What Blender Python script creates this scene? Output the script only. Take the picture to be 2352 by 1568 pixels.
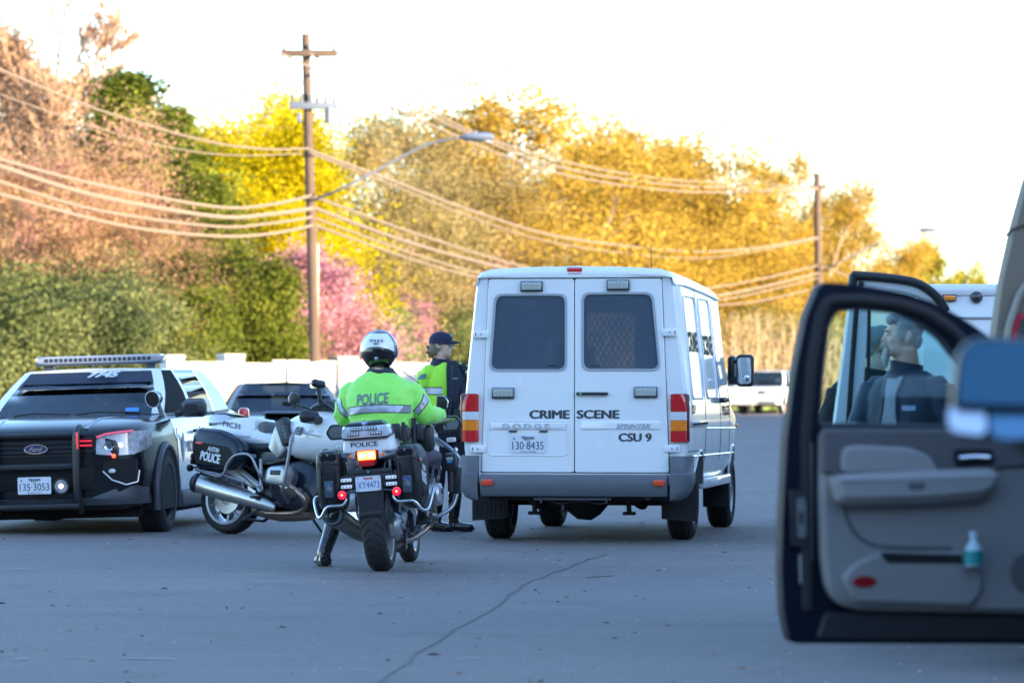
import bpy, bmesh, math, random
from mathutils import Vector, Matrix, Euler, noise
from mathutils.bvhtree import BVHTree
from mathutils.geometry import tessellate_polygon
R=math.radians; PI=math.pi
random.seed(7)
for o in list(bpy.data.objects): bpy.data.objects.remove(o)
SC=bpy.context.scene; COL=SC.collection
# ---------------- camera, sky, sun, exposure ----------------
FP=9147.0; HZ=878.0; CH=1.36            # focal length in 2352-px-wide picture units, horizon row, eye height
cd=bpy.data.cameras.new('camera'); cam=bpy.data.objects.new('camera',cd); COL.objects.link(cam)
cam.location=(0,0,CH); cam.rotation_euler=(R(90),0,0)
cd.lens=140; cd.sensor_width=36; cd.shift_y=0.04; cd.clip_end=6000; cd.clip_start=0.5
cd.dof.use_dof=True; cd.dof.focus_distance=30.5; cd.dof.aperture_fstop=3.6; cd.dof.aperture_blades=0
SC.camera=cam
SUN_AZ=R(126); SUN_EL=R(13)            # azimuth clockwise from +Y
W=bpy.data.worlds.new('World'); SC.world=W; W.use_nodes=True
nt=W.node_tree; bg=nt.nodes['Background']; sky=nt.nodes.new('ShaderNodeTexSky'); sky.sky_type='NISHITA'
sky.sun_disc=False; sky.sun_elevation=SUN_EL; sky.sun_rotation=SUN_AZ; sky.air_density=1.0; sky.dust_density=0.4; sky.ozone_density=3.0
nt.links.new(sky.outputs[0],bg.inputs[0]); bg.inputs[1].default_value=0.15
sl=bpy.data.lights.new('sun','SUN'); sl.energy=4.7; sl.angle=R(0.6); sl.color=(1,.80,.56)
so=bpy.data.objects.new('sun',sl); COL.objects.link(so)
sd=Vector((math.sin(SUN_AZ)*math.cos(SUN_EL),math.cos(SUN_AZ)*math.cos(SUN_EL),math.sin(SUN_EL)))
so.rotation_euler=(-sd).to_track_quat('-Z','Y').to_euler(); so.location=(30,-30,40)
SC.view_settings.view_transform='Standard'; SC.view_settings.look='None'; SC.view_settings.gamma=1; SC.view_settings.exposure=2.45
SC.render.engine='CYCLES'

def P(x,y,d):                            # picture point at distance d -> world
    return Vector(((x-1176)/FP*d, d, CH-(y-HZ)/FP*d))
# ---------------- materials ----------------
MT={}
def mat(name,col,rough=.5,metal=0,spec=.5,var=0.0,vs=8.0,bump=0.0,bs=60.0,coat=0.0,emit=None,es=0,alpha=None,trans=0,sheen=0,vcol=None,bdist=.004):
    if name in MT: return MT[name]
    m=bpy.data.materials.new(name); m.use_nodes=True; n=m.node_tree.nodes; l=m.node_tree.links
    b=n['Principled BSDF']; b.inputs['Base Color'].default_value=(*col,1); b.inputs['Roughness'].default_value=rough
    b.inputs['Metallic'].default_value=metal; b.inputs['Specular IOR Level'].default_value=spec; b.inputs['Coat Weight'].default_value=coat
    b.inputs['Coat Roughness'].default_value=.05
    if sheen: b.inputs['Sheen Weight'].default_value=sheen
    if trans: b.inputs['Transmission Weight'].default_value=trans
    if emit: b.inputs['Emission Color'].default_value=(*emit,1); b.inputs['Emission Strength'].default_value=es
    tc=None
    if var or bump:
        tc=n.new('ShaderNodeTexCoord')
    if var:
        nz=n.new('ShaderNodeTexNoise'); nz.inputs['Scale'].default_value=vs; nz.inputs['Detail'].default_value=6
        l.new(tc.outputs['Object'],nz.inputs['Vector'])
        mx=n.new('ShaderNodeMix'); mx.data_type='RGBA'; mx.inputs[6].default_value=(*[c*(1-var) for c in col],1)
        c2=vcol if vcol else [min(1,c*(1+var)) for c in col]
        mx.inputs[7].default_value=(*c2,1); l.new(nz.outputs[0],mx.inputs[0]); l.new(mx.outputs[2],b.inputs['Base Color'])
        mr=n.new('ShaderNodeMapRange'); mr.inputs['To Min'].default_value=max(0,rough-.08); mr.inputs['To Max'].default_value=min(1,rough+.08)
        l.new(nz.outputs[0],mr.inputs[0]); l.new(mr.outputs[0],b.inputs['Roughness'])
    if bump:
        nb=n.new('ShaderNodeTexNoise'); nb.inputs['Scale'].default_value=bs; nb.inputs['Detail'].default_value=4
        l.new(tc.outputs['Object'],nb.inputs['Vector']); bp=n.new('ShaderNodeBump'); bp.inputs['Strength'].default_value=bump; bp.inputs['Distance'].default_value=bdist
        l.new(nb.outputs[0],bp.inputs['Height']); l.new(bp.outputs[0],b.inputs['Normal'])
    MT[name]=m; return m
def glass_mat(name,tint,refl=.12,rough=.02,op=.0,dark=(.01,.012,.015)):
    # thin pane: tinted see-through with a mirror coat (fresnel), plus a share of flat colour, on some panes a painted reflection
    if name in MT: return MT[name]
    m=bpy.data.materials.new(name); m.use_nodes=True; n=m.node_tree.nodes; l=m.node_tree.links
    for x in list(n): n.remove(x)
    out=n.new('ShaderNodeOutputMaterial'); tr=n.new('ShaderNodeBsdfTransparent'); tr.inputs[0].default_value=(*tint,1)
    gl=n.new('ShaderNodeBsdfGlossy'); gl.inputs['Roughness'].default_value=rough; gl.inputs[0].default_value=(.95,.95,.95,1)
    df=n.new('ShaderNodeBsdfDiffuse'); df.inputs[0].default_value=(*dark,1)
    lw_=n.new('ShaderNodeLayerWeight'); lw_.inputs[0].default_value=.5; pw=n.new('ShaderNodeMath'); pw.operation='POWER'; pw.inputs[1].default_value=4; l.new(lw_.outputs['Facing'],pw.inputs[0]); fr=n.new('ShaderNodeMath'); fr.operation='MULTIPLY_ADD'; fr.inputs[1].default_value=.6; fr.inputs[2].default_value=.035; l.new(pw.outputs[0],fr.inputs[0])
    ad=n.new('ShaderNodeMath'); ad.operation='ADD'; ad.inputs[1].default_value=refl; ad.use_clamp=True
    l.new(fr.outputs[0],ad.inputs[0])
    m1=n.new('ShaderNodeMixShader'); m1.inputs[0].default_value=op; l.new(tr.outputs[0],m1.inputs[1]); l.new(df.outputs[0],m1.inputs[2])
    m2=n.new('ShaderNodeMixShader'); l.new(ad.outputs[0],m2.inputs[0]); l.new(m1.outputs[0],m2.inputs[1]); l.new(gl.outputs[0],m2.inputs[2])
    l.new(m2.outputs[0],out.inputs[0]); MT[name]=m; return m
# shared paints
white_paint=mat('white_paint',(.78,.79,.80),.25,coat=.6,var=.03,vs=3)
black_paint=mat('black_paint',(.006,.007,.010),.22,coat=.35,spec=.35)
navy_paint=mat('navy_paint',(.005,.010,.024),.32,coat=.25,spec=.35)
black_plastic=mat('black_plastic',(.018,.019,.022),.45,bump=.15,bs=400,bdist=.001)
grey_plastic=mat('grey_plastic',(.11,.12,.14),.55,var=.12,vs=5,bump=.2,bs=300,bdist=.001)
rubber=mat('rubber',(.018,.018,.020),.8,var=.25,vs=20)
steel=mat('steel',(.55,.55,.56),.28,metal=1,var=.08,vs=15)
dark_steel=mat('dark_steel',(.10,.10,.11),.4,metal=.8,var=.2,vs=12)
silver=mat('silver_paint',(.45,.46,.48),.35,metal=.6,coat=.3)
chrome=mat('chrome',(.8,.8,.82),.06,metal=1)
mirror_m=mat('mirror_glass',(.75,.77,.8),.015,metal=1)
red_lens=mat('red_lens',(.55,.01,.015),.12,coat=.8,var=.2,vs=40)
orange_lens=mat('orange_lens',(.85,.22,.01),.12,coat=.8,var=.15,vs=40)
clear_lens=mat('clear_lens',(.62,.64,.66),.12,coat=.8,var=.2,vs=60)
dark_void=mat('dark_void',(.008,.008,.009),.9)
# ---------------- mesh helpers ----------------
def tagit(o,label=None,cat=None,group=None,kind=None):
    if label: o['label']=label
    if cat: o['category']=cat
    if group: o['group']=group
    if kind: o['kind']=kind
    return o
def empty(name,loc=(0,0,0),rot=(0,0,0),**k):
    o=bpy.data.objects.new(name,None); COL.objects.link(o); o.location=loc; o.rotation_euler=rot; o.empty_display_size=.2
    return tagit(o,**k)
def rring(w,h,r,n=6):
    # rounded rectangle outline, centred, counter-clockwise
    out=[]
    for cx,cy,a0 in ((w/2-r,h/2-r,0),(-w/2+r,h/2-r,90),(-w/2+r,-h/2+r,180),(w/2-r,-h/2+r,270)):
        for i in range(n+1):
            a=R(a0+90*i/n); out.append((cx+r*math.cos(a),cy+r*math.sin(a)))
    return out
def round_poly(pts,r,n=5):
    out=[]; N=len(pts)
    for i in range(N):
        p=Vector(pts[i]); a=Vector(pts[i-1]); b=Vector(pts[(i+1)%N])
        rr=r[i] if isinstance(r,(list,tuple)) else r
        da=(a-p); db=(b-p); rr_=min(rr,da.length*.49,db.length*.49)
        if rr_<=1e-5: out.append((p.x,p.y)); continue
        p0=p+da.normalized()*rr_; p1=p+db.normalized()*rr_
        for k in range(n+1):
            t=k/n; q=p0*(1-t)**2+p*2*t*(1-t)+p1*t*t; out.append((q.x,q.y))
    return out
class MB:
    def __init__(s): s.v=[]; s.f=[]; s.m=[]; s.M=Matrix.Identity(4)
    def add(s,vs,fs,mi=0,M=None):
        b=len(s.v); T=s.M@M if M is not None else s.M
        s.v+=[T@Vector(p) for p in vs]; s.f+=[[i+b for i in f] for f in fs]; s.m+=[mi]*len(fs); return s
    def box(s,c,d,bev=0,rot=None,mi=0,seg=2):
        M=Matrix.Translation(c)
        if rot is not None: M=M@Euler(rot).to_matrix().to_4x4()
        bm=bmesh.new(); bmesh.ops.create_cube(bm,size=1)
        for v in bm.verts: v.co=Vector((v.co.x*d[0],v.co.y*d[1],v.co.z*d[2]))
        if bev: bmesh.ops.bevel(bm,geom=bm.edges[:]+bm.verts[:],offset=min(bev,min(d)*.49),segments=seg,profile=.5,affect='EDGES')
        bm.verts.index_update(); s.add([v.co.copy() for v in bm.verts],[[v.index for v in f.verts] for f in bm.faces],mi,M); bm.free(); return s
    def ell(s,c,r,n=16,rot=None,mi=0):
        M=Matrix.Translation(c)
        if rot is not None: M=M@Euler(rot).to_matrix().to_4x4()
        vs=[(0,0,r[2])]; m=n//2
        for i in range(1,m):
            a=PI*i/m
            for j in range(n):
                b=2*PI*j/n; vs.append((r[0]*math.sin(a)*math.cos(b),r[1]*math.sin(a)*math.sin(b),r[2]*math.cos(a)))
        vs.append((0,0,-r[2])); L=len(vs)-1; fs=[]
        for j in range(n): fs.append([0,1+j,1+(j+1)%n])
        for i in range(m-2):
            for j in range(n):
                a=1+i*n+j; b=1+i*n+(j+1)%n; fs.append([a,a+n,b+n,b])
        for j in range(n): fs.append([L,1+(m-2)*n+(j+1)%n,1+(m-2)*n+j])
        return s.add(vs,fs,mi,M)
    def tube(s,pts,r,n=8,caps=True,closed=False,mi=0,flat=None,smooth=0):
        pts=[Vector(p) for p in pts]; N=len(pts)
        rs=list(r) if isinstance(r,(list,tuple)) else [r]*N
        if smooth and N>2:
            q=[];qr=[]
            rng=range(N if closed else N-1)
            for i in rng:
                p0=pts[i-1] if (i>0 or closed) else pts[i]; p1=pts[i]; p2=pts[(i+1)%N]; p3=pts[(i+2)%N] if (i+2<N or closed) else p2
                for k in range(smooth):
                    t=k/smooth; q.append(.5*((2*p1)+(p2-p0)*t+(2*p0-5*p1+4*p2-p3)*t*t+(3*p1-p0-3*p2+p3)*t**3)); qr.append(rs[i]*(1-t)+rs[(i+1)%N]*t)
            if not closed: q.append(pts[-1]); qr.append(rs[-1])
            pts=q; rs=qr; N=len(pts)
        vs=[];fs=[]; up=None
        for i in range(N):
            a=pts[i-1] if (i>0 or closed) else pts[i]; b=pts[(i+1)%N] if (i<N-1 or closed) else pts[i]
            t=(b-a).normalized() if (b-a).length>1e-9 else Vector((0,0,1))
            if up is None:
                up=Vector((0,0,1)) if abs(t.z)<.9 else Vector((0,1,0))
            x=up.cross(t); x=x.normalized() if x.length>1e-6 else Vector((1,0,0)); y=t.cross(x).normalized(); up=y
            f=flat if flat else (1,1)
            for j in range(n):
                an=2*PI*j/n; vs.append(pts[i]+x*math.cos(an)*rs[i]*f[0]+y*math.sin(an)*rs[i]*f[1])
        for i in range(N if closed else N-1):
            for j in range(n):
                a=i*n+j; b=i*n+(j+1)%n; c=((i+1)%N)*n+(j+1)%n; d=((i+1)%N)*n+j; fs.append([a,b,c,d])
        if caps and not closed:
            fs.append(list(range(n))[::-1]); fs.append([(N-1)*n+j for j in range(n)])
        return s.add(vs,fs,mi)
    def cyl(s,p0,p1,r0,r1=None,n=16,mi=0): return s.tube([p0,p1],[r0,r0 if r1 is None else r1],n,mi=mi)
    def lathe(s,prof,o=(0,0,0),axis='x',n=32,mi=0,rot=None):
        # prof: (axial, radius)
        vs=[];fs=[]; K=len(prof)
        for i in range(n):
            a=2*PI*i/n
            for (h,r) in prof:
                c,q=r*math.cos(a),r*math.sin(a)
                vs.append({'x':(h,c,q),'y':(c,h,q),'z':(c,q,h)}[axis])
        for i in range(n):
            for k in range(K-1):
                a=i*K+k; b=((i+1)%n)*K+k; fs.append([a,a+1,b+1,b])
        M=Matrix.Translation(o)
        if rot is not None: M=M@Euler(rot).to_matrix().to_4x4()
        return s.add(vs,fs,mi,M)
    def loft(s,rings,caps=True,closed=True,mi=0,M=None):
        n=len(rings[0]); vs=[p for r in rings for p in r]; fs=[]
        for i in range(len(rings)-1):
            for j in range(n if closed else n-1):
                a=i*n+j; b=i*n+(j+1)%n; fs.append([a,b,b+n,a+n])
        if caps: fs.append(list(range(n))[::-1]); fs.append([(len(rings)-1)*n+j for j in range(n)])
        return s.add(vs,fs,mi,M)
    def plate(s,outer,holes=(),t=.01,M=None,mi=0,bev=0):
        # outline in local XY extruded along +Z by t, with holes. M maps to the wanted plane
        if bev:
            rings=[]
            def inset(pp,d):
                N=len(pp); o=[]
                for i in range(N):
                    a=Vector(pp[i-1]);p=Vector(pp[i]);b=Vector(pp[(i+1)%N]); e1=(p-a); e2=(b-p)
                    if e1.length<1e-9: e1=e2
                    if e2.length<1e-9: e2=e1
                    n1=Vector((-e1.y,e1.x)).normalized(); n2=Vector((-e2.y,e2.x)).normalized(); nn=(n1+n2); nn=nn.normalized() if nn.length>1e-6 else n1
                    o.append(tuple(p+nn*d))
                return o
            top=inset(outer,bev)
        else: top=outer
        loops=[[Vector((x,y,0)) for x,y in outer]]+[[Vector((x,y,0)) for x,y in h] for h in holes]
        flat=[p for l in loops for p in l]; tri=tessellate_polygon(loops); n=len(flat)
        topflat=[Vector((x,y,0)) for x,y in top]+[p for l in loops[1:] for p in l]
        def fix(t3,pts,up):
            a,b,c=[pts[i] for i in t3]; z=(b-a).cross(c-a).z
            return list(t3) if (z>0)==up else list(t3)[::-1]
        if bev:
            vs=[(p.x,p.y,0) for p in flat]+[(p.x,p.y,t-bev) for p in flat]+[(p.x,p.y,t) for p in topflat]
            fs=[fix(x,flat,False) for x in tri]+[[i+2*n for i in fix(x,topflat,True)] for x in tri]; lv=[(0,n),(n,2*n)]
        else:
            vs=[(p.x,p.y,0) for p in flat]+[(p.x,p.y,t) for p in flat]
            fs=[fix(x,flat,False) for x in tri]+[[i+n for i in fix(x,flat,True)] for x in tri]; lv=[(0,n)]
        k=0
        for l in loops:
            L=len(l)
            for a0,a1 in lv:
                for i in range(L):
                    p=k+i; q=k+(i+1)%L; fs.append([p+a0,q+a0,q+a1,p+a1])
            k+=L
        return s.add(vs,fs,mi,M)
    def build(s,name,mats,parent=None,smooth=40,sub=0,bevel=0,recalc=True):
        used=sorted({i for f in s.f for i in f})
        if len(used)<len(s.v):
            mp={k:i for i,k in enumerate(used)}; s.v=[s.v[k] for k in used]; s.f=[[mp[i] for i in f] for f in s.f]
        me=bpy.data.meshes.new(name); me.from_pydata([tuple(p) for p in s.v],[],s.f)
        if not isinstance(mats,(list,tuple)): mats=[mats]
        for m in mats: me.materials.append(m)
        me.polygons.foreach_set('material_index',s.m)
        if recalc:
            bm=bmesh.new(); bm.from_mesh(me); bmesh.ops.recalc_face_normals(bm,faces=bm.faces); bm.to_mesh(me); bm.free()
        me.update()
        if smooth:
            me.polygons.foreach_set('use_smooth',[True]*len(me.polygons))
            if smooth<180: me.set_sharp_from_angle(angle=R(smooth))
        o=bpy.data.objects.new(name,me); COL.objects.link(o)
        if parent is not None: o.parent=parent
        if bevel:
            b=o.modifiers.new('b','BEVEL'); b.width=bevel; b.segments=2; b.limit_method='ANGLE'
        if sub:
            u=o.modifiers.new('s','SUBSURF'); u.levels=sub; u.render_levels=sub
        return o
def XZ(y=0,x=0,z=0,flip=False):
    # plane for plates seen along Y: local x->X, local y->Z, extrude toward -Y (to viewer behind) unless flip
    return Matrix(((1,0,0,x),(0,0,(1 if flip else -1),y),(0,1,0,z),(0,0,0,1)))
def YZ(x=0,y=0,z=0,flip=False):
    # local x->Y, local y->Z, extrude toward +X (or -X when flip)
    return Matrix(((0,0,(-1 if flip else 1),x),(1,0,0,y),(0,1,0,z),(0,0,0,1)))
TS=bpy.data.scenes.new('workbench')      # small side scene so that one object is evaluated at a time
def ev_mesh(o):
    TS.collection.objects.link(o)
    with bpy.context.temp_override(scene=TS,view_layer=TS.view_layers[0]): dg=bpy.context.evaluated_depsgraph_get()
    dg.update(); me=bpy.data.meshes.new_from_object(o.evaluated_get(dg)); TS.collection.objects.unlink(o); return me
def bake(o):
    # apply modifiers into the mesh
    me=ev_mesh(o); o.modifiers.clear(); o.data=me; return o
def voxel(o,size=.01,smooth=8,fac=.5,sub=False):
    m=o.modifiers.new('r','REMESH'); m.mode='VOXEL'; m.voxel_size=size; m.use_smooth_shade=True
    s=o.modifiers.new('s','SMOOTH'); s.factor=fac; s.iterations=smooth
    bake(o)
    o.data.polygons.foreach_set('use_smooth',[True]*len(o.data.polygons)); return o
def text_mesh(txt,size,bold=0,xs=1,shear=0,sp=1,depth=.002,align='CENTER'):
    c=bpy.data.curves.new('t','FONT'); c.body=txt; c.size=size; c.offset=bold; c.extrude=depth/2; c.align_x=align; c.align_y='CENTER'; c.shear=shear; c.space_character=sp; c.resolution_u=3
    o=bpy.data.objects.new('t',c); me=ev_mesh(o); bpy.data.objects.remove(o); bpy.data.curves.remove(c)
    vs=[Vector((v.co.x*xs,v.co.y,v.co.z)) for v in me.vertices]; fs=[list(p.vertices) for p in me.polygons]; bpy.data.meshes.remove(me)
    return vs,fs
def text(name,txt,size,M,m,parent,bold=0,xs=1,shear=0,sp=1,depth=.003,fit=None,serif=0):
    # fit=(width,height) scales the lettering to those sizes; serif adds foot and head bars to the strokes
    vs,fs=text_mesh(txt,size,0,xs,shear,sp,depth)
    if bold:
        v0=[v.copy() for v in vs]; f0=[list(f) for f in fs]
        for k,(dx,dy) in enumerate(((1.6,0),(-1.6,0),(.8,.9),(-.8,-.9))):
            n0=len(vs); vs+=[v+Vector((dx*bold,dy*bold,.0002*(k+1))) for v in v0]; fs+=[[i+n0 for i in f] for f in f0]
    if fit:
        x0=min(v.x for v in vs);x1=max(v.x for v in vs);y0=min(v.y for v in vs);y1=max(v.y for v in vs)
        for v in vs: v.x=(v.x-(x0+x1)/2)*fit[0]/(x1-x0); v.y=(v.y-(y0+y1)/2)*fit[1]/(y1-y0)
    b=MB(); b.add(vs,fs,0,M); return b.build(name,m,parent,smooth=0,recalc=False)
def grid_faces(nx,ny):
    return [[i*ny+j,(i+1)*ny+j,(i+1)*ny+j+1,i*ny+j+1] for i in range(nx-1) for j in range(ny-1)]
def bvh_of(o):
    me=o.data; return BVHTree.FromPolygons([v.co.copy() for v in me.vertices],[list(p.vertices) for p in me.polygons])
def project(name,vs,fs,bvh,dirv,m,parent,off=.003,thick=0,maxedge=.02):
    # press a flat decal (local coords of the target) along dirv onto the target surface
    bm=bmesh.new(); bv=[bm.verts.new(v) for v in vs]
    for f in fs:
        try: bm.faces.new([bv[i] for i in f])
        except ValueError: pass
    bmesh.ops.triangulate(bm,faces=bm.faces[:])
    for _ in range(5):
        le=[e for e in bm.edges if e.calc_length()>maxedge]
        if not le: break
        bmesh.ops.subdivide_edges(bm,edges=le,cuts=1); bmesh.ops.triangulate(bm,faces=[f for f in bm.faces if len(f.verts)>3])
    d=Vector(dirv).normalized(); kill=[]
    for v in bm.verts:
        h=bvh.ray_cast(v.co-d*.5,d)
        if h[0] is None: kill.append(v)
        else: v.co=h[0]-d*off
    bmesh.ops.delete(bm,geom=kill,context='VERTS')
    me=bpy.data.meshes.new(name); bm.to_mesh(me); bm.free(); me.materials.append(m)
    me.polygons.foreach_set('use_smooth',[True]*len(me.polygons))
    o=bpy.data.objects.new(name,me); COL.objects.link(o); o.parent=parent; return o
def wheel(parent,c,r,w,side,rim_r,nspoke=8,rimm=None,name='wheel',hub=True,dark=None,tread=5,axis='x'):
    # c centre, side=+1 outer face toward +x. Returns wheel object (tyre mesh) with rim child
    t=MB(); h=w/2
    prof=[(-h*.75,rim_r),(-h*.98,rim_r+.02),(-h,(rim_r+r)/2),(-h*.9,r-.03),(-h*.72,r-.006)]
    for k in range(tread):
        a=-h*.66+2*h*.66*k/tread; b=a+2*h*.66/tread
        prof+=[(a+.004,r-.009),(a+.008,r),(b-.004,r),(b-.001,r-.009)]
    prof+=[(h*.72,r-.006),(h*.9,r-.03),(h,(rim_r+r)/2),(h*.98,rim_r+.02),(h*.75,rim_r)]
    t.lathe(prof,c,axis,48); wo=t.build(name,rubber,parent,smooth=50)
    b=MB(); xo=side*h*.62
    rp=[(side*h*.8,rim_r+.004),(side*h*.86,rim_r-.006),(side*h*.7,rim_r-.018),(side*h*.2,rim_r-.04),(-side*h*.7,rim_r-.02),(-side*h*.75,rim_r+.003)]
    b.lathe(rp,c,axis,40)
    b.lathe([(side*h*.1,0.001),(side*h*.12,rim_r*.93)],c,axis,32,mi=1)
    for k in range(nspoke):
        a=2*PI*k/nspoke
        p0=Vector((xo*.95,math.cos(a)*rim_r*.22,math.sin(a)*rim_r*.22)); p1=Vector((xo*.8,math.cos(a)*(rim_r-.02),math.sin(a)*(rim_r-.02)))
        b.tube([Vector(c)+p0,Vector(c)+p1],[rim_r*.13,rim_r*.10],6,flat=(1,.5) )
    b.lathe([(xo*1.1,0.001),(xo*1.12,rim_r*.16),(xo*.95,rim_r*.3),(xo*.4,rim_r*.32)],c,axis,24)
    b.build('rim',[rimm or silver,dark or dark_void],wo,smooth=40)
    return wo
# ---------------- ground ----------------
def road_mat():
    m=bpy.data.materials.new('asphalt'); m.use_nodes=True; n=m.node_tree.nodes; l=m.node_tree.links; b=n['Principled BSDF']
    tc=n.new('ShaderNodeTexCoord')
    def nz(s,d=4,w=None):
        x=n.new('ShaderNodeTexNoise'); x.inputs['Scale'].default_value=s; x.inputs['Detail'].default_value=d; l.new((w or tc.outputs['Object']),x.inputs['Vector']); return x
    def ramp(src,a,b_,c0,c1):
        r=n.new('ShaderNodeValToRGB'); r.color_ramp.elements[0].position=a; r.color_ramp.elements[1].position=b_
        r.color_ramp.elements[0].color=(*c0,1); r.color_ramp.elements[1].color=(*c1,1); l.new(src,r.inputs[0]); return r
    fine=nz(70,3); mid=nz(9,5); big=nz(.25,5)
    mp=n.new('ShaderNodeMapping'); mp.inputs['Scale'].default_value=(.35,2.2,1); l.new(tc.outputs['Object'],mp.inputs[0]); streak=nz(.8,6,mp.outputs[0])
    r1=ramp(fine.outputs[0],.3,.72,(.075,.066,.066),(.225,.198,.194))
    r2=ramp(big.outputs[0],.3,.7,(.88,.88,.89),(1.07,1.06,1.06)); r3=ramp(streak.outputs[0],.35,.7,(.95,.95,.95),(1.06,1.06,1.06)); r4=ramp(mid.outputs[0],.3,.75,(.86,.86,.86),(1.12,1.12,1.12))
    cur=r1.outputs[0]
    for r in (r2,r3,r4):
        mx=n.new('ShaderNodeMix'); mx.data_type='RGBA'; mx.blend_type='MULTIPLY'; mx.inputs[0].default_value=1; l.new(cur,mx.inputs[6]); l.new(r.outputs[0],mx.inputs[7]); cur=mx.outputs[2]
    vo=n.new('ShaderNodeTexVoronoi'); vo.inputs['Scale'].default_value=60; l.new(tc.outputs['Object'],vo.inputs['Vector'])
    rs=ramp(vo.outputs['Distance'],.06,.12,(.32,.32,.31),(0,0,0)); ms=n.new('ShaderNodeTexNoise'); ms.inputs['Scale'].default_value=14; l.new(tc.outputs['Object'],ms.inputs['Vector'])
    rm=ramp(ms.outputs[0],.52,.62,(0,0,0),(1,1,1)); mm=n.new('ShaderNodeMix'); mm.data_type='RGBA'; mm.blend_type='MULTIPLY'; mm.inputs[0].default_value=1; l.new(rs.outputs[0],mm.inputs[6]); l.new(rm.outputs[0],mm.inputs[7])
    aa=n.new('ShaderNodeMix'); aa.data_type='RGBA'; aa.blend_type='ADD'; aa.inputs[0].default_value=.5; l.new(cur,aa.inputs[6]); l.new(mm.outputs[2],aa.inputs[7]); cur=aa.outputs[2]
    # oil spots and old repairs
    sp=n.new('ShaderNodeTexNoise'); sp.inputs['Scale'].default_value=1.1; sp.inputs['Detail'].default_value=3; sp.inputs['Roughness'].default_value=.4; l.new(tc.outputs['Object'],sp.inputs['Vector']); ro=ramp(sp.outputs[0],.30,.42,(.84,.84,.85),(1,1,1))
    mo=n.new('ShaderNodeMix'); mo.data_type='RGBA'; mo.blend_type='MULTIPLY'; mo.inputs[0].default_value=1; l.new(cur,mo.inputs[6]); l.new(ro.outputs[0],mo.inputs[7]); cur=mo.outputs[2]
    l.new(cur,b.inputs['Base Color']); b.inputs['Roughness'].default_value=.78
    bp=n.new('ShaderNodeBump'); bp.inputs['Strength'].default_value=.6; bp.inputs['Distance'].default_value=.006; l.new(fine.outputs[0],bp.inputs['Height']); l.new(bp.outputs[0],b.inputs['Normal'])
    return m
asphalt=road_mat()
b=MB(); b.add([(-400,-60,0),(400,-60,0),(400,176,0),(-400,176,0)],[[0,1,2,3]]); tagit(b.build('road',asphalt,smooth=0),kind='structure')
grass_m=mat('grass_ground',(.10,.13,.035),.9,var=.5,vs=1.2,bump=.6,bs=8,vcol=(.26,.24,.09),bdist=.05)
b=MB(); b.add([(-2500,-400,-.03),(2500,-400,-.03),(2500,4000,-.03),(-2500,4000,-.03)],[[0,1,2,3]]); tagit(b.build('ground',grass_m,smooth=0),kind='structure')
kerb_m=mat('kerb_concrete',(.38,.36,.33),.85,var=.2,vs=3,bump=.3,bs=20)
b=MB(); b.box((0,176.1,.05),(800,.25,.16),.02); tagit(b.build('kerb',kerb_m),kind='structure')
# grass bank behind the kerb: tufts, one stuff object
b=MB(); rg=random.Random(3)
for i in range(9000):
    x=rg.uniform(-26,34); y=rg.uniform(176.4,192)+abs(rg.gauss(0,1)); h=rg.uniform(.1,.32); a=rg.uniform(0,PI); w=rg.uniform(.03,.09); dx,dy=math.cos(a)*w,math.sin(a)*w
    b.add([(x-dx,y-dy,-.03),(x+dx,y+dy,-.03),(x+rg.uniform(-.08,.08),y+rg.uniform(-.08,.08),h)],[[0,1,2]])
tagit(b.build('grass',mat('grass_blade',(.11,.17,.03),.7,var=.5,vs=.8),smooth=0,recalc=False),label='bright green roadside grass strip behind the far parked vehicles',cat='grass',kind='stuff')
# tar seam running diagonally, chalky scuffs, pebbles
seam_m=mat('tar_seam',(.070,.066,.066),.7,var=.4,vs=6)
def ground_strip(name,pts,w,m,z=.004,jit=.0,seed=1,**k):
    rg=random.Random(seed); q=[]
    for i in range(len(pts)-1):
        a=Vector(pts[i]);c=Vector(pts[i+1]); N=max(2,int((c-a).length/.08))
        for j in range(N): q.append(a.lerp(c,j/N))
    q.append(Vector(pts[-1])); vs=[];fs=[]; off=0
    for i,p in enumerate(q):
        t=(q[min(i+1,len(q)-1)]-q[max(i-1,0)]).normalized(); n_=Vector((-t.y,t.x)); off=off*.8+rg.uniform(-jit,jit); ww=w*rg.uniform(.35,1.3)
        for s_ in (-.5,.5):
            c=p+n_*(off+s_*ww); vs.append((c.x,c.y,z))
    for i in range(len(q)-1): fs.append([2*i,2*i+1,2*i+3,2*i+2])
    b=MB(); b.add(vs,fs); return tagit(b.build(name,m,smooth=0),kind='structure',**k)
def G(x,y):                                # picture row below the horizon -> point on the road
    d=CH*FP/(y-HZ); return ((x-1176)/FP*d,d)
ground_strip('road_crack',[G(870,1567),G(960,1500),G(1100,1415),G(1210,1340),G(1290,1308),G(1390,1272)],.018,seam_m,jit=.012)
ground_strip('road_crack',[G(1345,1326),G(1400,1321)],.05,seam_m,jit=.02,seed=3)
ground_strip('road_crack',[G(1180,1275),G(1260,1276)],.04,seam_m,jit=.02,seed=4)
chalk=mat('worn_road_paint',(.34,.34,.34),.8,var=.4,vs=8)
for i,(x0,y0,x1,y1,w) in enumerate([(1355,1198,1432,1198,.11),(280,1512,405,1514,.05),(30,1513,70,1514,.05),(150,1510,200,1511,.05),(1700,1122,1778,1124,.12),(1730,1072,1760,1072,.2),(1740,1197,1778,1199,.06),(1052,1511,1100,1511,.03),(800,1538,850,1539,.03),(1690,1012,1760,1014,.3),(0,1305,70,1305,.05),(560,1302,640,1301,.03)]):
    ground_strip('road_marking',[G(x0,y0),G(x1,y1)],w,chalk,seed=20+i,jit=.004)

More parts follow.
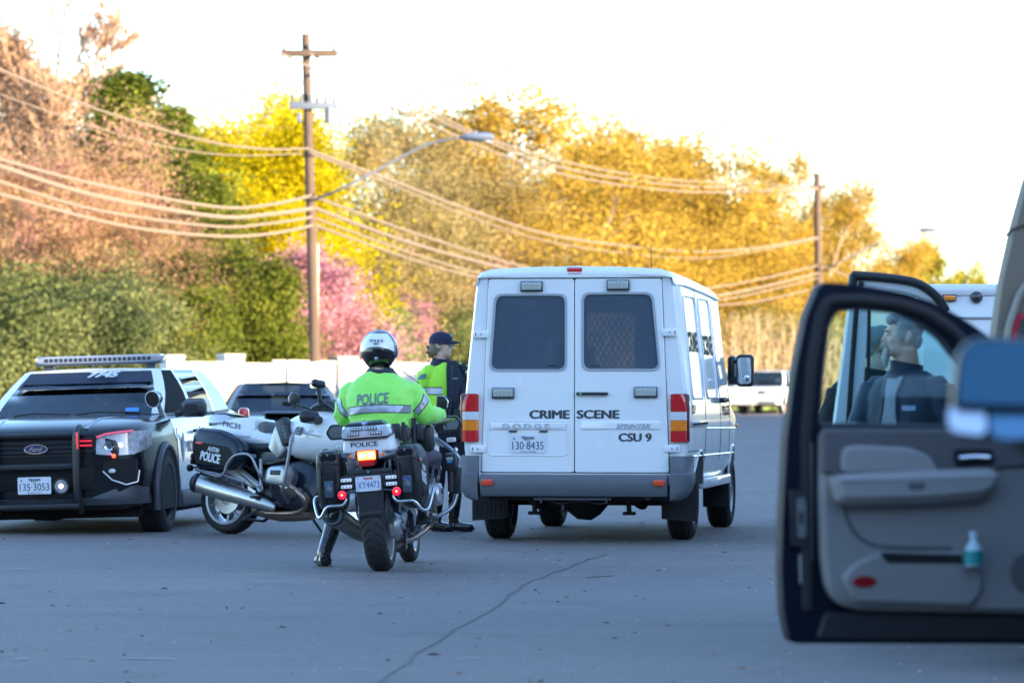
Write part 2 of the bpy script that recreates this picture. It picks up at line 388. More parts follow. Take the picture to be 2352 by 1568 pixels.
# grit, pebbles and dry leaf bits scattered on the road: nobody could count them
b=MB(); rg=random.Random(51)
for i in range(1500):
    d=rg.uniform(13,60)**1.0; x=rg.uniform(-.15,.15)*d; s_=rg.uniform(.004,.014)*(1 if rg.random()<.97 else 1.8); a=rg.uniform(0,PI); c_,n_=math.cos(a)*s_,math.sin(a)*s_
    if rg.random()<.7: b.add([(x-c_,d-n_,.001),(x+n_,d-c_,.001),(x+c_,d+n_,.001),(x-n_,d+c_,.001),(x,d,s_*.9)],[[0,1,4],[1,2,4],[2,3,4],[3,0,4]],mi=0 if rg.random()<.85 else 1)
    else: b.add([(x-c_*2,d-n_*2,.002),(x+n_,d-c_,.004+s_*.4),(x+c_*2,d+n_*2,.003),(x-n_,d+c_,.002)],[[0,1,2,3]],mi=2)
tagit(b.build('road_grit',[mat('grit_pale',(.35,.33,.30),.9),mat('grit_dark',(.04,.04,.04),.9),mat('leaf_bit',(.22,.09,.05),.9)],smooth=0,recalc=False),label='pale grit and dry leaf bits scattered over the asphalt',cat='grit',kind='stuff')
# ---------------- unseen block added to the right: it shades the near road, pale to reflect ----------------
bk=mat('pale_stucco',(.50,.49,.47),.85,var=.2,vs=5,bump=.3,bs=30)
bl_=empty('unseen_building',(34,20,0),label='long pale stucco block added unseen beyond the right edge to shade the road',cat='unseen_building')
b=MB(); b.box((6,0,6.0),(12,240,12)); b.build('wall',bk,bl_,smooth=0)
b=MB(); b.box((6,0,12.2),(12.6,240.6,.4),.05); b.build('roof',mat('roof_edge',(.6,.58,.55),.7),bl_)
for k in range(-14,15):
    for z in (2.2,5.8,9.2):
        b=MB(); b.box((-.02,k*8.0,z),(.10,2.2,1.7),.02); wo=b.build('window',mat('window_frame_m',(.5,.5,.5),.5),bl_)
        b=MB(); b.box((-.075,k*8.0,z),(.02,2.0,1.5)); b.build('pane',mat('pane_pale',(.48,.48,.46),.4),wo,smooth=0)  # panes kept pale so that no dark spots show in reflections
# ---------------- boundary wall ----------------
wallm=mat('pale_limestone',(.62,.56,.48),.85,var=.12,vs=1.5,bump=.4,bs=12,bdist=.02)
def wall_d(x):
    t=(x-380)/(1055-380); return 104+44*t*(.55+.45*t) if t>0 else 104+22*t
def wall_pt(x): d=wall_d(x); return Vector(((x-1176)/FP*d,d,0))
def wall_h(x,y): return CH+(HZ-y)/FP*wall_d(x)
wl=empty('boundary_wall',wall_pt(500),label='long pale limestone boundary wall with square pillars behind the parked cars',cat='wall')
def wall_seg(x0,x1,yt):
    h=wall_h((x0+x1)/2,yt); a=wall_pt(x0)-wl.location; c=wall_pt(x1)-wl.location; t=(c-a).normalized(); n_=Vector((-t.y,t.x,0))*.15; b=MB()
    vs=[a-n_,c-n_,c+n_,a+n_]; b.add([(*p.xy,-.1) for p in vs]+[(*p.xy,h) for p in vs],[[0,1,5,4],[1,2,6,5],[2,3,7,6],[3,0,4,7],[4,5,6,7],[3,2,1,0]])
    b.build('wall_panel',wallm,wl,smooth=0,bevel=.02)
    b=MB(); t2=n_*1.25; vs=[a-t2,c-t2,c+t2,a+t2]; b.add([(*p.xy,h+.003) for p in vs]+[(*p.xy,h+.05) for p in vs],[[0,1,5,4],[1,2,6,5],[2,3,7,6],[3,0,4,7],[4,5,6,7],[3,2,1,0]]); b.build('coping',wallm,wl,smooth=0)
for x0,x1,yt in ((420,503,835),(557,640,838),(640,700,831),(700,760,832),(818,900,832),(900,985,836),(1015,1075,843),(1075,1200,846)): wall_seg(x0,x1,yt)
for x,w,yt in ((395,.5,815),(530,.58,813),(789,.68,819),(1000,.6,826),(1200,.6,830)):
    h=wall_h(x,yt)-.1; p=wall_pt(x)-wl.location; b=MB(); b.box((p.x,p.y,h/2),(w,w,h),.03,rot=(0,0,.5)); po=b.build('pillar',wallm,wl); b=MB(); b.box((p.x,p.y,h+.05),(w*1.08,w*1.08,.1),.03,rot=(0,0,.5)); b.build('pillar_cap',wallm,po)
# ---------------- foliage ----------------
def leaf_mat(name,c1,c2,c3,trans=.35):
    m=bpy.data.materials.new(name); m.use_nodes=True; n=m.node_tree.nodes; l=m.node_tree.links
    for x in list(n): n.remove(x)
    out=n.new('ShaderNodeOutputMaterial'); tc=n.new('ShaderNodeTexCoord'); oi=n.new('ShaderNodeObjectInfo')
    n1=n.new('ShaderNodeTexNoise'); n1.inputs['Scale'].default_value=.55; n1.inputs['Detail'].default_value=5; l.new(tc.outputs['Object'],n1.inputs['Vector'])
    n2=n.new('ShaderNodeTexNoise'); n2.inputs['Scale'].default_value=7; n2.inputs['Detail'].default_value=2; l.new(tc.outputs['Object'],n2.inputs['Vector'])
    r=n.new('ShaderNodeValToRGB'); r.color_ramp.elements[0].position=.36; r.color_ramp.elements[0].color=(*c1,1); r.color_ramp.elements[1].position=.64; r.color_ramp.elements[1].color=(*c3,1)
    e=r.color_ramp.elements.new(.5); e.color=(*c2,1)
    ma=n.new('ShaderNodeMath'); ma.operation='MULTIPLY_ADD'; ma.inputs[1].default_value=.5; l.new(n2.outputs[0],ma.inputs[0])
    mb=n.new('ShaderNodeMath'); mb.operation='MULTIPLY'; mb.inputs[1].default_value=.5; l.new(n1.outputs[0],mb.inputs[0]); l.new(mb.outputs[0],ma.inputs[2]); l.new(ma.outputs[0],r.inputs[0])
    hs=n.new('ShaderNodeHueSaturation'); mr=n.new('ShaderNodeMapRange'); mr.inputs['To Min'].default_value=.85; mr.inputs['To Max'].default_value=1.15; l.new(oi.outputs['Random'],mr.inputs[0]); l.new(mr.outputs[0],hs.inputs['Value']); l.new(r.outputs[0],hs.inputs['Color'])
    d=n.new('ShaderNodeBsdfDiffuse'); t=n.new('ShaderNodeBsdfTranslucent'); l.new(hs.outputs[0],d.inputs[0]); l.new(hs.outputs[0],t.inputs[0])
    mx=n.new('ShaderNodeMixShader'); mx.inputs[0].default_value=trans; l.new(d.outputs[0],mx.inputs[1]); l.new(t.outputs[0],mx.inputs[2]); l.new(mx.outputs[0],out.inputs[0]); return m
bark_tan=mat('bark_tan',(.28,.20,.13),.9,var=.3,vs=4); bark_dark=mat('bark_dark',(.15,.11,.08),.9,var=.3,vs=4)
LM=dict(
 gold=leaf_mat('leaf_gold',(.12,.09,.015),(.40,.255,.04),(.60,.40,.075),.45),
 olive=leaf_mat('leaf_olive',(.13,.11,.04),(.32,.25,.10),(.46,.36,.17),.45),
 yellow=leaf_mat('leaf_yellow',(.26,.22,.006),(.52,.42,.008),(.68,.56,.015),.5),
 green=leaf_mat('leaf_green',(.035,.05,.010),(.10,.125,.02),(.24,.25,.035),.35),
 shrub=leaf_mat('leaf_shrub',(.06,.08,.03),(.17,.20,.075),(.30,.32,.13),.4),
 pink=leaf_mat('leaf_pink',(.34,.19,.16),(.52,.26,.31),(.60,.33,.42),.45),
 rose=leaf_mat('leaf_rose',(.22,.19,.05),(.42,.26,.14),(.54,.25,.23),.45),
 lime=leaf_mat('leaf_lime',(.14,.13,.02),(.30,.27,.03),(.42,.36,.05),.5))
def tree_template(kind,seed,H,spread,leafm,bark,nleaf=12,leaf=.14,depth=5,low=.25,up=.45,branch_vis=1.0,conic=False,multi=1,cl=.55,kids=3):
    rg=random.Random(seed); tb=MB(); lv=[];lf=[]
    def leafat(p,n,rad,sz):
        for _ in range(n):
            c=p+Vector((rg.gauss(0,rad),rg.gauss(0,rad),rg.gauss(0,rad*.9)))
            a=Vector((rg.uniform(-1,1),rg.uniform(-1,1),rg.uniform(-.6,1))).normalized(); q=a.orthogonal().normalized(); q=Matrix.Rotation(rg.uniform(0,2*PI),3,a)@q; w=a.cross(q)
            s_=sz*rg.uniform(.5,1.35); k=len(lv); e=rg.uniform(.45,.8)
            lv.extend([c+q*s_,c+w*s_*e,c-q*s_,c-w*s_*e]); lf.append([k,k+1,k+2,k+3])
    def grow(p,d,L,r,dep):
        if kind=='bare1': r=max(r,.028)
        pts=[p]; rs=[r]; q=p; dd=d
        for i in range(3):
            dd=(dd+Vector((rg.gauss(0,.13),rg.gauss(0,.13),rg.gauss(.03,.08)))).normalized(); q=q+dd*(L/3); pts.append(q); rs.append(r*(1-.22*(i+1)))
        tb.tube(pts,rs,5 if r>.05 else 3,caps=False)
        if dep<=1: leafat(pts[-1],nleaf,cl*L*.8+.05,leaf); leafat(pts[1],nleaf//3,cl*L*.7,leaf)
        if dep<=0: return
        k=kids if dep<depth else kids+1
        for i in range(k):
            t=rg.uniform(.45,1.0) if i<k-1 else 1.0
            b0=pts[0].lerp(pts[-1],t); ax=dd.orthogonal().normalized(); ax=Matrix.Rotation(rg.uniform(0,2*PI),3,dd)@ax
            ang=rg.uniform(.35,.95) if i<k-1 else rg.uniform(.05,.35)
            nd=(dd*math.cos(ang)+ax*math.sin(ang)); nd=(nd+Vector((0,0,up*.5))).normalized()
            grow(b0,nd,L*rg.uniform(.58,.82),rs[-1]*rg.uniform(.55,.8),dep-1)
    if conic:
        tb.tube([(0,0,-.1),(0,0,H*.5),(0,0,H*.95)],[H*.02,H*.014,.02],8)
        N=int(H*34)
        for i in range(N):
            z=H*(.05+.93*(i/N)**.9); rr=spread*(1-(z/H)**1.6)*rg.uniform(.45,1.15)+.12; a=rg.uniform(0,2*PI); rr*=.82+.3*math.sin(a*3+z*1.3)
            e=Vector((math.cos(a)*rr,math.sin(a)*rr,z+rr*.35)); tb.tube([(0,0,z),e],[.03,.01],3,caps=False)
            for t in (.45,.7,.9,1.0): leafat(Vector((0,0,z)).lerp(e,t),nleaf,.16+.10*rr,leaf)
    else:
        for mI in range(multi):
            a=2*PI*mI/multi+rg.uniform(-.4,.4); tl=(0 if multi==1 else .35)
            d=Vector((math.cos(a)*tl,math.sin(a)*tl,1)).normalized(); base=Vector((math.cos(a)*.15*(multi>1),math.sin(a)*.15*(multi>1),-.1)); r0=H*.017/(multi**.4)
            # main leader with limbs from low to top
            pts=[base]; q=base; dd=d
            for i in range(6):
                dd=(dd+Vector((rg.gauss(0,.10),rg.gauss(0,.10),.05))).normalized(); q=q+dd*H*.13; pts.append(q)
            rs=[r0*(1-.13*i) for i in range(7)]; tb.tube(pts,rs,8)
            nl=int(9/multi**.5)+2
            for i in range(nl):
                t=low+(1-low)*(i+.5)/nl; f=t*6; k=min(5,int(f)); b0=pts[k].lerp(pts[k+1],f-k); aa=i*2.4+rg.uniform(-.5,.5)
                rel=1-.55*max(0,(t-low)/(1-low))
                nd=Vector((math.cos(aa),math.sin(aa),up+.5*t)).normalized(); grow(b0,nd,spread*.42*rel*rg.uniform(.8,1.2),rs[k]*.5,depth-1)
            grow(pts[-1],dd,H*.12,rs[-1],depth-2)
    tr=tb.build('trunk',bark,None,smooth=60,recalc=False); 
    cb=MB(); cb.v=lv; cb.f=lf; cb.m=[0]*len(lf); cr=cb.build('crown',leafm,None,smooth=0,recalc=False)
    zs=sorted(v.z for v in lv)
    return tr,cr,zs[int(len(zs)*(.985 if kind.startswith('bare') else .965))]*1.02
TT={}
def T_(k,*a,**kw): TT[k]=tree_template(k,*a,**kw)
T_('gold1',11,12,5.8,LM['gold'],bark_tan,nleaf=15,leaf=.065,depth=5,low=.10,up=.75,cl=1.0)
T_('gold2',12,12,5.6,LM['gold'],bark_tan,nleaf=12,leaf=.065,depth=5,low=.12,up=.9,cl=1.0)
T_('olive1',13,12,5.8,LM['olive'],bark_tan,nleaf=13,leaf=.06,depth=5,low=.1,up=1.0,cl=.9)
T_('bare1',14,14,6.8,leaf_mat('leaf_twig',(.22,.14,.08),(.36,.23,.14),(.46,.29,.20),.3),mat('bark_pale',(.30,.19,.12),.9,var=.3,vs=4),nleaf=3,leaf=.05,depth=5,low=.2,up=.6,kids=4,cl=.8)
T_('yellow1',15,12,7.0,LM['yellow'],bark_tan,nleaf=28,leaf=.07,depth=5,low=.06,up=.8,cl=1.0)
T_('juniper1',16,12,3.1,LM['green'],bark_dark,nleaf=24,leaf=.07,conic=True)
T_('rose1',17,10,6.5,LM['rose'],bark_tan,nleaf=11,leaf=.052,depth=5,low=.1,up=.6,multi=2,cl=.9)
T_('pink1',18,6,3.6,LM['pink'],bark_dark,nleaf=24,leaf=.055,depth=4,low=.15,up=.5,multi=2,kids=4,cl=.8)
T_('shrub1',19,5,4.2,LM['shrub'],bark_tan,nleaf=26,leaf=.06,depth=4,low=.03,up=.45,multi=3,kids=4,cl=.8)
T_('shrub2',20,5,3.6,LM['green'],bark_dark,nleaf=28,leaf=.06,depth=4,low=.03,up=.5,multi=3,kids=4,cl=.8)
T_('lime1',21,10,5.0,LM['lime'],bark_tan,nleaf=6,leaf=.10,depth=5,low=.1,up=1.0)
first={}
def put_tree(kind,name,x,ytop,d,wide,rot,label,group,cat='tree',base=0.0):
    tr,cr,h0=TT[kind]; d=max(d,wall_d(x)+(7.5 if 'shrub' in kind or kind=='pink1' else 9) if x<1100 else d); d=max(d,140+100*(x-722)/1158) if x>720 else d; p=P(x,HZ,d); htop=CH-(ytop-HZ)/FP*d
    t=empty(name,(p.x,d,base),(0,0,rot),label=label,cat=cat,group=group)
    sz=(htop-base)/h0; t.scale=(sz*wide,sz*wide,sz)
    for src in (tr,cr):
        if (kind,src.name.split('.')[0]) not in first: o=src; first[(kind,src.name.split('.')[0])]=1
        else: o=src.copy(); COL.objects.link(o)
        o.parent=t
G1='bushy golden trees behind the boundary wall'; G2='pink flowering trees by the wall'; G3='green shrubs along the wall'; G4='dark evergreen trees'
TR=[('bare1','bare_tree',125,-20,145,1.15,.3,'tall nearly bare tan tree rising highest at the far left of the picture','bare tan trees'),
('bare1','bare_tree',-60,60,152,1.1,2.1,'bare tan tree cut by the left picture edge behind the rose coloured tree','bare tan trees'),
('bare1','bare_tree',255,300,160,.7,4.0,'bare tan tree between the tallest bare tree and the dark evergreen','bare tan trees'),
('rose1','flowering_tree',60,300,128,1.2,.5,'rose and tan tree filling the left side above the police car windshield',G2),
('rose1','flowering_tree',215,380,130,1.0,2.5,'rose and tan tree whose crown reaches the dark evergreen on its right',G2),
('rose1','flowering_tree',-70,350,126,1.0,4.2,'rose coloured tree cut by the left picture edge',G2),
('juniper1','evergreen_tree',300,185,134,1.7,.0,'tall dark green evergreen rising above the rose coloured trees',G4),
('juniper1','evergreen_tree',395,265,134,1.6,1.2,'dark green evergreen just left of the bright yellow tree',G4),
('juniper1','evergreen_tree',470,420,131,1.7,2.2,'dark evergreen standing in front of the bright yellow tree',G4),
('yellow1','yellow_tree',450,240,146,1.05,.4,'bright yellow tree showing over the dark evergreens','bright yellow trees'),
('yellow1','yellow_tree',600,355,142,1.3,1.9,'brightest yellow tree directly left of the near utility pole','bright yellow trees'),
('yellow1','yellow_tree',672,430,140,1.2,3.7,'lower bright yellow tree touching the near utility pole','bright yellow trees'),
('shrub1','shrub',60,610,124,1.15,.1,'big grey green shrub behind the light bar of the police car',G3),
('shrub1','shrub',190,640,123,1.0,1.5,'grey green shrub above the right part of the light bar',G3),
('shrub1','shrub',-50,640,121,1.1,2.8,'grey green shrub at the left picture edge',G3),
('shrub2','shrub',520,600,126,.9,.9,'glossy dark green shrub between the yellow tree and the wall',G3),
('shrub2','shrub',420,680,124,1.0,2.9,'dark green shrub behind the wall above the police car rear',G3),
('shrub1','shrub',320,690,122,1.0,3.9,'pale green shrub above the right end of the police car roof',G3),
('pink1','redbud_tree',650,590,135,1.1,.2,'magenta pink redbud left of the near utility pole',G2),
('pink1','redbud_tree',735,700,142,.8,3.2,'small pink redbud right behind the near utility pole',G2),
('pink1','redbud_tree',925,690,150,.85,1.3,'pink redbud between the helmeted rider and the standing officer',G2),
('pink1','redbud_tree',1050,615,158,1.0,2.3,'dusky pink redbud left of the van roof',G2),
('shrub1','shrub',620,720,138,1.0,1.1,'pale shrub under the magenta redbud',G3),
('shrub1','shrub',800,690,147,1.2,4.4,'pale green shrub right of the near utility pole',G3),
('shrub1','shrub',1000,720,160,1.1,5.4,'pale shrub behind the standing officer',G3),
('olive1','olive_tree',790,290,158,1.25,.2,'thin olive tan tree right beside the near utility pole','olive tan trees'),
('olive1','olive_tree',880,265,165,1.19,1.7,'wispy olive tan tree under the street lamp arm','olive tan trees'),
('olive1','olive_tree',700,400,160,1.12,3.3,'olive tan tree seen behind the near utility pole','olive tan trees'),
('olive1','olive_tree',960,420,160,1.38,4.8,'lower olive tan tree above the standing officer','olive tan trees'),
('gold2','golden_tree',1085,225,172,1.23,.4,'tall golden tree right under the street lamp head',G1),
('gold1','golden_tree',1190,250,174,1.37,1.3,'tall golden tree above the left half of the van',G1),
('gold2','golden_tree',1300,280,178,1.37,2.4,'golden tree above the red brake light of the van',G1),
('gold1','golden_tree',1395,310,180,1.37,3.6,'golden tree behind the van antenna',G1),
('gold2','golden_tree',1500,325,184,1.43,4.7,'golden tree above the right part of the van roof',G1),
('gold1','golden_tree',1590,340,186,1.30,5.6,'golden tree at the right end of the highest golden row',G1),
('olive1','olive_tree',1120,420,170,1.25,.9,'olive tan tree low between the officer and the van roof','olive tan trees'),
('gold2','golden_tree',1230,470,168,1.56,5.1,'lower golden tree right above the left van door',G1),
('gold1','golden_tree',1430,480,172,1.69,.6,'lower golden tree right above the right van door',G1),
('gold2','golden_tree',1735,345,205,1.04,1.0,'slim golden tree between the van and the far utility pole',G1),
('gold1','golden_tree',1820,440,208,1.17,2.0,'golden tree directly left of the far utility pole',G1),
('gold2','golden_tree',1920,450,212,1.10,3.1,'golden tree directly right of the far utility pole',G1),
('olive1','olive_tree',1700,480,200,1.25,2.6,'olive tan tree behind the van mirror','olive tan trees'),
('olive1','olive_tree',1850,600,198,1.62,.2,'low olive tan tree above the far white car','olive tan trees'),
('olive1','olive_tree',1960,610,200,1.50,3.0,'low olive tan tree behind the dark open door','olive tan trees'),
('olive1','olive_tree',1780,640,196,1.50,5.2,'low olive tan tree between the van mirror and the far white car','olive tan trees'),
('juniper1','evergreen_tree',1640,615,188,1.4,.8,'dark evergreen directly right of the van side',G4),
('juniper1','evergreen_tree',1690,690,190,1.3,2.8,'short dark evergreen behind the van mirror',G4),
('juniper1','evergreen_tree',1400,520,192,1.8,3.8,'broad evergreen half hidden among the golden trees',G4),
('juniper1','evergreen_tree',1170,450,182,1.9,4.8,'broad evergreen low behind the left golden trees',G4),
('lime1','lime_tree',2120,575,215,1.0,.5,'sparse yellow green tree above the white box truck','yellow green trees'),
('lime1','lime_tree',2040,600,218,1.0,1.9,'sparse yellow green tree above the black framed white door','yellow green trees'),
('lime1','lime_tree',2200,620,222,.9,3.1,'low yellow green tree right of the roof dome of the truck','yellow green trees'),
('lime1','lime_tree',2290,640,225,.9,4.4,'yellow green tree beside the beige motorhome','yellow green trees'),
('gold1','golden_tree',1650,390,192,1.3,.9,'golden tree filling the dip right of the highest golden row',G1),
('gold2','golden_tree',1350,400,176,1.5,2.9,'mid height golden tree above the middle of the van roof',G1),
('gold1','golden_tree',1540,450,182,1.5,4.2,'mid height golden tree above the van roof right corner',G1),
('gold2','golden_tree',1690,520,198,1.6,1.6,'lower golden tree above the van mirror',G1),
('gold1','golden_tree',1790,500,206,1.5,5.9,'lower golden tree left of the far utility pole',G1),
('gold2','golden_tree',1900,540,210,1.6,.5,'lower golden tree above the top of the dark open door',G1),
('gold1','golden_tree',1975,560,214,1.2,2.6,'small golden tree at the right end of the golden row',G1),
('olive1','olive_tree',1020,330,168,1.3,2.2,'olive tan tree left of the street lamp head','olive tan trees'),
('olive1','olive_tree',1060,480,165,1.6,5.5,'wide low olive tree behind the low wires','olive tan trees'),
('yellow1','yellow_tree',525,310,144,1.15,5.2,'bright yellow tree between the tallest yellow tree and the pole','bright yellow trees'),
('rose1','flowering_tree',150,420,124,1.1,1.1,'low rose and tan tree crossed by the four low wires',G2),
('rose1','flowering_tree',340,480,126,1.0,5.1,'low rose and tan tree in front of the dark evergreens',G2),
('bare1','bare_tree',20,60,149,1.2,5.3,'bare tan tree left of the tallest bare tree','bare tan trees'),
('shrub1','shrub',1640,700,186,1.3,.7,'pale shrub at the foot of the dark evergreen right of the van',G3),
('shrub1','shrub',1740,720,188,1.4,2.9,'tan green shrub left of the far white car',G3),
('shrub1','shrub',1830,710,189,1.4,4.1,'tan green shrub right behind the far white car',G3),
('shrub2','shrub',1790,770,187,1.3,1.1,'low green shrub directly over the far white car roof',G3),
('shrub1','shrub',1900,720,190,1.4,5.1,'tan green shrub seen through the dark door window',G3),
('shrub1','shrub',2000,720,192,1.4,.4,'shrub behind the white door pillar',G3),
('shrub1','shrub',2100,740,194,1.4,1.4,'shrub behind the bearded man',G3),
('shrub2','shrub',1120,700,165,1.5,2.6,'green shrub hidden low behind the left edge of the van',G3),
]
for t in TR:
    cat='shrub' if t[1]=='shrub' else 'tree'
    put_tree(*t,cat=cat)
# unseen dark block added behind the camera: it darkens what glass and paint reflect
b2=empty('unseen_building',(0,-44,0),label='wide dark brick block added unseen behind the camera for reflections',cat='unseen_building')
b=MB(); b.box((-10,-5,11),(110,10,22)); b.build('wall',mat('dim_brick',(.13,.13,.14),.9,var=.2,vs=3),b2,smooth=0)
b=MB(); b.box((-10,-5,22.2),(110.6,10.6,.4),.05); b.build('roof',MT['roof_edge'],b2)
# tangled twigs and brush closing the view under the crowns: one mass nobody could count
b=MB(); rg=random.Random(77)
def thick_pt(x): 
    t=(x+80)/2500; return 128+95*t
for i in range(5200):
    x=rg.uniform(-120,2420); d=thick_pt(x)+rg.uniform(0,14)+3; p=P(x,HZ,d); h=rg.uniform(1.5,5.2); lx,ly=rg.gauss(0,.7),rg.gauss(0,.7)
    r0=rg.uniform(.012,.035); b.tube([(p.x,d,0),(p.x+lx*.4,d+ly*.4,h*.5),(p.x+lx,d+ly,h)],[r0,r0*.7,r0*.3],3,caps=False)
    for q in range(9):
        z=h*rg.uniform(.15,1.02); c=Vector((p.x+lx*z/h+rg.gauss(0,.35),d+ly*z/h+rg.gauss(0,.35),z)); s_=rg.uniform(.05,.16); a=Vector((rg.uniform(-1,1),rg.uniform(-1,1),rg.uniform(-1,1))).normalized(); w=a.orthogonal().normalized()
        b.add([c+w*s_,c+a.cross(w)*s_*.7,c-w*s_,c-a.cross(w)*s_*.7],[[0,1,2,3]],mi=1)
tagit(b.build('undergrowth',[bark_tan,leaf_mat('leaf_brush',(.09,.075,.03),(.22,.18,.08),(.33,.28,.13),.4)],smooth=0,recalc=False),label='tangled tan and olive underbrush below the tree crowns',cat='undergrowth',kind='stuff')
# ---------------- utility poles, wires, street lamps ----------------
wood=mat('pole_wood',(.085,.055,.038),.9,var=.35,vs=3,bump=.5,bs=15,bdist=.01); galv=mat('galvanised',(.10,.12,.16),.6); porc=mat('porcelain',(.12,.12,.13),.4)
POLES={}
def utility_pole(xt,yt,xb,d,arms,label,k=1.0):
    top=P(xt,yt,d); bot=P(xb,HZ,d); bot.z=0; t=empty('utility_pole',bot,label=label,cat='utility pole',group='wooden utility poles along the wall'); rel=top-bot
    b=MB(); N=8; b.tube([rel*(i/N) for i in range(N+1)],[(.17-.05*i/N)*k for i in range(N+1)],14); b.build('pole',wood,t)
    def at(y): f=(P(0,y,d).z)/rel.z; return rel*f
    for (ya,x0,x1,kind) in arms:
        c=at(ya); xa=P(x0,ya,d).x-bot.x; xb_=P(x1,ya,d).x-bot.x
        b=MB(); b.box(((xa+xb_)/2,-.2,c.z),(xb_-xa,.14,.20),.01); ao=b.build('crossarm',wood if kind=='wood' else galv,t)
        for q in range(6 if kind!='wood' else 3):
            x=xa+.1+(xb_-xa-.2)*q/(5 if kind!='wood' else 2)
            b=MB(); b.lathe([(.07,.03),(.12,.07),(.16,.03),(.2,.07),(.24,.03),(.30,.05),(.36,.015)] if kind!='wood' else [(.07,.02),(.16,.06),(.2,.03),(.24,.05),(.28,.01)],(x,-.2,c.z),'z',10); b.build('insulator',porc,ao)
        if kind=='equip':
            b=MB(); b.cyl((xb_-.25,-.2,c.z-.5),(xb_-.25,-.2,c.z-.05),.12,.12,16); b.build('transformer',galv,ao)
            b=MB(); b.box((xa+.3,-.2,c.z-.35),(.13,.16,.28),.03); b.build('switch_box',galv,ao)
    b=MB(); c=at(855); b.lathe([(-.3,.20),(-.3,.235),(.3,.235),(.3,.20)],(c.x,0,c.z),'z',16); b.build('guard_sleeve',mat('white_sleeve',(.6,.6,.58),.6),t)
    c=at(560); b=MB(); b.tube([(c.x+.2,-.02,0),(c.x+.17,-.02,c.z)],.035,8); b.build('conduit',mat('conduit',(.45,.33,.25),.6),t)
    POLES[label]=(t,at); return t,at,bot
p1,at1,bot1=utility_pole(702,78,728,116,[(124,645,775,'wood'),(244,665,776,'equip')],'tall near wooden utility pole with grey equipment left of the van')
p2,at2,bot2=utility_pole(1877,398,1884,212,[(430,1858,1898,'wood')],'shorter far wooden utility pole right of the van',k=1.5)
def street_lamp(name_pole,at,bot,d,y0,pts,hx,hy,label):
    a=bot+at(y0); t=empty('street_lamp',a,label=label,cat='street lamp',group='street lamps on pole arms')
    q=[Vector((0,0,0))]+[P(x,y,d-1)-a for x,y in pts]; h=P(hx,hy,d-1.2)-a
    b=MB(); b.tube(q+[h+Vector((-.4,0,0))],[.036]*(len(q))+[.025],8,smooth=3); b.build('arm',galv,t)
    b=MB(); b.loft([[ (h.x-.45+.95*u_,h.y+math.cos(w_)*.2*r_,h.z+math.sin(w_)*.13*r_) for w_ in [2*PI*k/12 for k in range(12)]] for u_,r_ in ((0,.3),(.1,.7),(.4,1),(.75,1.05),(.95,.8),(1,.3))]); b.build('lamp_head',mat('lamp_head_m',(.10,.13,.19),.5),t)
    b=MB(); b.ell((h.x+.25,h.y,h.z-.07),(.2,.13,.09),12); b.build('lamp_bowl',clear_lens,t)
    b=MB(); b.cyl((h.x-.05,h.y,h.z+.05),(h.x-.05,h.y,h.z+.18),.05); b.build('photocell',porc,t)
street_lamp(p1,at1,bot1,116,462,[(780,435),(890,378),(980,332)],1095,315,'long armed street lamp reaching right from the near utility pole')
street_lamp(p2,at2,bot2,212,625,[(1925,603),(1978,577),(2050,545)],2130,528,'small distant street lamp above the black framed white door')
wire_m=mat('wire_sheath',(.17,.13,.095),.8)
def wire(pts,ds,r,label):
    # pts: picture points, ds distances
    w=[P(x,y,d) for (x,y),d in zip(pts,ds)]; b=MB(); o0=w[0].copy(); b.tube([p-o0 for p in w],r*.8,6,smooth=8); o=b.build('overhead_wire',wire_m); o.location=o0
    tagit(o,label=label,cat='wire',group='overhead wires strung between the utility poles')
dl=116
def lw(pts,r,label):
    wire(pts,[dl-30*(721-x)/721 *.6 for x,y in pts],r,label)
lw([(-60,345),(0,366),(220,424),(495,475),(620,470),(721,448)],.055,'topmost of the four low wires left of the near pole')
lw([(-60,360),(0,382),(220,450),(495,497),(620,492),(721,478)],.075,'thick second wire of the four low wires left of the near pole')
lw([(-60,400),(0,418),(220,482),(495,520),(620,513),(721,498)],.05,'third of the four low wires left of the near pole')
lw([(-60,430),(0,446),(275,517),(495,542),(620,537),(721,517)],.055,'lowest of the four low wires left of the near pole')
lw([(-60,135),(0,160),(220,250),(457,320),(600,342),(709,341)],.035,'upper slanting wire crossing the bare and yellow trees')
lw([(-60,190),(55,237),(330,325),(523,356),(709,352)],.022,'thin slanting wire just below the upper slanting one')
def rw(pts,r,label): wire(pts,[116+(96)*((x-722)/(1880-722)) for x,y in pts],r,label)
rw([(712,345),(900,415),(1098,489),(1298,546),(1578,577),(1738,569),(1880,545)],.055,'upper of the two long wires sagging across the golden trees')
rw([(712,352),(900,425),(1098,505),(1298,562),(1578,593),(1738,576),(1880,548)],.035,'lower of the two long wires sagging across the golden trees')
rw([(722,452),(950,535),(1200,612),(1450,670),(1613,663),(1750,640),(1880,609)],.05,'topmost low wire running behind the van roof')
rw([(722,478),(950,560),(1180,622),(1450,690),(1625,681),(1750,659),(1880,627)],.065,'thick pale low wire running behind the van roof')
rw([(722,500),(950,583),(1150,640),(1450,702),(1625,692),(1750,670),(1880,638)],.045,'third low wire running behind the van roof')
rw([(722,517),(950,597),(1120,643),(1450,712),(1633,702),(1750,690),(1880,660)],.045,'lowest wire running behind the van roof')
rw([(775,122),(1060,292),(1290,370),(1530,412),(1700,420),(1862,430)],.05,'highest wire over the golden treetops')
rw([(712,124),(1060,300),(1290,385),(1530,423),(1700,432),(1877,432)],.05,'second highest wire over the golden treetops')
rw([(647,124),(1060,318),(1290,400),(1530,437),(1700,441),(1895,434)],.05,'third highest wire over the golden treetops')
wire([(1884,610),(1990,650),(2100,700)],[212,225,240],.05,'wire running down right from the far utility pole')
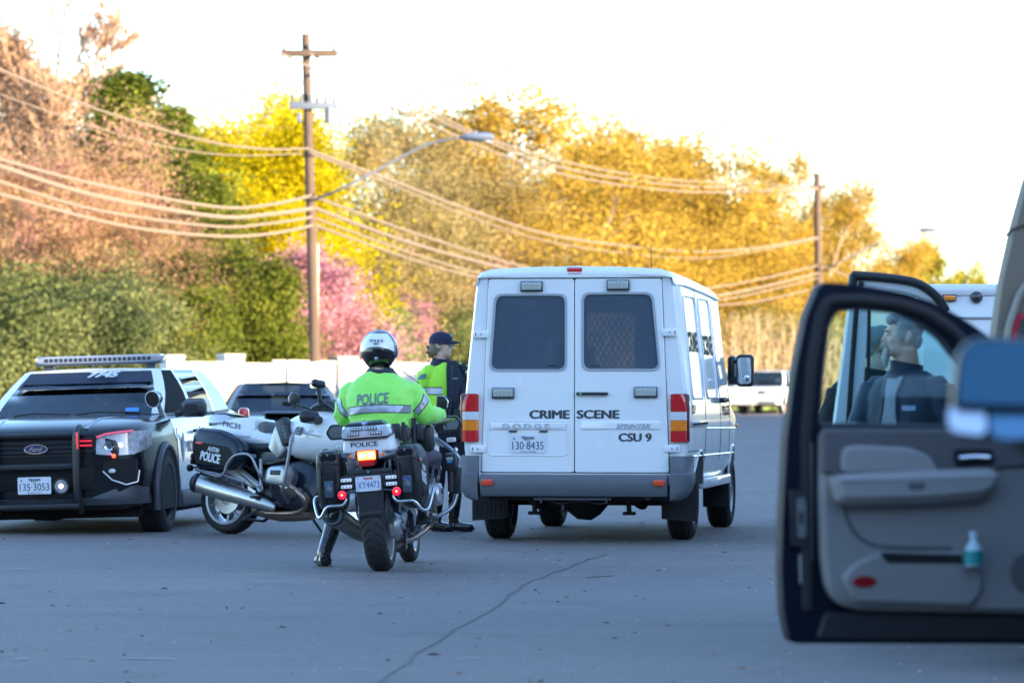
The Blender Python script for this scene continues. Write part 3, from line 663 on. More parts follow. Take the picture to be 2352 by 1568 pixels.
mk=MB(); mk.cyl((0,0,0),(0,0,1.6),.16,.13,12); mk.ell((0,0,1.6),(.13,.13,.10),12); o=mk.build('marker_post',mat('marker_yellow',(.75,.35,.03),.5)); o.location=P(1807,HZ,176.6); o.location.z=0; tagit(o,label='short orange yellow marker post beside the far white car',cat='post')
# ---------------- white crime scene van ----------------
def make_van():
    th=9.3
    van=empty('van',(.531,33.75,0),(0,0,R(-th)),label='white boxy crime scene van seen from behind with grey rear bumper',cat='van')
    # section half-profile (x,z) at full height; y stations give width factor, top height, bottom height
    def sect(y):
        t=max(0,min(1,(y)/3.3)); top=2.345-.085*t**1.5; wf=1-.012*t
        if y>3.3: 
            q=min(1,(y-3.3)/.95); top=2.26-(.98)*q**1.25; wf=.988-.05*q
        if y>4.25:
            q=(y-4.25)/.72; top=1.28-.35*q**2; wf=.938-.16*q**2
        prof=[(.0,.50),(.80,.50),(.90,.52),(.945,.62),(.962,.80),(.966,1.02),(.958,1.20),(.930,1.50),(.893,1.85),(.868,2.10),(.856,2.20),(.835,2.262),(.79,2.300),(.70,2.322),(.45,2.338),(.0,2.345)]
        out=[]
        for x,z in prof:
            if z>1.02: z2=1.02+(z-1.02)*(top-1.02)/(2.345-1.02) if top>1.02 else z
            else: z2=z
            if top<=1.06 and z>1.02: z2=1.02+(z-1.02)*.03
            if y>4.25 and z<1.02:
                q=(y-4.25)/.72; z2=max(z,.5)
            xx=x*wf
            if y<.09: xx=x-(.09-y)**2*3.2*(1 if x>.5 else 0); z2=z2-(.09-y)**2*2.5*(1 if z>2.1 else 0)
            out.append((xx,z2))
        return out
    ys=[.0,.015,.04,.09,.5,1.0,1.6,2.2,2.8,3.3,3.5,3.7,3.9,4.1,4.25,4.4,4.6,4.8,4.97]
    npf=16; vs=[];fs=[];mi=[]
    for y in ys:
        h=sect(y)
        for x,z in h: vs.append((x,y,z))
        for x,z in h[-2:0:-1]: vs.append((-x,y,z))
    n=2*npf-2
    def arch(c,y0,y1):  # leave wheel arches open in the side skin
        return False
    for i in range(len(ys)-1):
        for j in range(n):
            a=i*n+j; bq=i*n+(j+1)%n
            # windshield and cab side glass left open
            jj=j if j<npf-1 else n-1-j
            ym=(ys[i]+ys[i+1])/2
            if 3.45<ym<4.2 and jj>=10: continue            # windshield zone
            if 3.3<ym<4.05 and 7<=jj<=9: continue           # cab side windows
            fs.append([a,bq,bq+n,a+n])
    b=MB(); b.add(vs,fs); 
    # front cap
    L=len(ys)-1; b.add([vs[L*n+j] for j in range(n)],[list(range(n))])
    body=b.build('body',white_paint,van,smooth=35)
    # glass pieces fill the openings
    gl=MB(); gs=[]
    for i in range(len(ys)-1):
        ym=(ys[i]+ys[i+1])/2
        for j in range(n):
            jj=j if j<npf-1 else n-1-j
            if (3.45<ym<4.2 and jj>=10): gs.append([i*n+j,i*n+(j+1)%n,(i+1)*n+(j+1)%n,(i+1)*n+j])
    gl.add(vs,gs); gl.build('windshield',glass_mat('windshield_glass',(.75,.85,.8),.03),van)
    sg=MB(); ss=[]
    for i in range(len(ys)-1):
        ym=(ys[i]+ys[i+1])/2
        for j in range(n):
            jj=j if j<npf-1 else n-1-j
            if (3.3<ym<4.05 and 7<=jj<=9): ss.append([i*n+j,i*n+(j+1)%n,(i+1)*n+(j+1)%n,(i+1)*n+j])
    sg.add(vs,ss); sg.build('side_window',glass_mat('tinted_glass',(.18,.2,.2),.05),van)
    # rear ring frame around the doors (plane at y~0)
    hs=sect(0.0); 
    outer=[(x,z) for x,z in hs if z>.5]+[(-x,z) for x,z in reversed([p for p in hs if z>0 and p[0]>0 and p[1]>.5])]
    outer=[(.80,.50)]+[p for p in hs[2:-1]]+[(0,hs[-1][1])]+[(-x,z) for x,z in reversed(hs[2:-1])]+[(-.80,.50)]
    def u(x): return (x-626)*.001587
    def zz(y): return 2.401-y*.001587
    dl=[(-.806,.592),(.816,.592),(.748,2.245),(-.742,2.245)]
    f=MB(); f.plate(outer,[dl[::-1]],.012,XZ(.012)); f.build('rear_frame',white_paint,van,smooth=30)
    f=MB(); f.box((0,.10,1.42),(1.64,.02,1.68)); # dark seal seen in the door gaps
    # door seal as ring
    f=MB(); f.plate([(-.83,.57),(.84,.57),(.77,2.262),(-.765,2.262)],[[(-.76,.65),(-.70,2.2),(.705,2.2),(.77,.65)]],.01,XZ(.03)); f.build('door_seal',dark_void,van,smooth=0)
    glassm=glass_mat('sky_tone_glass',(.50,.54,.58),.0,.03,op=.42,dark=(.15,.20,.27))  # blue-grey diffuse share paints the reflected sky into the panes
    led_m=clear_lens
    for side in (-1,1):
        if side<0:
            o=[(-.800,.598),(-.004,.598),(-.004,2.238),(-.737,2.238)]; w=[(175,585),(575,585),(575,193),(205,193)]
        else:
            o=[(.004,.598),(.810,.598),(.743,2.238),(.004,2.238)]; w=[(677,583),(1080,583),(1040,187),(677,187)]
        hole=round_poly([(u(x),zz(y)) for x,y in w],.065,6)
        oo=round_poly(o,.02,3)
        d=MB(); d.plate(oo,[hole[::-1]],.03,XZ(.012),bev=.006)
        door=d.build('rear_door',white_paint,van,smooth=35)
        g=MB(); g.plate(round_poly([(u(x)+s1*.012,zz(y)+s2*.012) for (x,y),(s1,s2) in zip(w,((-1,-1),(1,-1),(1,1),(-1,1)))],.07,6),[],.005,XZ(-.005)); g.build('window',glassm,door)
        s=MB(); s.plate(round_poly([(u(x)+s1*.020,zz(y)+s2*.020) for (x,y),(s1,s2) in zip(w,((-1,-1),(1,-1),(1,1),(-1,1)))],.075,6),[hole[::-1]],.006,XZ(-.019),bev=.002); s.build('window_seal',mat('window_rubber',(.35,.37,.40),.5),door)
        t=MB(); t.box((u(503 if side<0 else 740),-.012,zz(567)),(.075,.004,.008)); t.build('window_label',black_plastic,door)
        # raised press-lines on the doors
        q=MB()
        if side<0:
            pts=[(160,862),(590,862),(590,905),(160,905)]
            q.tube([(u(x),-.019,zz(y)) for x,y in round_poly([(162,864),(588,864),(588,1046),(162,1046)],25,4)],.006,6,closed=True)
            q.tube([(u(x),-.019,zz(y)) for x,y in ((162,905),(588,905))],.007,6)
            q.plate(round_poly([(u(x),zz(y)) for x,y in ((170,903),(582,903),(582,868),(170,868))],.01,3),[],.012,XZ(-.016),bev=.006)
        else:
            q.plate(round_poly([(u(x),zz(y)) for x,y in ((660,908),(1092,908),(1088,860),(664,860))],.015,3),[],.010,XZ(-.016),bev=.007)
        q.build('pressed_panel',white_paint,door,smooth=60)
        hx=(122,1142)[side>0]
        for k,(cx,cy,w_) in enumerate(((((122,398,.125),(105,1012,.13)) if side<0 else ((1140,390,.125),(1152,1007,.13))))):
            h=MB(); h.box((u(cx),-.026,zz(cy)),(w_,.022,.062),.006); h.cyl((u(cx)-side*-.0,-.04,zz(cy)),(u(cx),-.03,zz(cy)),.006,n=10,mi=1); h.box((u(cx)+side*.045,-.037,zz(cy)),(.006,.004,.03),mi=1)
            h.build('hinge',[white_paint,black_plastic],door)
    # badges and writing
    badge=mat('badge_chrome',(.72,.74,.78),.25,metal=.6)
    dark_letter=mat('grey_vinyl',(.045,.052,.062),.5)
    def tx(t,x0,x1,y0,y1,m,y=-.0185,**k):
        return text('lettering',t,.1,XZ(y,(u(x0)+u(x1))/2,(zz(y0)+zz(y1))/2),m,van,fit=(u(x1)-u(x0),zz(y0)-zz(y1)),**k)
    tx('CRIME',382,602,803,850,dark_letter,bold=.0033,depth=.002)
    tx('SCENE',638,870,802,849,dark_letter,bold=.0033,depth=.002)
    tx('CSU 9',863,1043,925,971,dark_letter,bold=.0033,depth=.002)
    tx('D O D G E',237,495,876,902,badge,y=-.030,bold=.004,depth=.006)
    tx('SPRINTER',850,1038,876,899,badge,y=-.028,bold=.003,shear=.35,depth=.006)
    # door handle
    h=MB(); h.box((u(724),-.045,zz(716)),(u(810)-u(637),.022,.026),.012,seg=3); h.box((u(655),-.03,zz(716)),(.035,.03,.03),.008); h.box((u(795),-.03,zz(716)),(.03,.03,.024),.008); h.build('door_handle',black_plastic,van)
    h=MB(); h.cyl((u(663),-.062,zz(716)),(u(663),-.05,zz(716)),.008,n=12); h.build('lock',chrome,van)
    h=MB(); h.plate(round_poly([(u(x),zz(y)) for x,y in ((700,735),(775,735),(775,685),(700,685))],.02,4),[],.004,XZ(-.0175)); h.build('handle_recess',white_paint,van)
    # number plate
    pm=mat('plate_face',(.66,.70,.76),.35); ink=mat('plate_ink',(.03,.04,.08),.5)
    def plate(parent,M,w,h,big,top,ink_,small=True,tm=None,bits=True):
        p=MB(); p.plate(rring(w,h,.012,4),[],.003,M); po=p.build('number_plate',pm,parent)
        rim=MB(); rim.tube([(M@Vector((x,y,.003))) for x,y in rring(w*.97,h*.95,.01,4)],.0012,4,closed=True); rim.build('plate_rim',pm,po)
        text('plate_number',big,.1,M@Matrix.Translation((0,-h*.08,.0042)),ink_,po,fit=(w*.88,h*.44),depth=.001,bold=.000)
        text('plate_state',top,.1,M@Matrix.Translation((0,h*.345,.0042)),tm or ink_,po,fit=(w*.38,h*.14),depth=.001,bold=.004)
        if bits:
            text('plate_motto','The Lone Star State',.1,M@Matrix.Translation((0,-h*.41,.0042)),ink_,po,fit=(w*.45,h*.05),depth=.001,bold=.002)
            text('plate_class','EXEMPT',.1,M@Matrix.Translation((0,h*.235,.0042)),ink_,po,fit=(w*.2,h*.045),depth=.001,bold=.002)
            st=MB(); pts=[]
            for k in range(10):
                a=PI/2+k*PI/5; r_=(.1 if k%2==0 else .042)*h; pts.append((-w*.39+r_*math.cos(a),h*.30+r_*math.sin(a)))
            st.plate(pts,[],.001,M@Matrix.Translation((0,0,.0035))); st.build('plate_star',mat('plate_star_blue',(.15,.2,.3),.5),po)
        return po
    make_van.plate=plate
    plate(van,XZ(-.022,u(376),zz(985)),.305,.152,'130·8435','TEXAS',ink)
    for x in (295,460):
        p=MB(); p.box((u(x),-.026,zz(917)),(.07,.02,.014),.003); p.build('plate_lamp',black_plastic,van)
    # warning lights
    def led(x0,x1,y0,y1):
        cx,cz=(u(x0)+u(x1))/2,(zz(y0)+zz(y1))/2; w=u(x1)-u(x0); h=zz(y0)-zz(y1)
        f=MB(); f.box((cx,-.030,cz),(w,.03,h),.008); fo=f.build('warning_light',mat('led_bezel',(.16,.19,.24),.3,metal=.5),van)
        k=MB(); k.box((cx,-.041,cz-.004),(w*.93,.012,h*.88),.004); k.build('led_back',black_plastic,fo)
        f=MB(); f.box((cx,-.047,cz+.002),(w*.86,.01,h*.70),.004); f.build('lens',mat('led_lens',(.50,.53,.50),.25,coat=.5,var=.12,vs=50),fo)
        d=MB()
        for i in range(4):
            for j in range(2):
                px,pz=cx+(i-1.5)*w*.205,cz+.002+(j-.5)*h*.32
                d.lathe([(0,.016),(-.002,.014),(-.002,.011),(0,.010)],(px,-.0535,pz),'y',14); d.ell((px,-.052,pz),(.006,.003,.006),8,mi=1)
        d.build('led',[mat('led_rim',(.3,.32,.3),.3),mat('led_dot',(.7,.72,.55),.2)],fo)
    led(335,458,113,172); led(800,926,108,168); led(180,304,682,743); led(948,1075,677,738)
    # tail lights wrap the corner
    for sd in (-1,1):
        xo=.972; xi=.822
        zs=[(1.262,1.113,red_lens),(1.113,1.042,clear_lens),(1.042,.952,orange_lens),(.952,.858,red_lens)]
        base=MB(); base.box((sd*.902,-.004,1.06),(.155,.05,.41),.02); bo=base.build('tail_light',mat('lamp_housing',(.1,.01,.01),.3),van)
        for (z1,z0,m) in zs:
            def outx(z):
                e=1 if z<1.15 else math.sqrt(max(0,1-((z-1.15)/.135)**2*.75)); return .985 if False else xi+(xo+.006-xi)*(.25+.75*e)
            rings=[]
            for q in range(5):
                z=z0+.001+(z1-z0-.002)*q/4; X=outx(z); ring=[(sd*xi,-.030,z),(sd*(X-.05),-.040,z),(sd*(X-.018),-.030,z),(sd*X,-.002,z),(sd*(X-.004),.10,z),(sd*(X-.03),.10,z),(sd*xi,.02,z)]
                rings.append(ring)
            l=MB(); l.loft(rings); nm='red_lamp' if m is red_lens else ('reversing_lamp' if m is clear_lens else 'turn_signal'); l.build(nm,m,bo,smooth=50)
        # bumper corner
    bl=MB()
    def bring(x,y0,zb,zt,dep): return [(x,y0+dep,zt),(x,y0,zt),(x,y0-.015,(zt*.7+zb*.3)),(x,y0-.008,zb+.06),(x,y0+.03,zb),(x,y0+dep,zb)]
    rings=[]
    for x in [-.80,-.6,-.3,0,.3,.6,.80]:
        rings.append(bring(x,-.085-.02*(1-(x/.8)**2),.395,.582,.12))
    bl.loft(rings); bm_=bl.build('bumper',grey_plastic,van,smooth=50,bevel=.008)
    for sd in (-1,1):
        rings=[]
        for k,(z,ins) in enumerate([(.740,.012),(.735,0),(.60,0),(.585,-.012),(.52,-.010),(.44,.012),(.385,.05),(.36,.10)]):
            X=.985-ins; yb=-.07+max(0,ins)*.3-(.02 if z<.6 else 0)
            rings.append([(sd*.822,yb-.0,z),(sd*(X-.08),yb-.012,z),(sd*(X-.03),yb+.010,z),(sd*X,yb+.06,z),(sd*X,.28-ins*2,z),(sd*(X-.06),.28-ins*2,z),(sd*.822,.05,z)])
        c=MB(); c.loft(rings); c.build('bumper_corner',grey_plastic,van,smooth=50)
    for (x0,x1) in ((132,195),(1058,1120)):
        r_=MB(); r_.box(((u(x0)+u(x1))/2,-.118,zz(1188)),(u(x1)-u(x0),.012,.05),.004); ro=r_.build('reflector',mat('reflector_red',(.75,.06,.015),.3,coat=.6,var=.15,vs=80,emit=(.8,.04,.0),es=.0),van)
        s=MB(); 
        for q in (-.35,.35): s.cyl(((u(x0)+u(x1))/2+q*(u(x1)-u(x0)),-.126,zz(1188)),((u(x0)+u(x1))/2+q*(u(x1)-u(x0)),-.12,zz(1188)),.004,n=8)
        s.build('screw',dark_steel,ro)
    # high brake light, roof ribs, gutters, antenna
    h=MB(); h.box((u(628),.0,zz(62)),(.132,.07,.062),.008); h.build('high_brake_light',red_lens,van)
    g=MB()
    for sd in (-1,1):
        pts=[]
        for y in (0.02,.5,1,2,2.8,3.28):
            s_=sect(y); pts.append((sd*(s_[10][0]+.006),y,s_[10][1]))
        g.tube(pts,.013,8)
        pts=[(x_,y_,z_+.001) for x_,y_,z_ in [(sd*(sect(0)[k][0]+.002),-.003,sect(0)[k][1]) for k in (10,11,12,13)]]
    g.build('roof_gutter',white_paint,van)
    # rear header lip, proud of the doors
    hl=MB(); xs=[-.85,-.835,-.80,-.72,-.4,0,.4,.72,.80,.835,.85]; zt=[2.20,2.255,2.293,2.318,2.335,2.342,2.335,2.318,2.293,2.255,2.20]
    rings=[]
    for x,z in zip(xs,zt):
        zb=min(z-.012,2.250); rings.append([(x,.05,z+.004),(x,.012,z+.003),(x,-.022,z-.018),(x,-.036,max(zb+.004,z-.05)),(x,-.03,zb-.002),(x,.0,zb-.006)])
    hl.loft(rings); hl.build('roof_lip',white_paint,van,smooth=60)
    rr=MB()
    for x in (-.52,-.26,.02,.30,.56):
        rr.tube([(x,.05,2.338-.05*x*x),(x,1.5,2.325-.05*x*x),(x,3.2,2.262-.05*x*x)],.012,6,flat=(2.2,1))
    rr.build('roof_rib',white_paint,van)
    a=MB(); a.tube([(.30,2.8,2.25),(.29,2.82,2.62)],[.005,.003],6); a.cyl((.30,2.8,2.25),(.30,2.8,2.30),.025,.012); a.build('antenna',black_plastic,van)
    # side details (right side is seen): window pressings, rail, seam lines, handles, writing
    bv=bvh_of(body)
    def side(y,z,off=.004,sd=1):
        h=bv.ray_cast(Vector((sd*2,y,z)),Vector((-sd,0,0))); 
        return Vector((h[0].x+sd*off,y,z)) if h[0] is not None else Vector((sd*.96,y,z))
    def sideline(pts,r,name,m,sd=1,flat=None,step=.12,off=.002):
        b=MB(); q=[]
        for i in range(len(pts)-1):
            a_=Vector(pts[i]);c_=Vector(pts[i+1]); N=max(1,int((c_-a_).length/step))
            for k in range(N): q.append(a_.lerp(c_,k/N))
        q.append(Vector(pts[-1])); b.tube([side(p.x,p.y,off,sd) for p in q],r,6,flat=flat); return b.build(name,m,van)
    for sd in (1,-1):
        for (y0,y1) in ((.42,1.28),(1.55,2.42)):
            pts=round_poly([(y0,1.22),(y1,1.22),(y1,2.10),(y0,2.10)],.1,4)
            sideline([*pts,pts[0]],.010,'window_pressing',white_paint,sd,flat=(1,1))
        for y in (1.38,2.60,3.45):
            sideline([(y,.56),(y,2.17 if y<3 else 1.30)],.0035,'panel_gap',dark_void,sd,off=0)
        sideline([(.10,.775),(1.38,.77)],.004,'panel_gap',dark_void,sd,off=0)
        sideline([(1.38,.96),(4.3,.93)],.008,'body_crease',white_paint,sd); sideline([(.45,.73),(4.3,.70)],.008,'body_crease',white_paint,sd)
        # slide rail
        b=MB(); b.box((sd*.972,.78,1.005),(.02,1.15,.052),.006); ro=b.build('slide_rail',silver,van); b=MB(); b.box((sd*.984,.78,1.005),(.006,1.1,.018)); b.build('rail_slot',dark_void,ro)
        for y in (2.48,2.74):
            h=MB(); h.box((sd*1.0,y,1.20),(.03,.17,.035),.012); h.box((sd*.98,y,1.2),(.04,.05,.05),.01); h.build('side_handle',black_plastic,van)
        # mirror
        m=MB(); m.tube([(sd*.93,3.62,1.38),(sd*1.06,3.58,1.37)],[.04,.028],8); m.tube([(sd*.93,3.66,1.55),(sd*1.05,3.6,1.56)],[.02,.016],8); m.box((sd*.945,3.72,1.48),(.07,.28,.26),.04)
        m.box((sd*1.08,3.56,1.47),(.165,.10,.30),.04,seg=3); mo=m.build('side_mirror',black_plastic,van)
        g=MB(); g.plate(rring(.125,.245,.03,4),[],.004,XZ(3.506,sd*1.078,1.47)); g.build('mirror_glass',mirror_m,mo)
        g=MB(); g.ell((sd*1.095,3.503,1.40),(.032,.008,.032),14); g.build('blind_spot_mirror',mirror_m,mo)
    def stext(t,y0,y1,z0,z1,m,bold=.004):
        vs,fs=text_mesh(t,.1,bold); x0=min(v.x for v in vs);x1=max(v.x for v in vs);a0=min(v.y for v in vs);a1=max(v.y for v in vs)
        M=YZ(0,(y0+y1)/2,(z0+z1)/2)
        vv=[M@Vector(((v.x-(x0+x1)/2)*(y1-y0)/(x1-x0),(v.y-(a0+a1)/2)*(z1-z0)/(a1-a0),1.0)) for v in vs]
        return project('lettering',vv,fs,bv,(-1,0,0),m,van,off=.004,maxedge=.15)
    stext('CRIME',.50,1.22,1.62,1.80,dark_letter); stext('SCENE',1.62,2.38,1.60,1.78,dark_letter); stext('CSU 9',.33,.62,1.09,1.17,dark_letter)
    stext('POLICE',2.75,3.35,1.06,1.15,mat('police_red_vinyl',(.12,.03,.08),.5))
    # wheel arches: dark wells set flush with the side skin, with lips
    for sd in (1,-1):
        for yc in (1.0,4.02):
            pts=[(yc+.40*math.cos(t_),.36+.40*math.sin(t_)*1.03) for t_ in [PI*(.09+.82*k/18) for k in range(19)]]
            a=MB(); n_=len(pts); out=[side(y_,max(z_,.60),.003,sd) for y_,z_ in pts]; out=[Vector((p.x,y_,z_)) for p,(y_,z_) in zip(out,pts)]
            inn=[Vector((sd*.60,y_,z_)) for y_,z_ in pts]; cx=sum(p.x for p in out)/n_
            a.add(out+inn,[[i,i+1,i+1+n_,i+n_] for i in range(n_-1)]+[list(range(n_))]); ao=a.build('wheel_well',dark_void,van,smooth=0)
            lip=MB(); lip.tube([p+Vector((sd*.002,0,0)) for p in out],.009,8); lip.build('arch_lip',white_paint,ao)
        sk=MB(); sk.box((sd*.90,2.5,.47),(.10,2.05,.09),.02); sk.build('side_sill',white_paint,van)
    for sd in (1,-1):
        wheel(van,(sd*.80,1.0,.338),.338,.225,sd,.205,8,silver,tread=5); wheel(van,(sd*.80,4.02,.338),.338,.225,sd,.205,8,silver,tread=5)
        m=MB(); 
        m.plate([(-.15,.19),(.16,.165),(.16,.50),(-.15,.50)] if sd>0 else [(-.16,.165),(.15,.19),(.15,.50),(-.16,.50)],[],.012,XZ(.58,sd*.82,0)); 
        for k in range(7): m.box((sd*.82-.12+k*.04,.567,.34),(.01,.006,.28))
        m.build('mud_flap',rubber,van)
        m=MB(); m.plate([(-.12,.20),(.12,.20),(.12,.52),(-.12,.52)],[],.012,XZ(3.60,sd*.80,0)); m.build('mud_flap',rubber,van)
    # underside: floor, axle with differential, leaf springs, tow frame, exhaust, shock mounts
    un=mat('underbody',(.02,.02,.022),.8,var=.3,vs=10)
    b=MB(); b.box((0,2.3,.47),(1.7,4.3,.10)); b.box((0,.25,.42),(1.5,.3,.12)); b.build('underbody',un,van)
    b=MB(); b.cyl((-.75,1.0,.34),(.75,1.0,.34),.05); b.lathe([(-.19,.02),(-.17,.09),(-.08,.16),(.04,.17),(.12,.12),(.19,.04)],(-.04,.98,.33),'x',20); b.build('axle',un,van)
    for sd in (-1,1):
        b=MB(); b.tube([(sd*.45,.35,.40),(sd*.45,.7,.30),(sd*.45,1.0,.27),(sd*.45,1.5,.36)],.03,6,flat=(1.2,.6)); b.build('leaf_spring',un,van)
        b=MB(); b.tube([(sd*.40,.42,.42),(sd*.41,.42,.25)],.022,6); b.box((sd*.41,.42,.24),(.11,.05,.03),.008); b.build('spring_shackle',un,van)
    b=MB(); b.box((-.01,-.03,.375),(.66,.06,.02)); b.box((-.28,-.05,.365),(.015,.05,.05)); b.box((.28,-.05,.365),(.015,.05,.05)); b.tube([(-.2,0,.35),(-.12,0,.33),(-.02,0,.355),(.1,0,.355),(.2,0,.335),(.3,0,.345)],.008,6); b.build('spare_wheel_carrier',dark_steel,van)
    b=MB(); b.tube([(.62,0.05,.39),(.5,.3,.40),(.3,1.4,.42)],.028,10); b.build('exhaust_pipe',dark_steel,van)
    # cabin: floor, cage wall with mesh, cabinets, seats
    dk=mat('van_interior',(.05,.055,.06),.8)
    b=MB(); b.box((0,1.5,.62),(1.75,2.9,.04)); b.box((-.80,1.5,1.36),(.03,2.7,1.4)); b.box((.80,1.5,1.36),(.03,2.7,1.4)); b.box((0,1.6,2.12),(1.5,2.8,.03)); b.build('cargo_lining',dk,van)
    b=MB(); b.plate([(-.84,.64),(.84,.64),(.80,2.18),(-.80,2.18)],[[(-.33,1.35),(-.33,2.0),(.12,2.0),(.12,1.35)]],.02,XZ(3.0)); b.build('bulkhead',dk,van,smooth=0)
    b=MB()
    for k in range(-12,16):
        for sg_ in (1,-1):
            xa=-.33+k*.055; za=1.35 if sg_>0 else 2.0; slope=1.7*sg_
            t0=max(0,-.33-xa); t1=min(.12-xa,.65/abs(slope))
            if t1>t0: b.tube([(xa+t0,2.96,za+slope*t0),(xa+t1,2.96,za+slope*t1)],.006,4)
    b.build('cage_mesh',mat('cage_grey',(.10,.11,.12),.6),van)
    wm=mat('cabinet_paint',(.38,.42,.46),.5,var=.05)
    b=MB(); b.box((-.56,1.2,1.45),(.32,.5,.6),.01); b.build('cabinet',wm,van); b=MB(); b.box((.66,1.2,1.48),(.30,.5,.56),.01); b.build('cabinet',wm,van)
    b=MB()
    for x in (-.45,.45): b.box((x,3.5,1.15),(.5,.14,.7),.06); b.box((x,3.48,1.6),(.26,.1,.2),.04); b.box((x,3.7,.85),(.5,.5,.14),.05)
    b.build('cab_seat',dk,van)
    b=MB(); b.lathe([(.93,.2)],(0,0,0)) if False else None
    mk=MB(); mk.box((side(4.5,.95).x+.004,4.5,.95),(.03,.06,.04),.008); mk.build('side_marker_lamp',orange_lens,van)
    return van
van=make_van()
# ---------------- police motorcycles ----------------
def se(cx,y,cz,hw,hh,n=20,p=2.6,tilt=0):
    r=[]
    for k in range(n):
        a=2*PI*k/n; c,s_=math.cos(a),math.sin(a)
        r.append((cx+hw*math.copysign(abs(c)**(2/p),c),y+tilt*s_,cz+hh*math.copysign(abs(s_)**(2/p),s_)))
    return r
def motorcycle(loc,rot,ex,label,ride):
    bk=empty('police_motorcycle',loc,rot,label=label,cat='motorcycle',group='police motorcycles')
    BM=lambda m:m
    seatm=mat('seat_vinyl',(.02,.021,.024),.5,bump=.2,bs=200,bdist=.001); alu=mat('cast_aluminium',(.36,.38,.41),.38,metal=.7,var=.12,vs=20)
    def mk(name,m,f,parent=bk,**k):
        b=MB(); f(b); return b.build(name,m,parent,**k)
    # wheels
    for (y,r,w,nm) in ((0,.316,.175,'rear'),(1.485,.30,.12,'front')):
        h=w/2; prof=[(-h*.80,r-.085),(-h*.98,r-.055)]+[(-h*math.cos(a_),r-.055+.055*math.sin(a_)**.8) for a_ in [PI*k/14 for k in range(1,14)]]+[(h*.98,r-.055),(h*.80,r-.085)]
        t=MB(); t.lathe(prof,(0,y,r),'x',56)
        wo=t.build('wheel',mat('moto_tyre',(.022,.022,.024),.75,var=.2,vs=30),bk,smooth=60)
        g=MB()   # rain grooves cut as dark inlays on the tread
        for k in range(30):
            for sd in (-1,1):
                a0=2*PI*k/30+(.1 if sd>0 else 0); pts=[]
                for q in range(5):
                    u_=q/4; ax=PI/2-sd*(.18+.95*u_); rr=r-.055+.055*math.sin(ax)**.8+.0006; an=a0-.20*u_**1.4
                    pts.append((-h*math.cos(ax)*1.0,y+rr*math.sin(an),r+rr*math.cos(an)))
                g.tube(pts,[.0035,.004,.004,.003,.001],4,caps=False)
        g.build('tread_groove',dark_void,wo,smooth=0)
        rim=MB(); R_=r-.085
        rim.lathe([(-h*.85,R_+.008),(-h*.8,R_-.012),(-h*.3,R_-.03),(h*.3,R_-.03),(h*.8,R_-.012),(h*.85,R_+.008)],(0,y,r),'x',48)
        for k in range(10):
            a0=2*PI*(k//2)/5+(.16 if k%2 else -.16); a1=2*PI*(k//2)/5+(.30 if k%2 else -.30)
            rim.tube([(ex*.01,y+.05*math.cos(a0),r+.05*math.sin(a0)),(ex*.03,y+R_*.55*math.cos((a0+a1)/2),r+R_*.55*math.sin((a0+a1)/2)),(ex*.04,y+(R_-.02)*math.cos(a1),r+(R_-.02)*math.sin(a1))],[.016,.013,.012],6,flat=(1,1))
        rim.lathe([(-.05,.03),(-.05,.06),(.05,.06),(.05,.03)],(0,y,r),'x',20)
        rim.build('rim',silver,wo)
        for sd in ((-1,1) if nm=='front' else (ex,)):
            d=MB(); d.lathe([(sd*.055,.06),(sd*.055,.14 if nm=='rear' else .15),(sd*.060,.14 if nm=='rear' else .15),(sd*.060,.06)],(0,y,r),'x',32); d.build('brake_disc',steel,wo)
    # final drive on the side opposite the exhaust
    s_=-ex
    mk('final_drive',alu,lambda b:(b.lathe([(s_*.085,.02),(s_*.09,.085),(s_*.125,.10),(s_*.15,.085),(s_*.165,.05),(s_*.17,.0)],(0,0,.316),'x',24),b.tube([(s_*.12,.02,.33),(s_*.12,.28,.36),(s_*.09,.52,.40)],[.065,.05,.055],12,smooth=3),b.cyl((s_*.17,0,.316),(s_*.19,0,.316),.03),[b.box((s_*.15,.06*math.cos(k),.316+.06*math.sin(k)),(.04,.012,.012),.003) for k in range(6)]))
    mk('swing_arm_link',dark_steel,lambda b:(b.tube([(s_*.11,.03,.24),(s_*.10,.3,.27),(s_*.09,.52,.32)],.014,8),b.tube([(s_*.12,.12,.40),(s_*.13,.20,.62)],[.035,.03],10)))
    # engine, gearbox, cylinders, belly
    mk('engine',dark_steel,lambda b:(b.box((0,.80,.46),(.30,.46,.34),.05),b.box((0,.50,.45),(.26,.26,.30),.05),b.box((0,1.08,.46),(.22,.14,.26),.04),b.box((0,.78,.27),(.26,.5,.06),.02)))
    for sd in (-1,1):
        c=mk('cylinder',alu,lambda b:(b.loft([se(0,0,0,.085,.075,16,3)]) if False else b.tube([(sd*.14,.80,.50),(sd*.26,.79,.51)],[.085,.085],16,flat=(1,.9)),[b.lathe([(-.003,.06),(-.003,.10),(.003,.10),(.003,.06)],(sd*(.16+.018*k),.80,.50),'x',16) for k in range(5)]))
        cc=mk('cylinder_cover',silver,lambda b:b.loft([[(sd*x,.79+q*(yy),.51+q*zz_) for yy,zz_ in round_poly([(-.12,-.075),(.10,-.095),(.13,.04),(.08,.09),(-.09,.08),(-.13,.02)],.04,4)] for x,q in ((.26,1),(.33,1.0),(.365,.86),(.375,.6))]),parent=c)
        mk('cover_insert',black_plastic,lambda b:b.box((sd*.374,.80,.53),(.012,.12,.045),.006),parent=cc)
        mk('exhaust_header',mat('burnt_steel',(.36,.27,.22),.35,metal=.9,var=.3,vs=8),lambda b:b.tube([(sd*.27,.86,.44),(sd*.28,.98,.38),(sd*.25,1.05,.30),(sd*.18,1.0,.23),(sd*.12,.8,.19),(sd*.10,.5,.19)],.024,10,smooth=5))
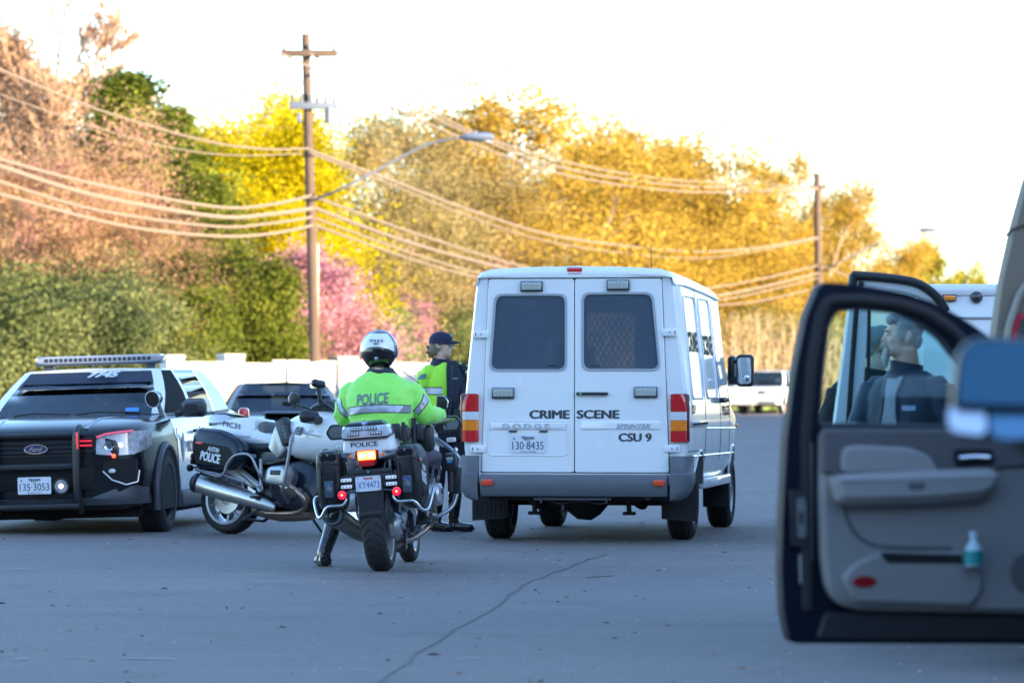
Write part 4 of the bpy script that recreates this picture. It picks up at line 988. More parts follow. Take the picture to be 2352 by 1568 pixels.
    mk('collector',mat('burnt_steel',(0,0,0)),lambda b:(b.tube([(0,.95,.19),(0,.6,.18),(ex*.12,.35,.22)],[.05,.06,.045],12,smooth=3)))
    # muffler
    if ex<0: path=[(ex*.13,.55,.22),(ex*.17,.25,.27),(ex*.235,.05,.35),(ex*.275,-.12,.41),(ex*.288,-.22,.428)]; rr=[.035,.058,.072,.076,.077]
    else: path=[(ex*.15,.64,.23),(ex*.19,.48,.28),(ex*.22,.28,.33),(ex*.25,.02,.385),(ex*.26,-.18,.43)]; rr=[.035,.06,.080,.084,.086]
    mfm=mat('muffler_steel',(.34,.33,.31),.4,metal=.9,var=.15,vs=10)
    mf=mk('muffler',mfm if ex<0 else mat('muffler_bright',(.55,.55,.53),.3,metal=.9,var=.1),lambda b:b.tube(path,rr,18,smooth=4,caps=True,flat=(1,1) if ex<0 else (.75,1)))
    e=Vector(path[-1]); dv=(e-Vector(path[-2])).normalized(); q=dv.to_track_quat('Z','Y').to_euler()
    R0=rr[-1]
    mk('muffler_tip',mat('tip_dark',(.07,.085,.10),.4,metal=.6),lambda b:b.lathe([(-.01,R0+.001),(.03,R0+.002),(.04,R0-.006),(.04,R0-.016),(.02,R0*.52)],e,'z',28,rot=q),parent=mf)
    mk('muffler_bore',dark_void,lambda b:b.lathe([(.02,R0*.56),(.0,R0*.5),(.001,.001)],e,'z',24,rot=q),parent=mf)
    if ex>0:
        for t_ in (.35,.62): 
            p=Vector(path[-1]).lerp(Vector(path[-3]),t_); mk('muffler_band',steel,lambda b:b.tube([p-dv*.012,p+dv*.012],R0+.001,18,flat=(.76,1.02)),parent=mf)
    # tail, top box, light bar
    white=white_paint
    mk('tail_fairing',white,lambda b:b.loft([se(0,-.27,.88,.12,.05,20,3),se(0,-.22,.885,.165,.075,20,3.4),se(0,0,.88,.18,.085,20,3.2),se(0,.20,.86,.17,.085,20,3),se(0,.38,.83,.14,.06,20,3)]))
    tb=mk('radio_box',white,lambda b:b.loft([[(sx*hw,y,z) for sx,z in [(sx,zz_) for sx,zz_ in round_poly([(-1,z0),(1,z0),(.90,z1),(-.90,z1)],.03,3)]] for y,hw,z0,z1 in ((-.31,.165,.872,.965),(-.30,.178,.862,.985),(0,.185,.86,1.03),(.16,.18,.86,1.04),(.19,.16,.88,1.02))]),smooth=50)
    lb=mk('light_bar',mat('lightbar_lens',(.50,.54,.60),.08,coat=1,spec=.9,var=.25,vs=25),lambda b:b.loft([[(x,y,z) for x,z in round_poly([(-w,z0),(w,z0),(w*.93,z1),(-w*.93,z1)],.02,3)] for y,w,z0,z1 in ((-.345,.13,.985,1.045),(-.34,.17,.972,1.05),(-.27,.186,.972,1.06),(-.16,.186,.975,1.06),(-.12,.16,.98,1.05))]),smooth=50)
    mk('light_bar_cap',black_paint,lambda b:b.loft([[(x,y,z) for x,z in round_poly([(-w,z0),(w,z0),(w*.72,z1),(-w*.72,z1)],.02,4)] for y,w,z0,z1 in ((-.33,.12,1.052,1.062),(-.31,.16,1.052,1.078),(-.2,.165,1.052,1.09),(-.1,.14,1.052,1.07))]),parent=lb)
    mk('light_bar_base',black_plastic,lambda b:b.box((0,-.24,.968),(.33,.20,.02),.006),parent=lb)
    dm=mat('led_face',(.62,.68,.70),.15,metal=.3,var=.2,vs=80); db=mat('led_body',(.035,.04,.05),.3)
    for (cx,cz,n_) in ((-.06,1.033,4),(.045,1.033,4),(-.085,.998,4),(.08,.998,4)):
        l_=mk('led_module',db,lambda b:b.box((cx,-.345,cz),(.085,.014,.026),.004),parent=lb)
        mk('led',dm,lambda b:[b.ell((cx+(k-1.5)*.020,-.354,cz),(.0085,.005,.0105),8) for k in range(n_)],parent=l_)
    def roundel(M,r,parent,name='roundel'):
        o=mk(name,black_plastic,lambda b:b.plate([(r*math.cos(a),r*math.sin(a)) for a in [2*PI*k/24 for k in range(24)]],[],.003,M),parent=parent)
        for k in range(4):
            mk('quadrant',mat('badge_blue',(.03,.18,.55),.3) if k%2 else mat('badge_white',(.75,.76,.78),.3),lambda b:b.plate([(0,0)]+[(r*.66*math.cos(a),r*.66*math.sin(a)) for a in [PI/2*k+PI/2*q/6 for q in range(7)]],[],.002,M@Matrix.Translation((0,0,.003))),parent=o,smooth=0)
        mk('badge_ring',chrome,lambda b:b.tube([M@Vector((r*math.cos(a),r*math.sin(a),.003)) for a in [2*PI*k/24 for k in range(24)]],r*.07,5,closed=True),parent=o); return o
    roundel(Matrix.Translation((0,-.325,1.074))@Euler((R(68),0,0)).to_matrix().to_4x4(),.019,lb)
    ink=mat('navy_letter',(.03,.035,.07),.5)
    mk('sign_panel',mat('sign_white',(.72,.74,.78),.4),lambda b:b.plate(rring(.225,.052,.006,3),[],.002,XZ(-.311,-.015,.922)))
    text('lettering','POLICE',.1,XZ(-.3145,-.015,.922),ink,bk,fit=(.195,.034),bold=.0015,depth=.001)
    if not ride:
        for ch in list(bk.children):
            if ch.name.split('.')[0] in ('radio_box','light_bar','tail_fairing','sign_panel','lettering'): ch.location.y+=.15
    # number plate, lamps, mud guard
    plm=mat('plate_face',(0,0,0))
    mk('fender',black_plastic,lambda b:(b.plate(round_poly([(-.085,.405),(.085,.405),(.10,.62),(-.10,.62)],.012,3),[],.014,XZ(-.30)),b.plate(round_poly([(-.05,.475),(.05,.475),(.07,.58),(-.07,.58)],.01,2),[],.004,XZ(-.314)),b.box((0,-.312,.425),(.165,.012,.03),.004),b.loft([se(0,-.30,.60,.09,.03),se(0,-.1,.74,.09,.04),se(0,.1,.80,.08,.04)])))
    po=make_van.plate(bk,XZ(-.33,-.005,.640),.183,.108,'XY4473' if ride else 'XY4471','TEXAS',mat('plate_blue_ink',(.03,.10,.42),.5),tm=mat('plate_red_ink',(.6,.05,.08),.5),bits=False)
    mk('plate_bolt',steel,lambda b:[b.ell((-.005+sx*.074,-.334,.640+sz*.042),(.006,.003,.006),8) for sx in (-1,1) for sz in (-1,1)],parent=po)
    mk('lamp_bracket',black_plastic,lambda b:(b.box((0,-.318,.655),(.44,.012,.10),.004),b.box((0,-.3,.72),(.30,.03,.05),.01)))
    for sx in (-1,1):
        for cz in (.675,.628):
            l_=mk('warning_lamp',black_plastic,lambda b:b.box((sx*.163,-.325,cz),(.105,.02,.036),.005))
            mk('lens',mat('warn_lens',(.42,.50,.58),.15,coat=.6,emit=(.6,.75,1),es=.12),lambda b:b.box((sx*.163,-.337,cz),(.078,.008,.024),.004),parent=l_)
            mk('led',dm,lambda b:[b.ell((sx*.163+k*.024,-.341,cz),(.009,.004,.010),8) for k in (-1,0,1)],parent=l_)
        r_=mk('marker_lamp',black_plastic,lambda b:b.lathe([(.02,.0),(.02,.028),(0,.033),(-.012,.033)],(sx*.198,-.345,.572),'y',24))
        mk('lens',mat('marker_red'+str(ride),(.6,.01,.06),.15,coat=.6,emit=(1,.01,.06),es=.22 if ride else 0),lambda b:b.lathe([(-.013,.001),(-.014,.02),(-.010,.031),(0,.032)],(sx*.198,-.345,.572),'y',24),parent=r_)
        mk('filament',mat('marker_core'+str(ride),(.8,.3,.02),.3,emit=(1,.4,.02),es=1.4 if ride else 0),lambda b:b.ell((sx*.198,-.360,.572),(.007,.003,.007),10),parent=r_)
        mk('lamp_stalk',dark_steel,lambda b:b.tube([(sx*.198,-.335,.572),(sx*.15,-.32,.585),(sx*.08,-.31,.59)],.008,6),parent=r_)
        # turn signal wings
        mk('turn_signal',clear_lens,lambda b:b.loft([[(sx*x,-.30+.10*(x-.08)/.15,.845+c_*h+ .012*(x-.08)/.15) for c_ in (-1,1)]+[(sx*x,-.33+.14*(x-.08)/.15,.845+c_*h*.7+.012*(x-.08)/.15) for c_ in (1,-1)] for x,h in ((.085,.034),(.14,.026),(.20,.014),(.235,.005))]),smooth=0)
        mk('turn_bulb',orange_lens,lambda b:b.ell((sx*.115,-.332,.843),(.016,.006,.012),8))
    tl=mk('tail_light',mat('tail_red',(.35,.005,.01),.12,coat=1),lambda b:b.loft([[(x*q,y,z) for x,z in round_poly([(-.088,.880),(-.055,.765),(.055,.765),(.088,.880)],.012,3)] for y,q in ((-.30,1),(-.335,.98),(-.345,.9))]),smooth=40)
    mk('lit_lens',mat('tail_lit'+str(ride),(.8,.1,.02),.2,emit=(1,.07,.012),es=4.0 if ride else .0),lambda b:b.box((0,-.347,.842),(.128,.012,.062),.008),parent=tl)
    mk('lit_bulb',mat('bulb_lit'+str(ride),(.9,.6,.1),.2,emit=(1,.50,.06),es=5 if ride else 0),lambda b:[b.ell((x,-.353,.842),(.026,.004,.020),12) for x in (-.032,.030)],parent=tl)
    mk('tail_lock',chrome,lambda b:b.cyl((0,-.336,.725),(0,-.325,.725),.010,n=14))
    for sx in (-1,1): mk('rear_carrier',silver,lambda b:b.tube([(sx*.155,-.28,.80),(sx*.150,-.26,.72),(sx*.15,-.1,.70)],.011,8))
    # panniers
    for sx in (-1,1):
        if ride: pp=[(-.30,.47),(-.36,.62),(-.37,.84),(-.33,.90),(-.08,.905),(.10,.86),(.17,.76),(.16,.62),(.04,.47),(-.12,.43)]; x0,x1=.205,.375
        else: pp=[(-.12,.555),(-.19,.65),(-.20,.85),(-.15,.925),(.12,.905),(.33,.82),(.40,.73),(.38,.63),(.27,.55)]; x0,x1=.20,.39
        def shell(b,q0,q1,off0=0,off1=0):
            cx=sum(p[0] for p in pp)/len(pp); cz=sum(p[1] for p in pp)/len(pp); po_=round_poly(pp,.035,4)
            def ring(x,k): return [(sx*x,cx+(y-cx)*k,cz+(z-cz)*k) for y,z in po_]
            b.loft([ring(x0,.86),ring(x0+.02,.95),ring((x0+x1)/2,1.0),ring(x1-.03,.97),ring(x1-.01,.90),ring(x1,.80)])
        pn=mk('pannier',black_plastic if ride else navy_paint,lambda b:shell(b,0,1),smooth=45)
        mk('pannier_lid_seam',dark_void,lambda b:b.tube([(sx*((x0+x1)/2+.03),y*1.0,z) for y,z in round_poly([(cy,cz) for cy,cz in pp],.035,4)],.004,5,closed=True),parent=pn)
        if ride:
            mk('pannier_cap',black_paint,lambda b:b.box((sx*(x0+.075),-.345,.855),(.12,.05,.08),.02),parent=pn)
            mk('pannier_lock',chrome,lambda b:b.cyl((sx*(x0+.075),-.377,.866),(sx*(x0+.075),-.36,.866),.010,n=14),parent=pn)
            mk('pannier_recess',dark_void,lambda b:(b.box((sx*(x0+.078),-.372,.645),(.078,.02,.16),.012)),parent=pn)
            mk('recess_panel',mat('recess_blue',(.05,.075,.10),.4),lambda b:(b.box((sx*(x0+.078),-.378,.62),(.062,.018,.12),.004)),parent=pn)
            mk('texas_sticker',mat('sticker_grey',(.14,.17,.20),.5),lambda b:b.plate([(-.008,.025),(.006,.025),(.006,.012),(.024,.006),(.022,-.012),(.008,-.030),(.0,-.016),(-.012,-.012),(-.022,.002),(-.008,.002)],[],.002,XZ(-.388,sx*(x0+.078),.628)),parent=pn,smooth=0)
            mk('blue_line_sticker',mat('blue_line',(.01,.12,.55),.4,emit=None),lambda b:b.box((sx*(x0+.078),-.388,.655),(.062,.004,.004)),parent=pn)
            mk('pannier_rib',black_plastic,lambda b:(b.box((sx*(x0+.02),-.362,.70),(.008,.012,.16),.003),b.box((sx*(x0+.135),-.362,.70),(.008,.012,.16),.003),b.box((sx*(x0+.078),-.360,.80),(.15,.014,.01),.003),b.box((sx*(x0+.078),-.366,.74),(.12,.01,.006),.002)),parent=pn)
        M=YZ(sx*(x1+.001),0,0,flip=(sx<0))
        gl=round_poly([(-.12,.60),(-.16,.80),(.25,.75),(.34,.66),(.29,.575)] if not ride else [(-.28,.52),(-.31,.78),(-.02,.80),(.10,.70),(.02,.52)],.02,3)
        mk('gloss_panel',mat('panel_black',(.006,.006,.006),.4,spec=.15),lambda b:b.plate(gl if sx>0 else gl[::-1],[],.003,M),parent=pn)
        lt=mat('silver_letter',(.62,.66,.70),.35)
        text('lettering','POLICE',.1,YZ(sx*(x1+.006),(-.185 if ride else .055),.655,flip=False)@(Matrix.Rotation(-.16,4,'Z')) if sx>0 else YZ(sx*(x1+.006),(-.185 if ride else .055),.655)@Matrix.Rotation(.16,4,'Z')@Matrix.Scale(-1,4,(1,0,0)),lt,pn,fit=(.235,.085),bold=.0035,depth=.001)
        text('lettering','AUSTIN',.1,YZ(sx*(x1+.006),(-.155 if ride else .085),.725)@Matrix.Rotation(-.16,4,'Z') if sx>0 else YZ(sx*(x1+.006),(-.155 if ride else .085),.725)@Matrix.Rotation(.16,4,'Z')@Matrix.Scale(-1,4,(1,0,0)),lt,pn,fit=(.135,.042),bold=.002,depth=.001)
        if not ride or sx>0: mk('side_reflector',red_lens,lambda b:b.box((sx*(x1+.004),-.30 if ride else -.09,.782),(.006,.085,.024),.003),parent=pn)
        # guard bars round the pannier
        if ride: gp=[(sx*.17,-.33,.545),(sx*.20,-.34,.500),(sx*.31,-.33,.495),(sx*.36,-.30,.43),(sx*.40,-.24,.43),(sx*.43,-.15,.54),(sx*.42,-.02,.56),(sx*.40,.10,.47),(sx*.25,.25,.45)]
        else: gp=[(sx*.20,-.18,.555),(sx*.33,-.16,.55),(sx*.41,.20,.485),(sx*.43,.29,.60),(sx*.43,.38,.675),(sx*.43,.54,.675),(sx*.41,.62,.55),(sx*.36,.63,.48),(sx*.2,.52,.44)]
        mk('guard_bar',steel if ride else mat('guard_grey',(.30,.31,.34),.4,metal=.7),lambda b:(b.tube(gp,.0125,10,smooth=4)))
        if not ride: mk('guard_bar',mat('guard_grey',(0,0,0)),lambda b:b.tube([(sx*.33,-.16,.55),(sx*.38,.25,.49),(sx*.37,.45,.44)],.011,8))
        # front engine guard: large hoop
        mk('engine_guard',mat('guard_grey',(0,0,0)) if not ride else mat('guard_steel',(.28,.31,.35),.35,metal=.8),lambda b:b.tube([(sx*.16,1.02,.92),(sx*.30,1.02,.93),(sx*.41,1.0,.86) if not ride else (sx*.47,.98,.80),(sx*.42 if not ride else sx*.49,.98,.70),(sx*.40 if not ride else sx*.45,.93,.45),(sx*.33 if not ride else sx*.36,.86,.36),(sx*.15,.80,.28)],.016,10,smooth=5))
        # footpeg plate, peg
        mk('footpeg_bracket',silver,lambda b:(b.tube([(sx*.19,.47,.66),(sx*.20,.50,.42)],.017,8),b.lathe([(0,.008),(sx*.006,.03),(sx*.012,.036),(sx*.016,.03),(sx*.012,.02),(sx*.004,.012)],(sx*.20,.50,.40),'x',24),b.tube([(sx*.15,.10,.62),(sx*.19,.48,.41)],.020,8,flat=(.8,1.6)),b.plate([(0,0),(0.1,-.05),(.02,-.12)] ,[],.01,YZ(sx*.205,.36,.42))))
        mk('footpeg',black_plastic,lambda b:b.box((sx*.26,.50,.315),(.12,.05,.025),.008))
        mk('frame_rail',white if not ride else silver,lambda b:(b.tube([(sx*.14,-.02,.62),(sx*.15,.22,.50),(sx*.16,.40,.44)],.028,8,flat=(.7,1.3),smooth=3),b.tube([(sx*.14,.02,.70),(sx*.16,.42,.66)],.018,8)))
    # seat and back pad, side covers
    mk('seat',seatm,lambda b:b.loft([se(0,.18,.80,.12,.07,18,2.8),se(0,.26,.775,.165,.06,18,2.8),se(0,.40,.765,.175,.055,18,2.8),se(0,.52,.78,.15,.055,18,2.6),se(0,.62,.81,.10,.05,18,2.4),se(0,.66,.84,.06,.04,18,2.2)]))
    mk('back_pad',mat('pad_grey',(.10,.10,.10),.55,bump=.2,bs=150,bdist=.001),lambda b:b.box((0,.26+(0 if ride else .15),.935),(.26,.12,.15),.045,seg=4))
    mk('side_cover',navy_paint,lambda b:[b.loft([[(sx*x,y,z) for y,z in round_poly([(.16,.70),(.20,.60),(.55,.62),(.74,.66),(.70,.74),(.30,.75)],.02,3)] for x in (.12,.17,.185)]) for sx in (-1,1)]) if False else [mk('side_cover',black_paint,lambda b:b.loft([[(sx*x,.45+(y-.45)*q,.68+(z-.68)*q) for y,z in round_poly([(.14,.72),(.18,.62),(.55,.61),(.76,.64),(.72,.72),(.30,.75)],.02,3)] for x,q in ((.10,1),(.17,1),(.185,.9))]),smooth=50) for sx in (-1,1)]
    if not ride: text('lettering','MC522',.1,YZ(.189,.33,.695)@Matrix.Rotation(-.08,4,'Z'),mat('silver_letter',(0,0,0)),bk,fit=(.17,.030),bold=.002,depth=.001)
    # tank + front fairing
    fr=mk('fairing',white,lambda b:b.loft([se(0,.60,.86,.10,.09,28,2.6),se(0,.68,.88,.19,.14,28,2.6),se(0,.82,.87,.26,.20,28,2.7),se(0,.98,.88,.31,.23,28,2.6),se(0,1.15,.88,.33,.24,28,2.6),se(0,1.35,.88,.31,.22,28,2.4),se(0,1.55,.90,.22,.15,28,2.2),se(0,1.70,.92,.12,.08,28,2.2),se(0,1.76,.92,.03,.02,28,2)]),smooth=60)
    for sx in (-1,1):
        mk('lower_fairing',navy_paint,lambda b:b.loft([[(sx*x,.85+(y-.85)*q,.42+(z-.42)*q) for y,z in round_poly([(.56,.62),(.58,.34),(.72,.24),(1.06,.22),(1.16,.42),(1.05,.62),(.9,.66)],.03,3)] for x,q in ((.10,1),(.15,.98),(.165,.9))]),smooth=45)
        if not ride:
            mk('knee_cover',silver,lambda b:b.loft([[(sx*x,.66+(y-.66)*q,.80+(z-.80)*q) for y,z in round_poly([(.57,.76),(.68,.66),(.78,.74),(.74,.92),(.64,.97)],.02,3)] for x,q in ((.16,1),(.225,.95),(.235,.85))]),smooth=45)
        br=mk('badge_bar',silver,lambda b:b.tube([(sx*.318,.99,.90),(sx*.345,1.26,.855)],[.010,.006],8,flat=(1,1)))
        if sx>0: roundel(YZ(sx*.318,.985,.905),.038,bk)
    ra=mk('saddle_radio',black_plastic,lambda b:b.box((.265,.80,.90),(.09,.12,.24),.012,rot=(R(28),0,0)))
    mk('radio_face',mat('radio_blue',(.05,.25,.5),.4),lambda b:[b.box((.312,.815+.012*k-.012,.93-.030*k+.01),(.004,.014,.014),rot=(R(28),0,0)) for k in range(4)],parent=ra)
    # dash, handlebar, grips, mirrors, screen
    mk('dash',black_plastic,lambda b:b.loft([se(0,.92,1.08,.14,.03,16,2.6),se(0,1.05,1.13,.22,.05,16,2.6),se(0,1.2,1.15,.25,.06,16,2.6),se(0,1.34,1.10,.2,.05,16,2.6)]))
    hb=mk('handlebar',black_plastic,lambda b:b.tube([(-.37,.86,1.14),(-.25,.91,1.14),(-.10,.98,1.10),(.10,.98,1.10),(.25,.91,1.14),(.37,.86,1.14)],.014,8,smooth=3))
    for sx in (-1,1):
        mk('grip',rubber,lambda b:b.tube([(sx*.26,.905,1.14),(sx*.40,.845,1.14)],.019,10),parent=hb)
        mk('lever',black_plastic,lambda b:b.tube([(sx*.22,.96,1.13),(sx*.38,.93,1.12)],.007,6),parent=hb)
        m=mk('mirror',black_plastic,lambda b:(b.loft([[(sx*(.43+x_),y,1.02+z_) for x_,z_ in [(k*a_,k*c_) for a_,c_ in round_poly([(-.09,-.055),(.06,-.055),(.09,.0),(.05,.06),(-.09,.055)],.02,3)]] for y,k in ((1.14,.98),(1.16,1.04),(1.23,.85),(1.27,.4))]),b.tube([(sx*.30,1.20,1.0),(sx*.36,1.20,1.0)],.04,8)),smooth=45)
        mk('mirror_glass',mirror_m,lambda b:b.plate([(x_*.78,z_*.78) for x_,z_ in (round_poly([(-.09,-.055),(.06,-.055),(.09,.0),(.05,.06),(-.09,.055)],.02,3) if sx>0 else round_poly([(-.06,-.055),(.09,-.055),(.09,.055),(-.05,.06),(-.09,.0)],.02,3))],[],.003,XZ(1.139,sx*.43,1.02)@Matrix.Rotation(0,4,'X')),parent=m)
        mk('indicator',clear_lens,lambda b:b.box((sx*.42,1.2,.90),(.07,.04,.035),.008))
    # hand guard pod by the right grip, radio box and radar holster on the left knee bar
    mk('control_pod',black_plastic,lambda b:(b.box((.40,.99,1.185),(.085,.06,.10),.018,rot=(0,.12,0)),b.cyl((.39,.98,1.09),(.40,.99,1.15),.008)))
    mk('pod_rim',steel,lambda b:b.tube([(.36,.955,1.235),(.42,.955,1.23),(.45,.955,1.19),(.44,.955,1.145)],.004,6))
    if ride:
        rd=mk('radar_unit',black_plastic,lambda b:(b.box((.455,.80,.74),(.085,.09,.13),.018,rot=(.15,.08,0)),b.cyl((.44,.80,.52),(.45,.80,.70),.022,.026,12),b.box((.495,.82,.60),(.05,.05,.20),.012,rot=(0,.15,0))))
        mk('radar_screen',mat('screen_pale',(.35,.38,.38),.3),lambda b:b.box((.455,.750,.765),(.05,.006,.022)),parent=rd)
        mk('radar_tag',mat('tag_blue',(.02,.30,.65),.4),lambda b:b.box((.453,.752,.742),(.036,.006,.014)),parent=rd)
        mk('radar_knob',steel,lambda b:b.lathe([(0,.0),(0,.014),(.02,.016),(.03,.01),(.04,.0)],(.50,.80,.81),'z',14),parent=rd)
        mk('antenna',black_plastic,lambda b:(b.cyl((.24,-.05,.86),(.24,-.05,1.06),.014),b.box((.225,.10,.98),(.05,.05,.12),.01),b.box((.17,-.02,1.0),(.085,.05,.11),.015)))
        mk('side_bag',black_plastic,lambda b:b.box((.30,.75,.93),(.10,.16,.20),.04))
        mk('chrome_valve',chrome,lambda b:b.ell((.29,.65,1.02),(.018,.018,.022),12))
    sc=mat('screen_clear',(.9,.92,.92),.3) ; scg=glass_mat('screen_glass',(.93,.95,.96),.0,.03)
    n=14; vs=[];  
    zt=1.33 if not ride else 1.47
    for i in range(6):
        t=i/5; w=.25*(1-.18*t**2) if i<5 else .15; z=1.10+(zt-1.10)*t; y=1.42-.30*t
        for j in range(n):
            a=-1+2*j/(n-1); vs.append((w*a,y-.10*a*a,z-.02*a*a*t*3))
    s=MB(); s.add(vs,grid_faces(6,n)); so_=s.build('windscreen',scg,bk,smooth=180)
    edge=[vs[i*n] for i in range(6)]+[vs[5*n+j] for j in range(1,n)]+[vs[i*n+n-1] for i in range(4,-1,-1)]
    mk('screen_edge',mat('edge_grey',(.12,.14,.17),.3),lambda b:b.tube(edge,.0035,5),parent=so_)
    # forks, front fender, stands
    for sx in (-1,1): mk('fork',steel,lambda b:b.tube([(sx*.09,1.485,.30),(sx*.09,1.24,.95)],[.028,.024],10))
    mk('front_fender',white,lambda b:b.loft([[(x*w,1.485+(.33+.02*(1-x*x))*math.sin(a),.30+(.33+.02*(1-x*x))*math.cos(a)) for x in (-1,-.6,0,.6,1)]+[(x*w,1.485+(.32+.02*(1-x*x))*math.sin(a),.30+(.32+.02*(1-x*x))*math.cos(a)) for x in (1,.6,0,-.6,-1)] for a,w in [(-1.3+2.2*k/10,.075) for k in range(11)]]))
    mk('centre_stand',dark_steel,lambda b:(b.tube([(-.12,.50,.25),(-.14,.28,.13)],.014,8),b.tube([(.12,.50,.25),(.14,.28,.13)],.014,8),b.tube([(-.14,.28,.13),(.14,.28,.13)],.014,8)))
    if not ride: mk('side_stand',dark_steel,lambda b:(b.tube([(-.12,.78,.24),(-.30,.86,.02)],.013,8),b.box((-.30,.86,.012),(.05,.06,.012),.003)))
    if not ride:
        text('lettering','MC31',.1,YZ(.187,.10,.965)@Matrix.Rotation(-.14,4,'Z'),ink,bk,fit=(.20,.048),bold=.0015,depth=.001)
        # emergency lamp head on a mast at the front
        ms=mk('mast_lamp',navy_paint,lambda b:(b.loft([se(0,.02+.0,0,.06,.03)]) if False else b.box((.25,1.12,1.33),(.16,.07,.075),.03,seg=3)),smooth=60)
        mk('lit_lamp',mat('lamp_warm',(.9,.8,.6),.2,emit=(1,.82,.55),es=.9),lambda b:[b.ell((.25+k*.038,1.085,1.305),(.032,.012,.017),12) for k in (-1,1)],parent=ms)
        mk('lamp_mount',black_plastic,lambda b:b.tube([(.25,1.12,1.30),(.22,1.14,1.15)],.02,8),parent=ms)
    return bk
def base_loc(x,y,dz=0):
    d=CH*FP/(y-HZ); return Vector(((x-1176)/FP*d,d,dz)),d
LB,DB=base_loc(869,1310)
bike1=motorcycle(LB+Vector((-.0,.0,0)),(0,0,0),-1,'white police motorcycle with lit red tail light carrying the rider in lime jacket',True)
bike1.rotation_mode='XYZ'; bike1.matrix_world=Matrix.Translation(LB+Vector((.028,0,0)))@Euler((0,0,R(-6.3))).to_matrix().to_4x4()@Euler((0,R(-4.3),0)).to_matrix().to_4x4()
L2=Vector(((526-1176)/255.0,FP/255.0,0))
bike2=motorcycle(L2,(0,0,0),1,'riderless parked motorcycle marked MC31 seen from its right side',False)
bike2.matrix_world=Matrix.Translation(L2)@Euler((0,0,R(-126))).to_matrix().to_4x4()@Euler((0,R(-6.0),0)).to_matrix().to_4x4()
# ---------------- people ----------------
skin=mat('skin',(.68,.42,.32),.5,var=.12,vs=14); skin.node_tree.nodes['Principled BSDF'].inputs['Subsurface Weight'].default_value=.12; skin.node_tree.nodes['Principled BSDF'].inputs['Subsurface Radius'].default_value=(.02,.008,.005)
hivis=mat('hivis_lime',(.22,.80,.10),.6,var=.06,vs=6,vcol=(.40,.90,.12),sheen=.3); reflective=mat('reflective_tape',(.36,.38,.44),.3,metal=.3,var=.08); tape_edge=mat('tape_edge',(.02,.025,.03),.7)
navy=mat('navy_cloth',(.010,.013,.030),.8,var=.3,vs=30,sheen=.2); duty=mat('duty_trousers',(.014,.010,.018),.8,var=.3,vs=20); leather=mat('boot_leather',(.008,.008,.010),.22,coat=.6,bump=.5,bs=14,bdist=.01)
def vadd(mb,c,r,rot=None): mb.ell(c,r,18,rot=rot)
def head(mb,c,yaw,pitch=0,k=1.0,beard=0,smile=0):
    # adds a head (skull, jaw, nose, lips, ears, neck stub) facing -y before rotation; c = centre of skull at ear height
    M0=mb.M.copy(); mb.M=M0@Matrix.Translation(c)@Euler((pitch,0,yaw)).to_matrix().to_4x4()@Matrix.Scale(k,4)
    mb.ell((0,.012,.035),(.074,.094,.086),20); mb.ell((0,-.035,.010),(.062,.058,.075),16); mb.ell((0,-.040,-.045),(.052,.052,.055),16)
    mb.ell((0,-.066,-.083),(.026,.024,.022),12); mb.ell((0,-.02,-.07),(.048,.055,.036),14)
    mb.tube([(0,-.088,.022),(0,-.100,-.004),(0,-.112,-.020)],[.007,.010,.0125],8); mb.ell((0,-.098,-.024),(.017,.012,.009),10)
    mb.ell((0,-.086,-.047),(.024,.013,.006),10); mb.ell((0,-.085,-.058),(.021,.012,.0065),10); mb.ell((0,-.083,.034),(.050,.014,.010),12)
    for s in (-1,1):
        mb.ell((s*.034,-.068,-.018),(.022,.022,.02),10); mb.ell((s*.076,.012,.0),(.010,.019,.031),12,rot=(R(-12),0,s*R(-18)))
    mb.M=M0
def face_parts(parent,c,yaw,pitch=0,k=1.0,glasses=False):
    M=Matrix.Translation(c)@Euler((pitch,0,yaw)).to_matrix().to_4x4()@Matrix.Scale(k,4)
    for s in (-1,1):
        b=MB(); b.M=M; b.ell((s*.031,-.083,.012),(.012,.008,.008),12); eo=b.build('eye',mat('eye_white',(.6,.58,.55),.2),parent)
        b=MB(); b.M=M; b.ell((s*.031,-.090,.012),(.0055,.003,.0055),10); b.build('iris',mat('iris_dark',(.03,.02,.015),.2),eo)
        b=MB(); b.M=M; b.tube([(s*.014,-.099,.030),(s*.032,-.099,.035),(s*.050,-.088,.030)],[.003,.004,.002],6); b.build('eyebrow',mat('brow_hair',(.09,.07,.055),.8),parent)
    b=MB(); b.M=M; b.ell((0,-.0965,-.053),(.020,.004,.0028),10); b.build('mouth',mat('lip_line',(.22,.07,.06),.5),parent)
    if glasses:
        b=MB(); b.M=M
        for s in (-1,1):
            b.ell((s*.033,-.104,.010),(.027,.007,.019),14); b.tube([(s*.056,-.098,.018),(s*.078,-.04,.016),(s*.080,.015,.008)],.0035,6)
        b.tube([(-.01,-.108,.016),(.01,-.108,.016)],.003,6); b.build('sunglasses',mat('sunglass_black',(.006,.006,.008),.08,coat=1),parent)
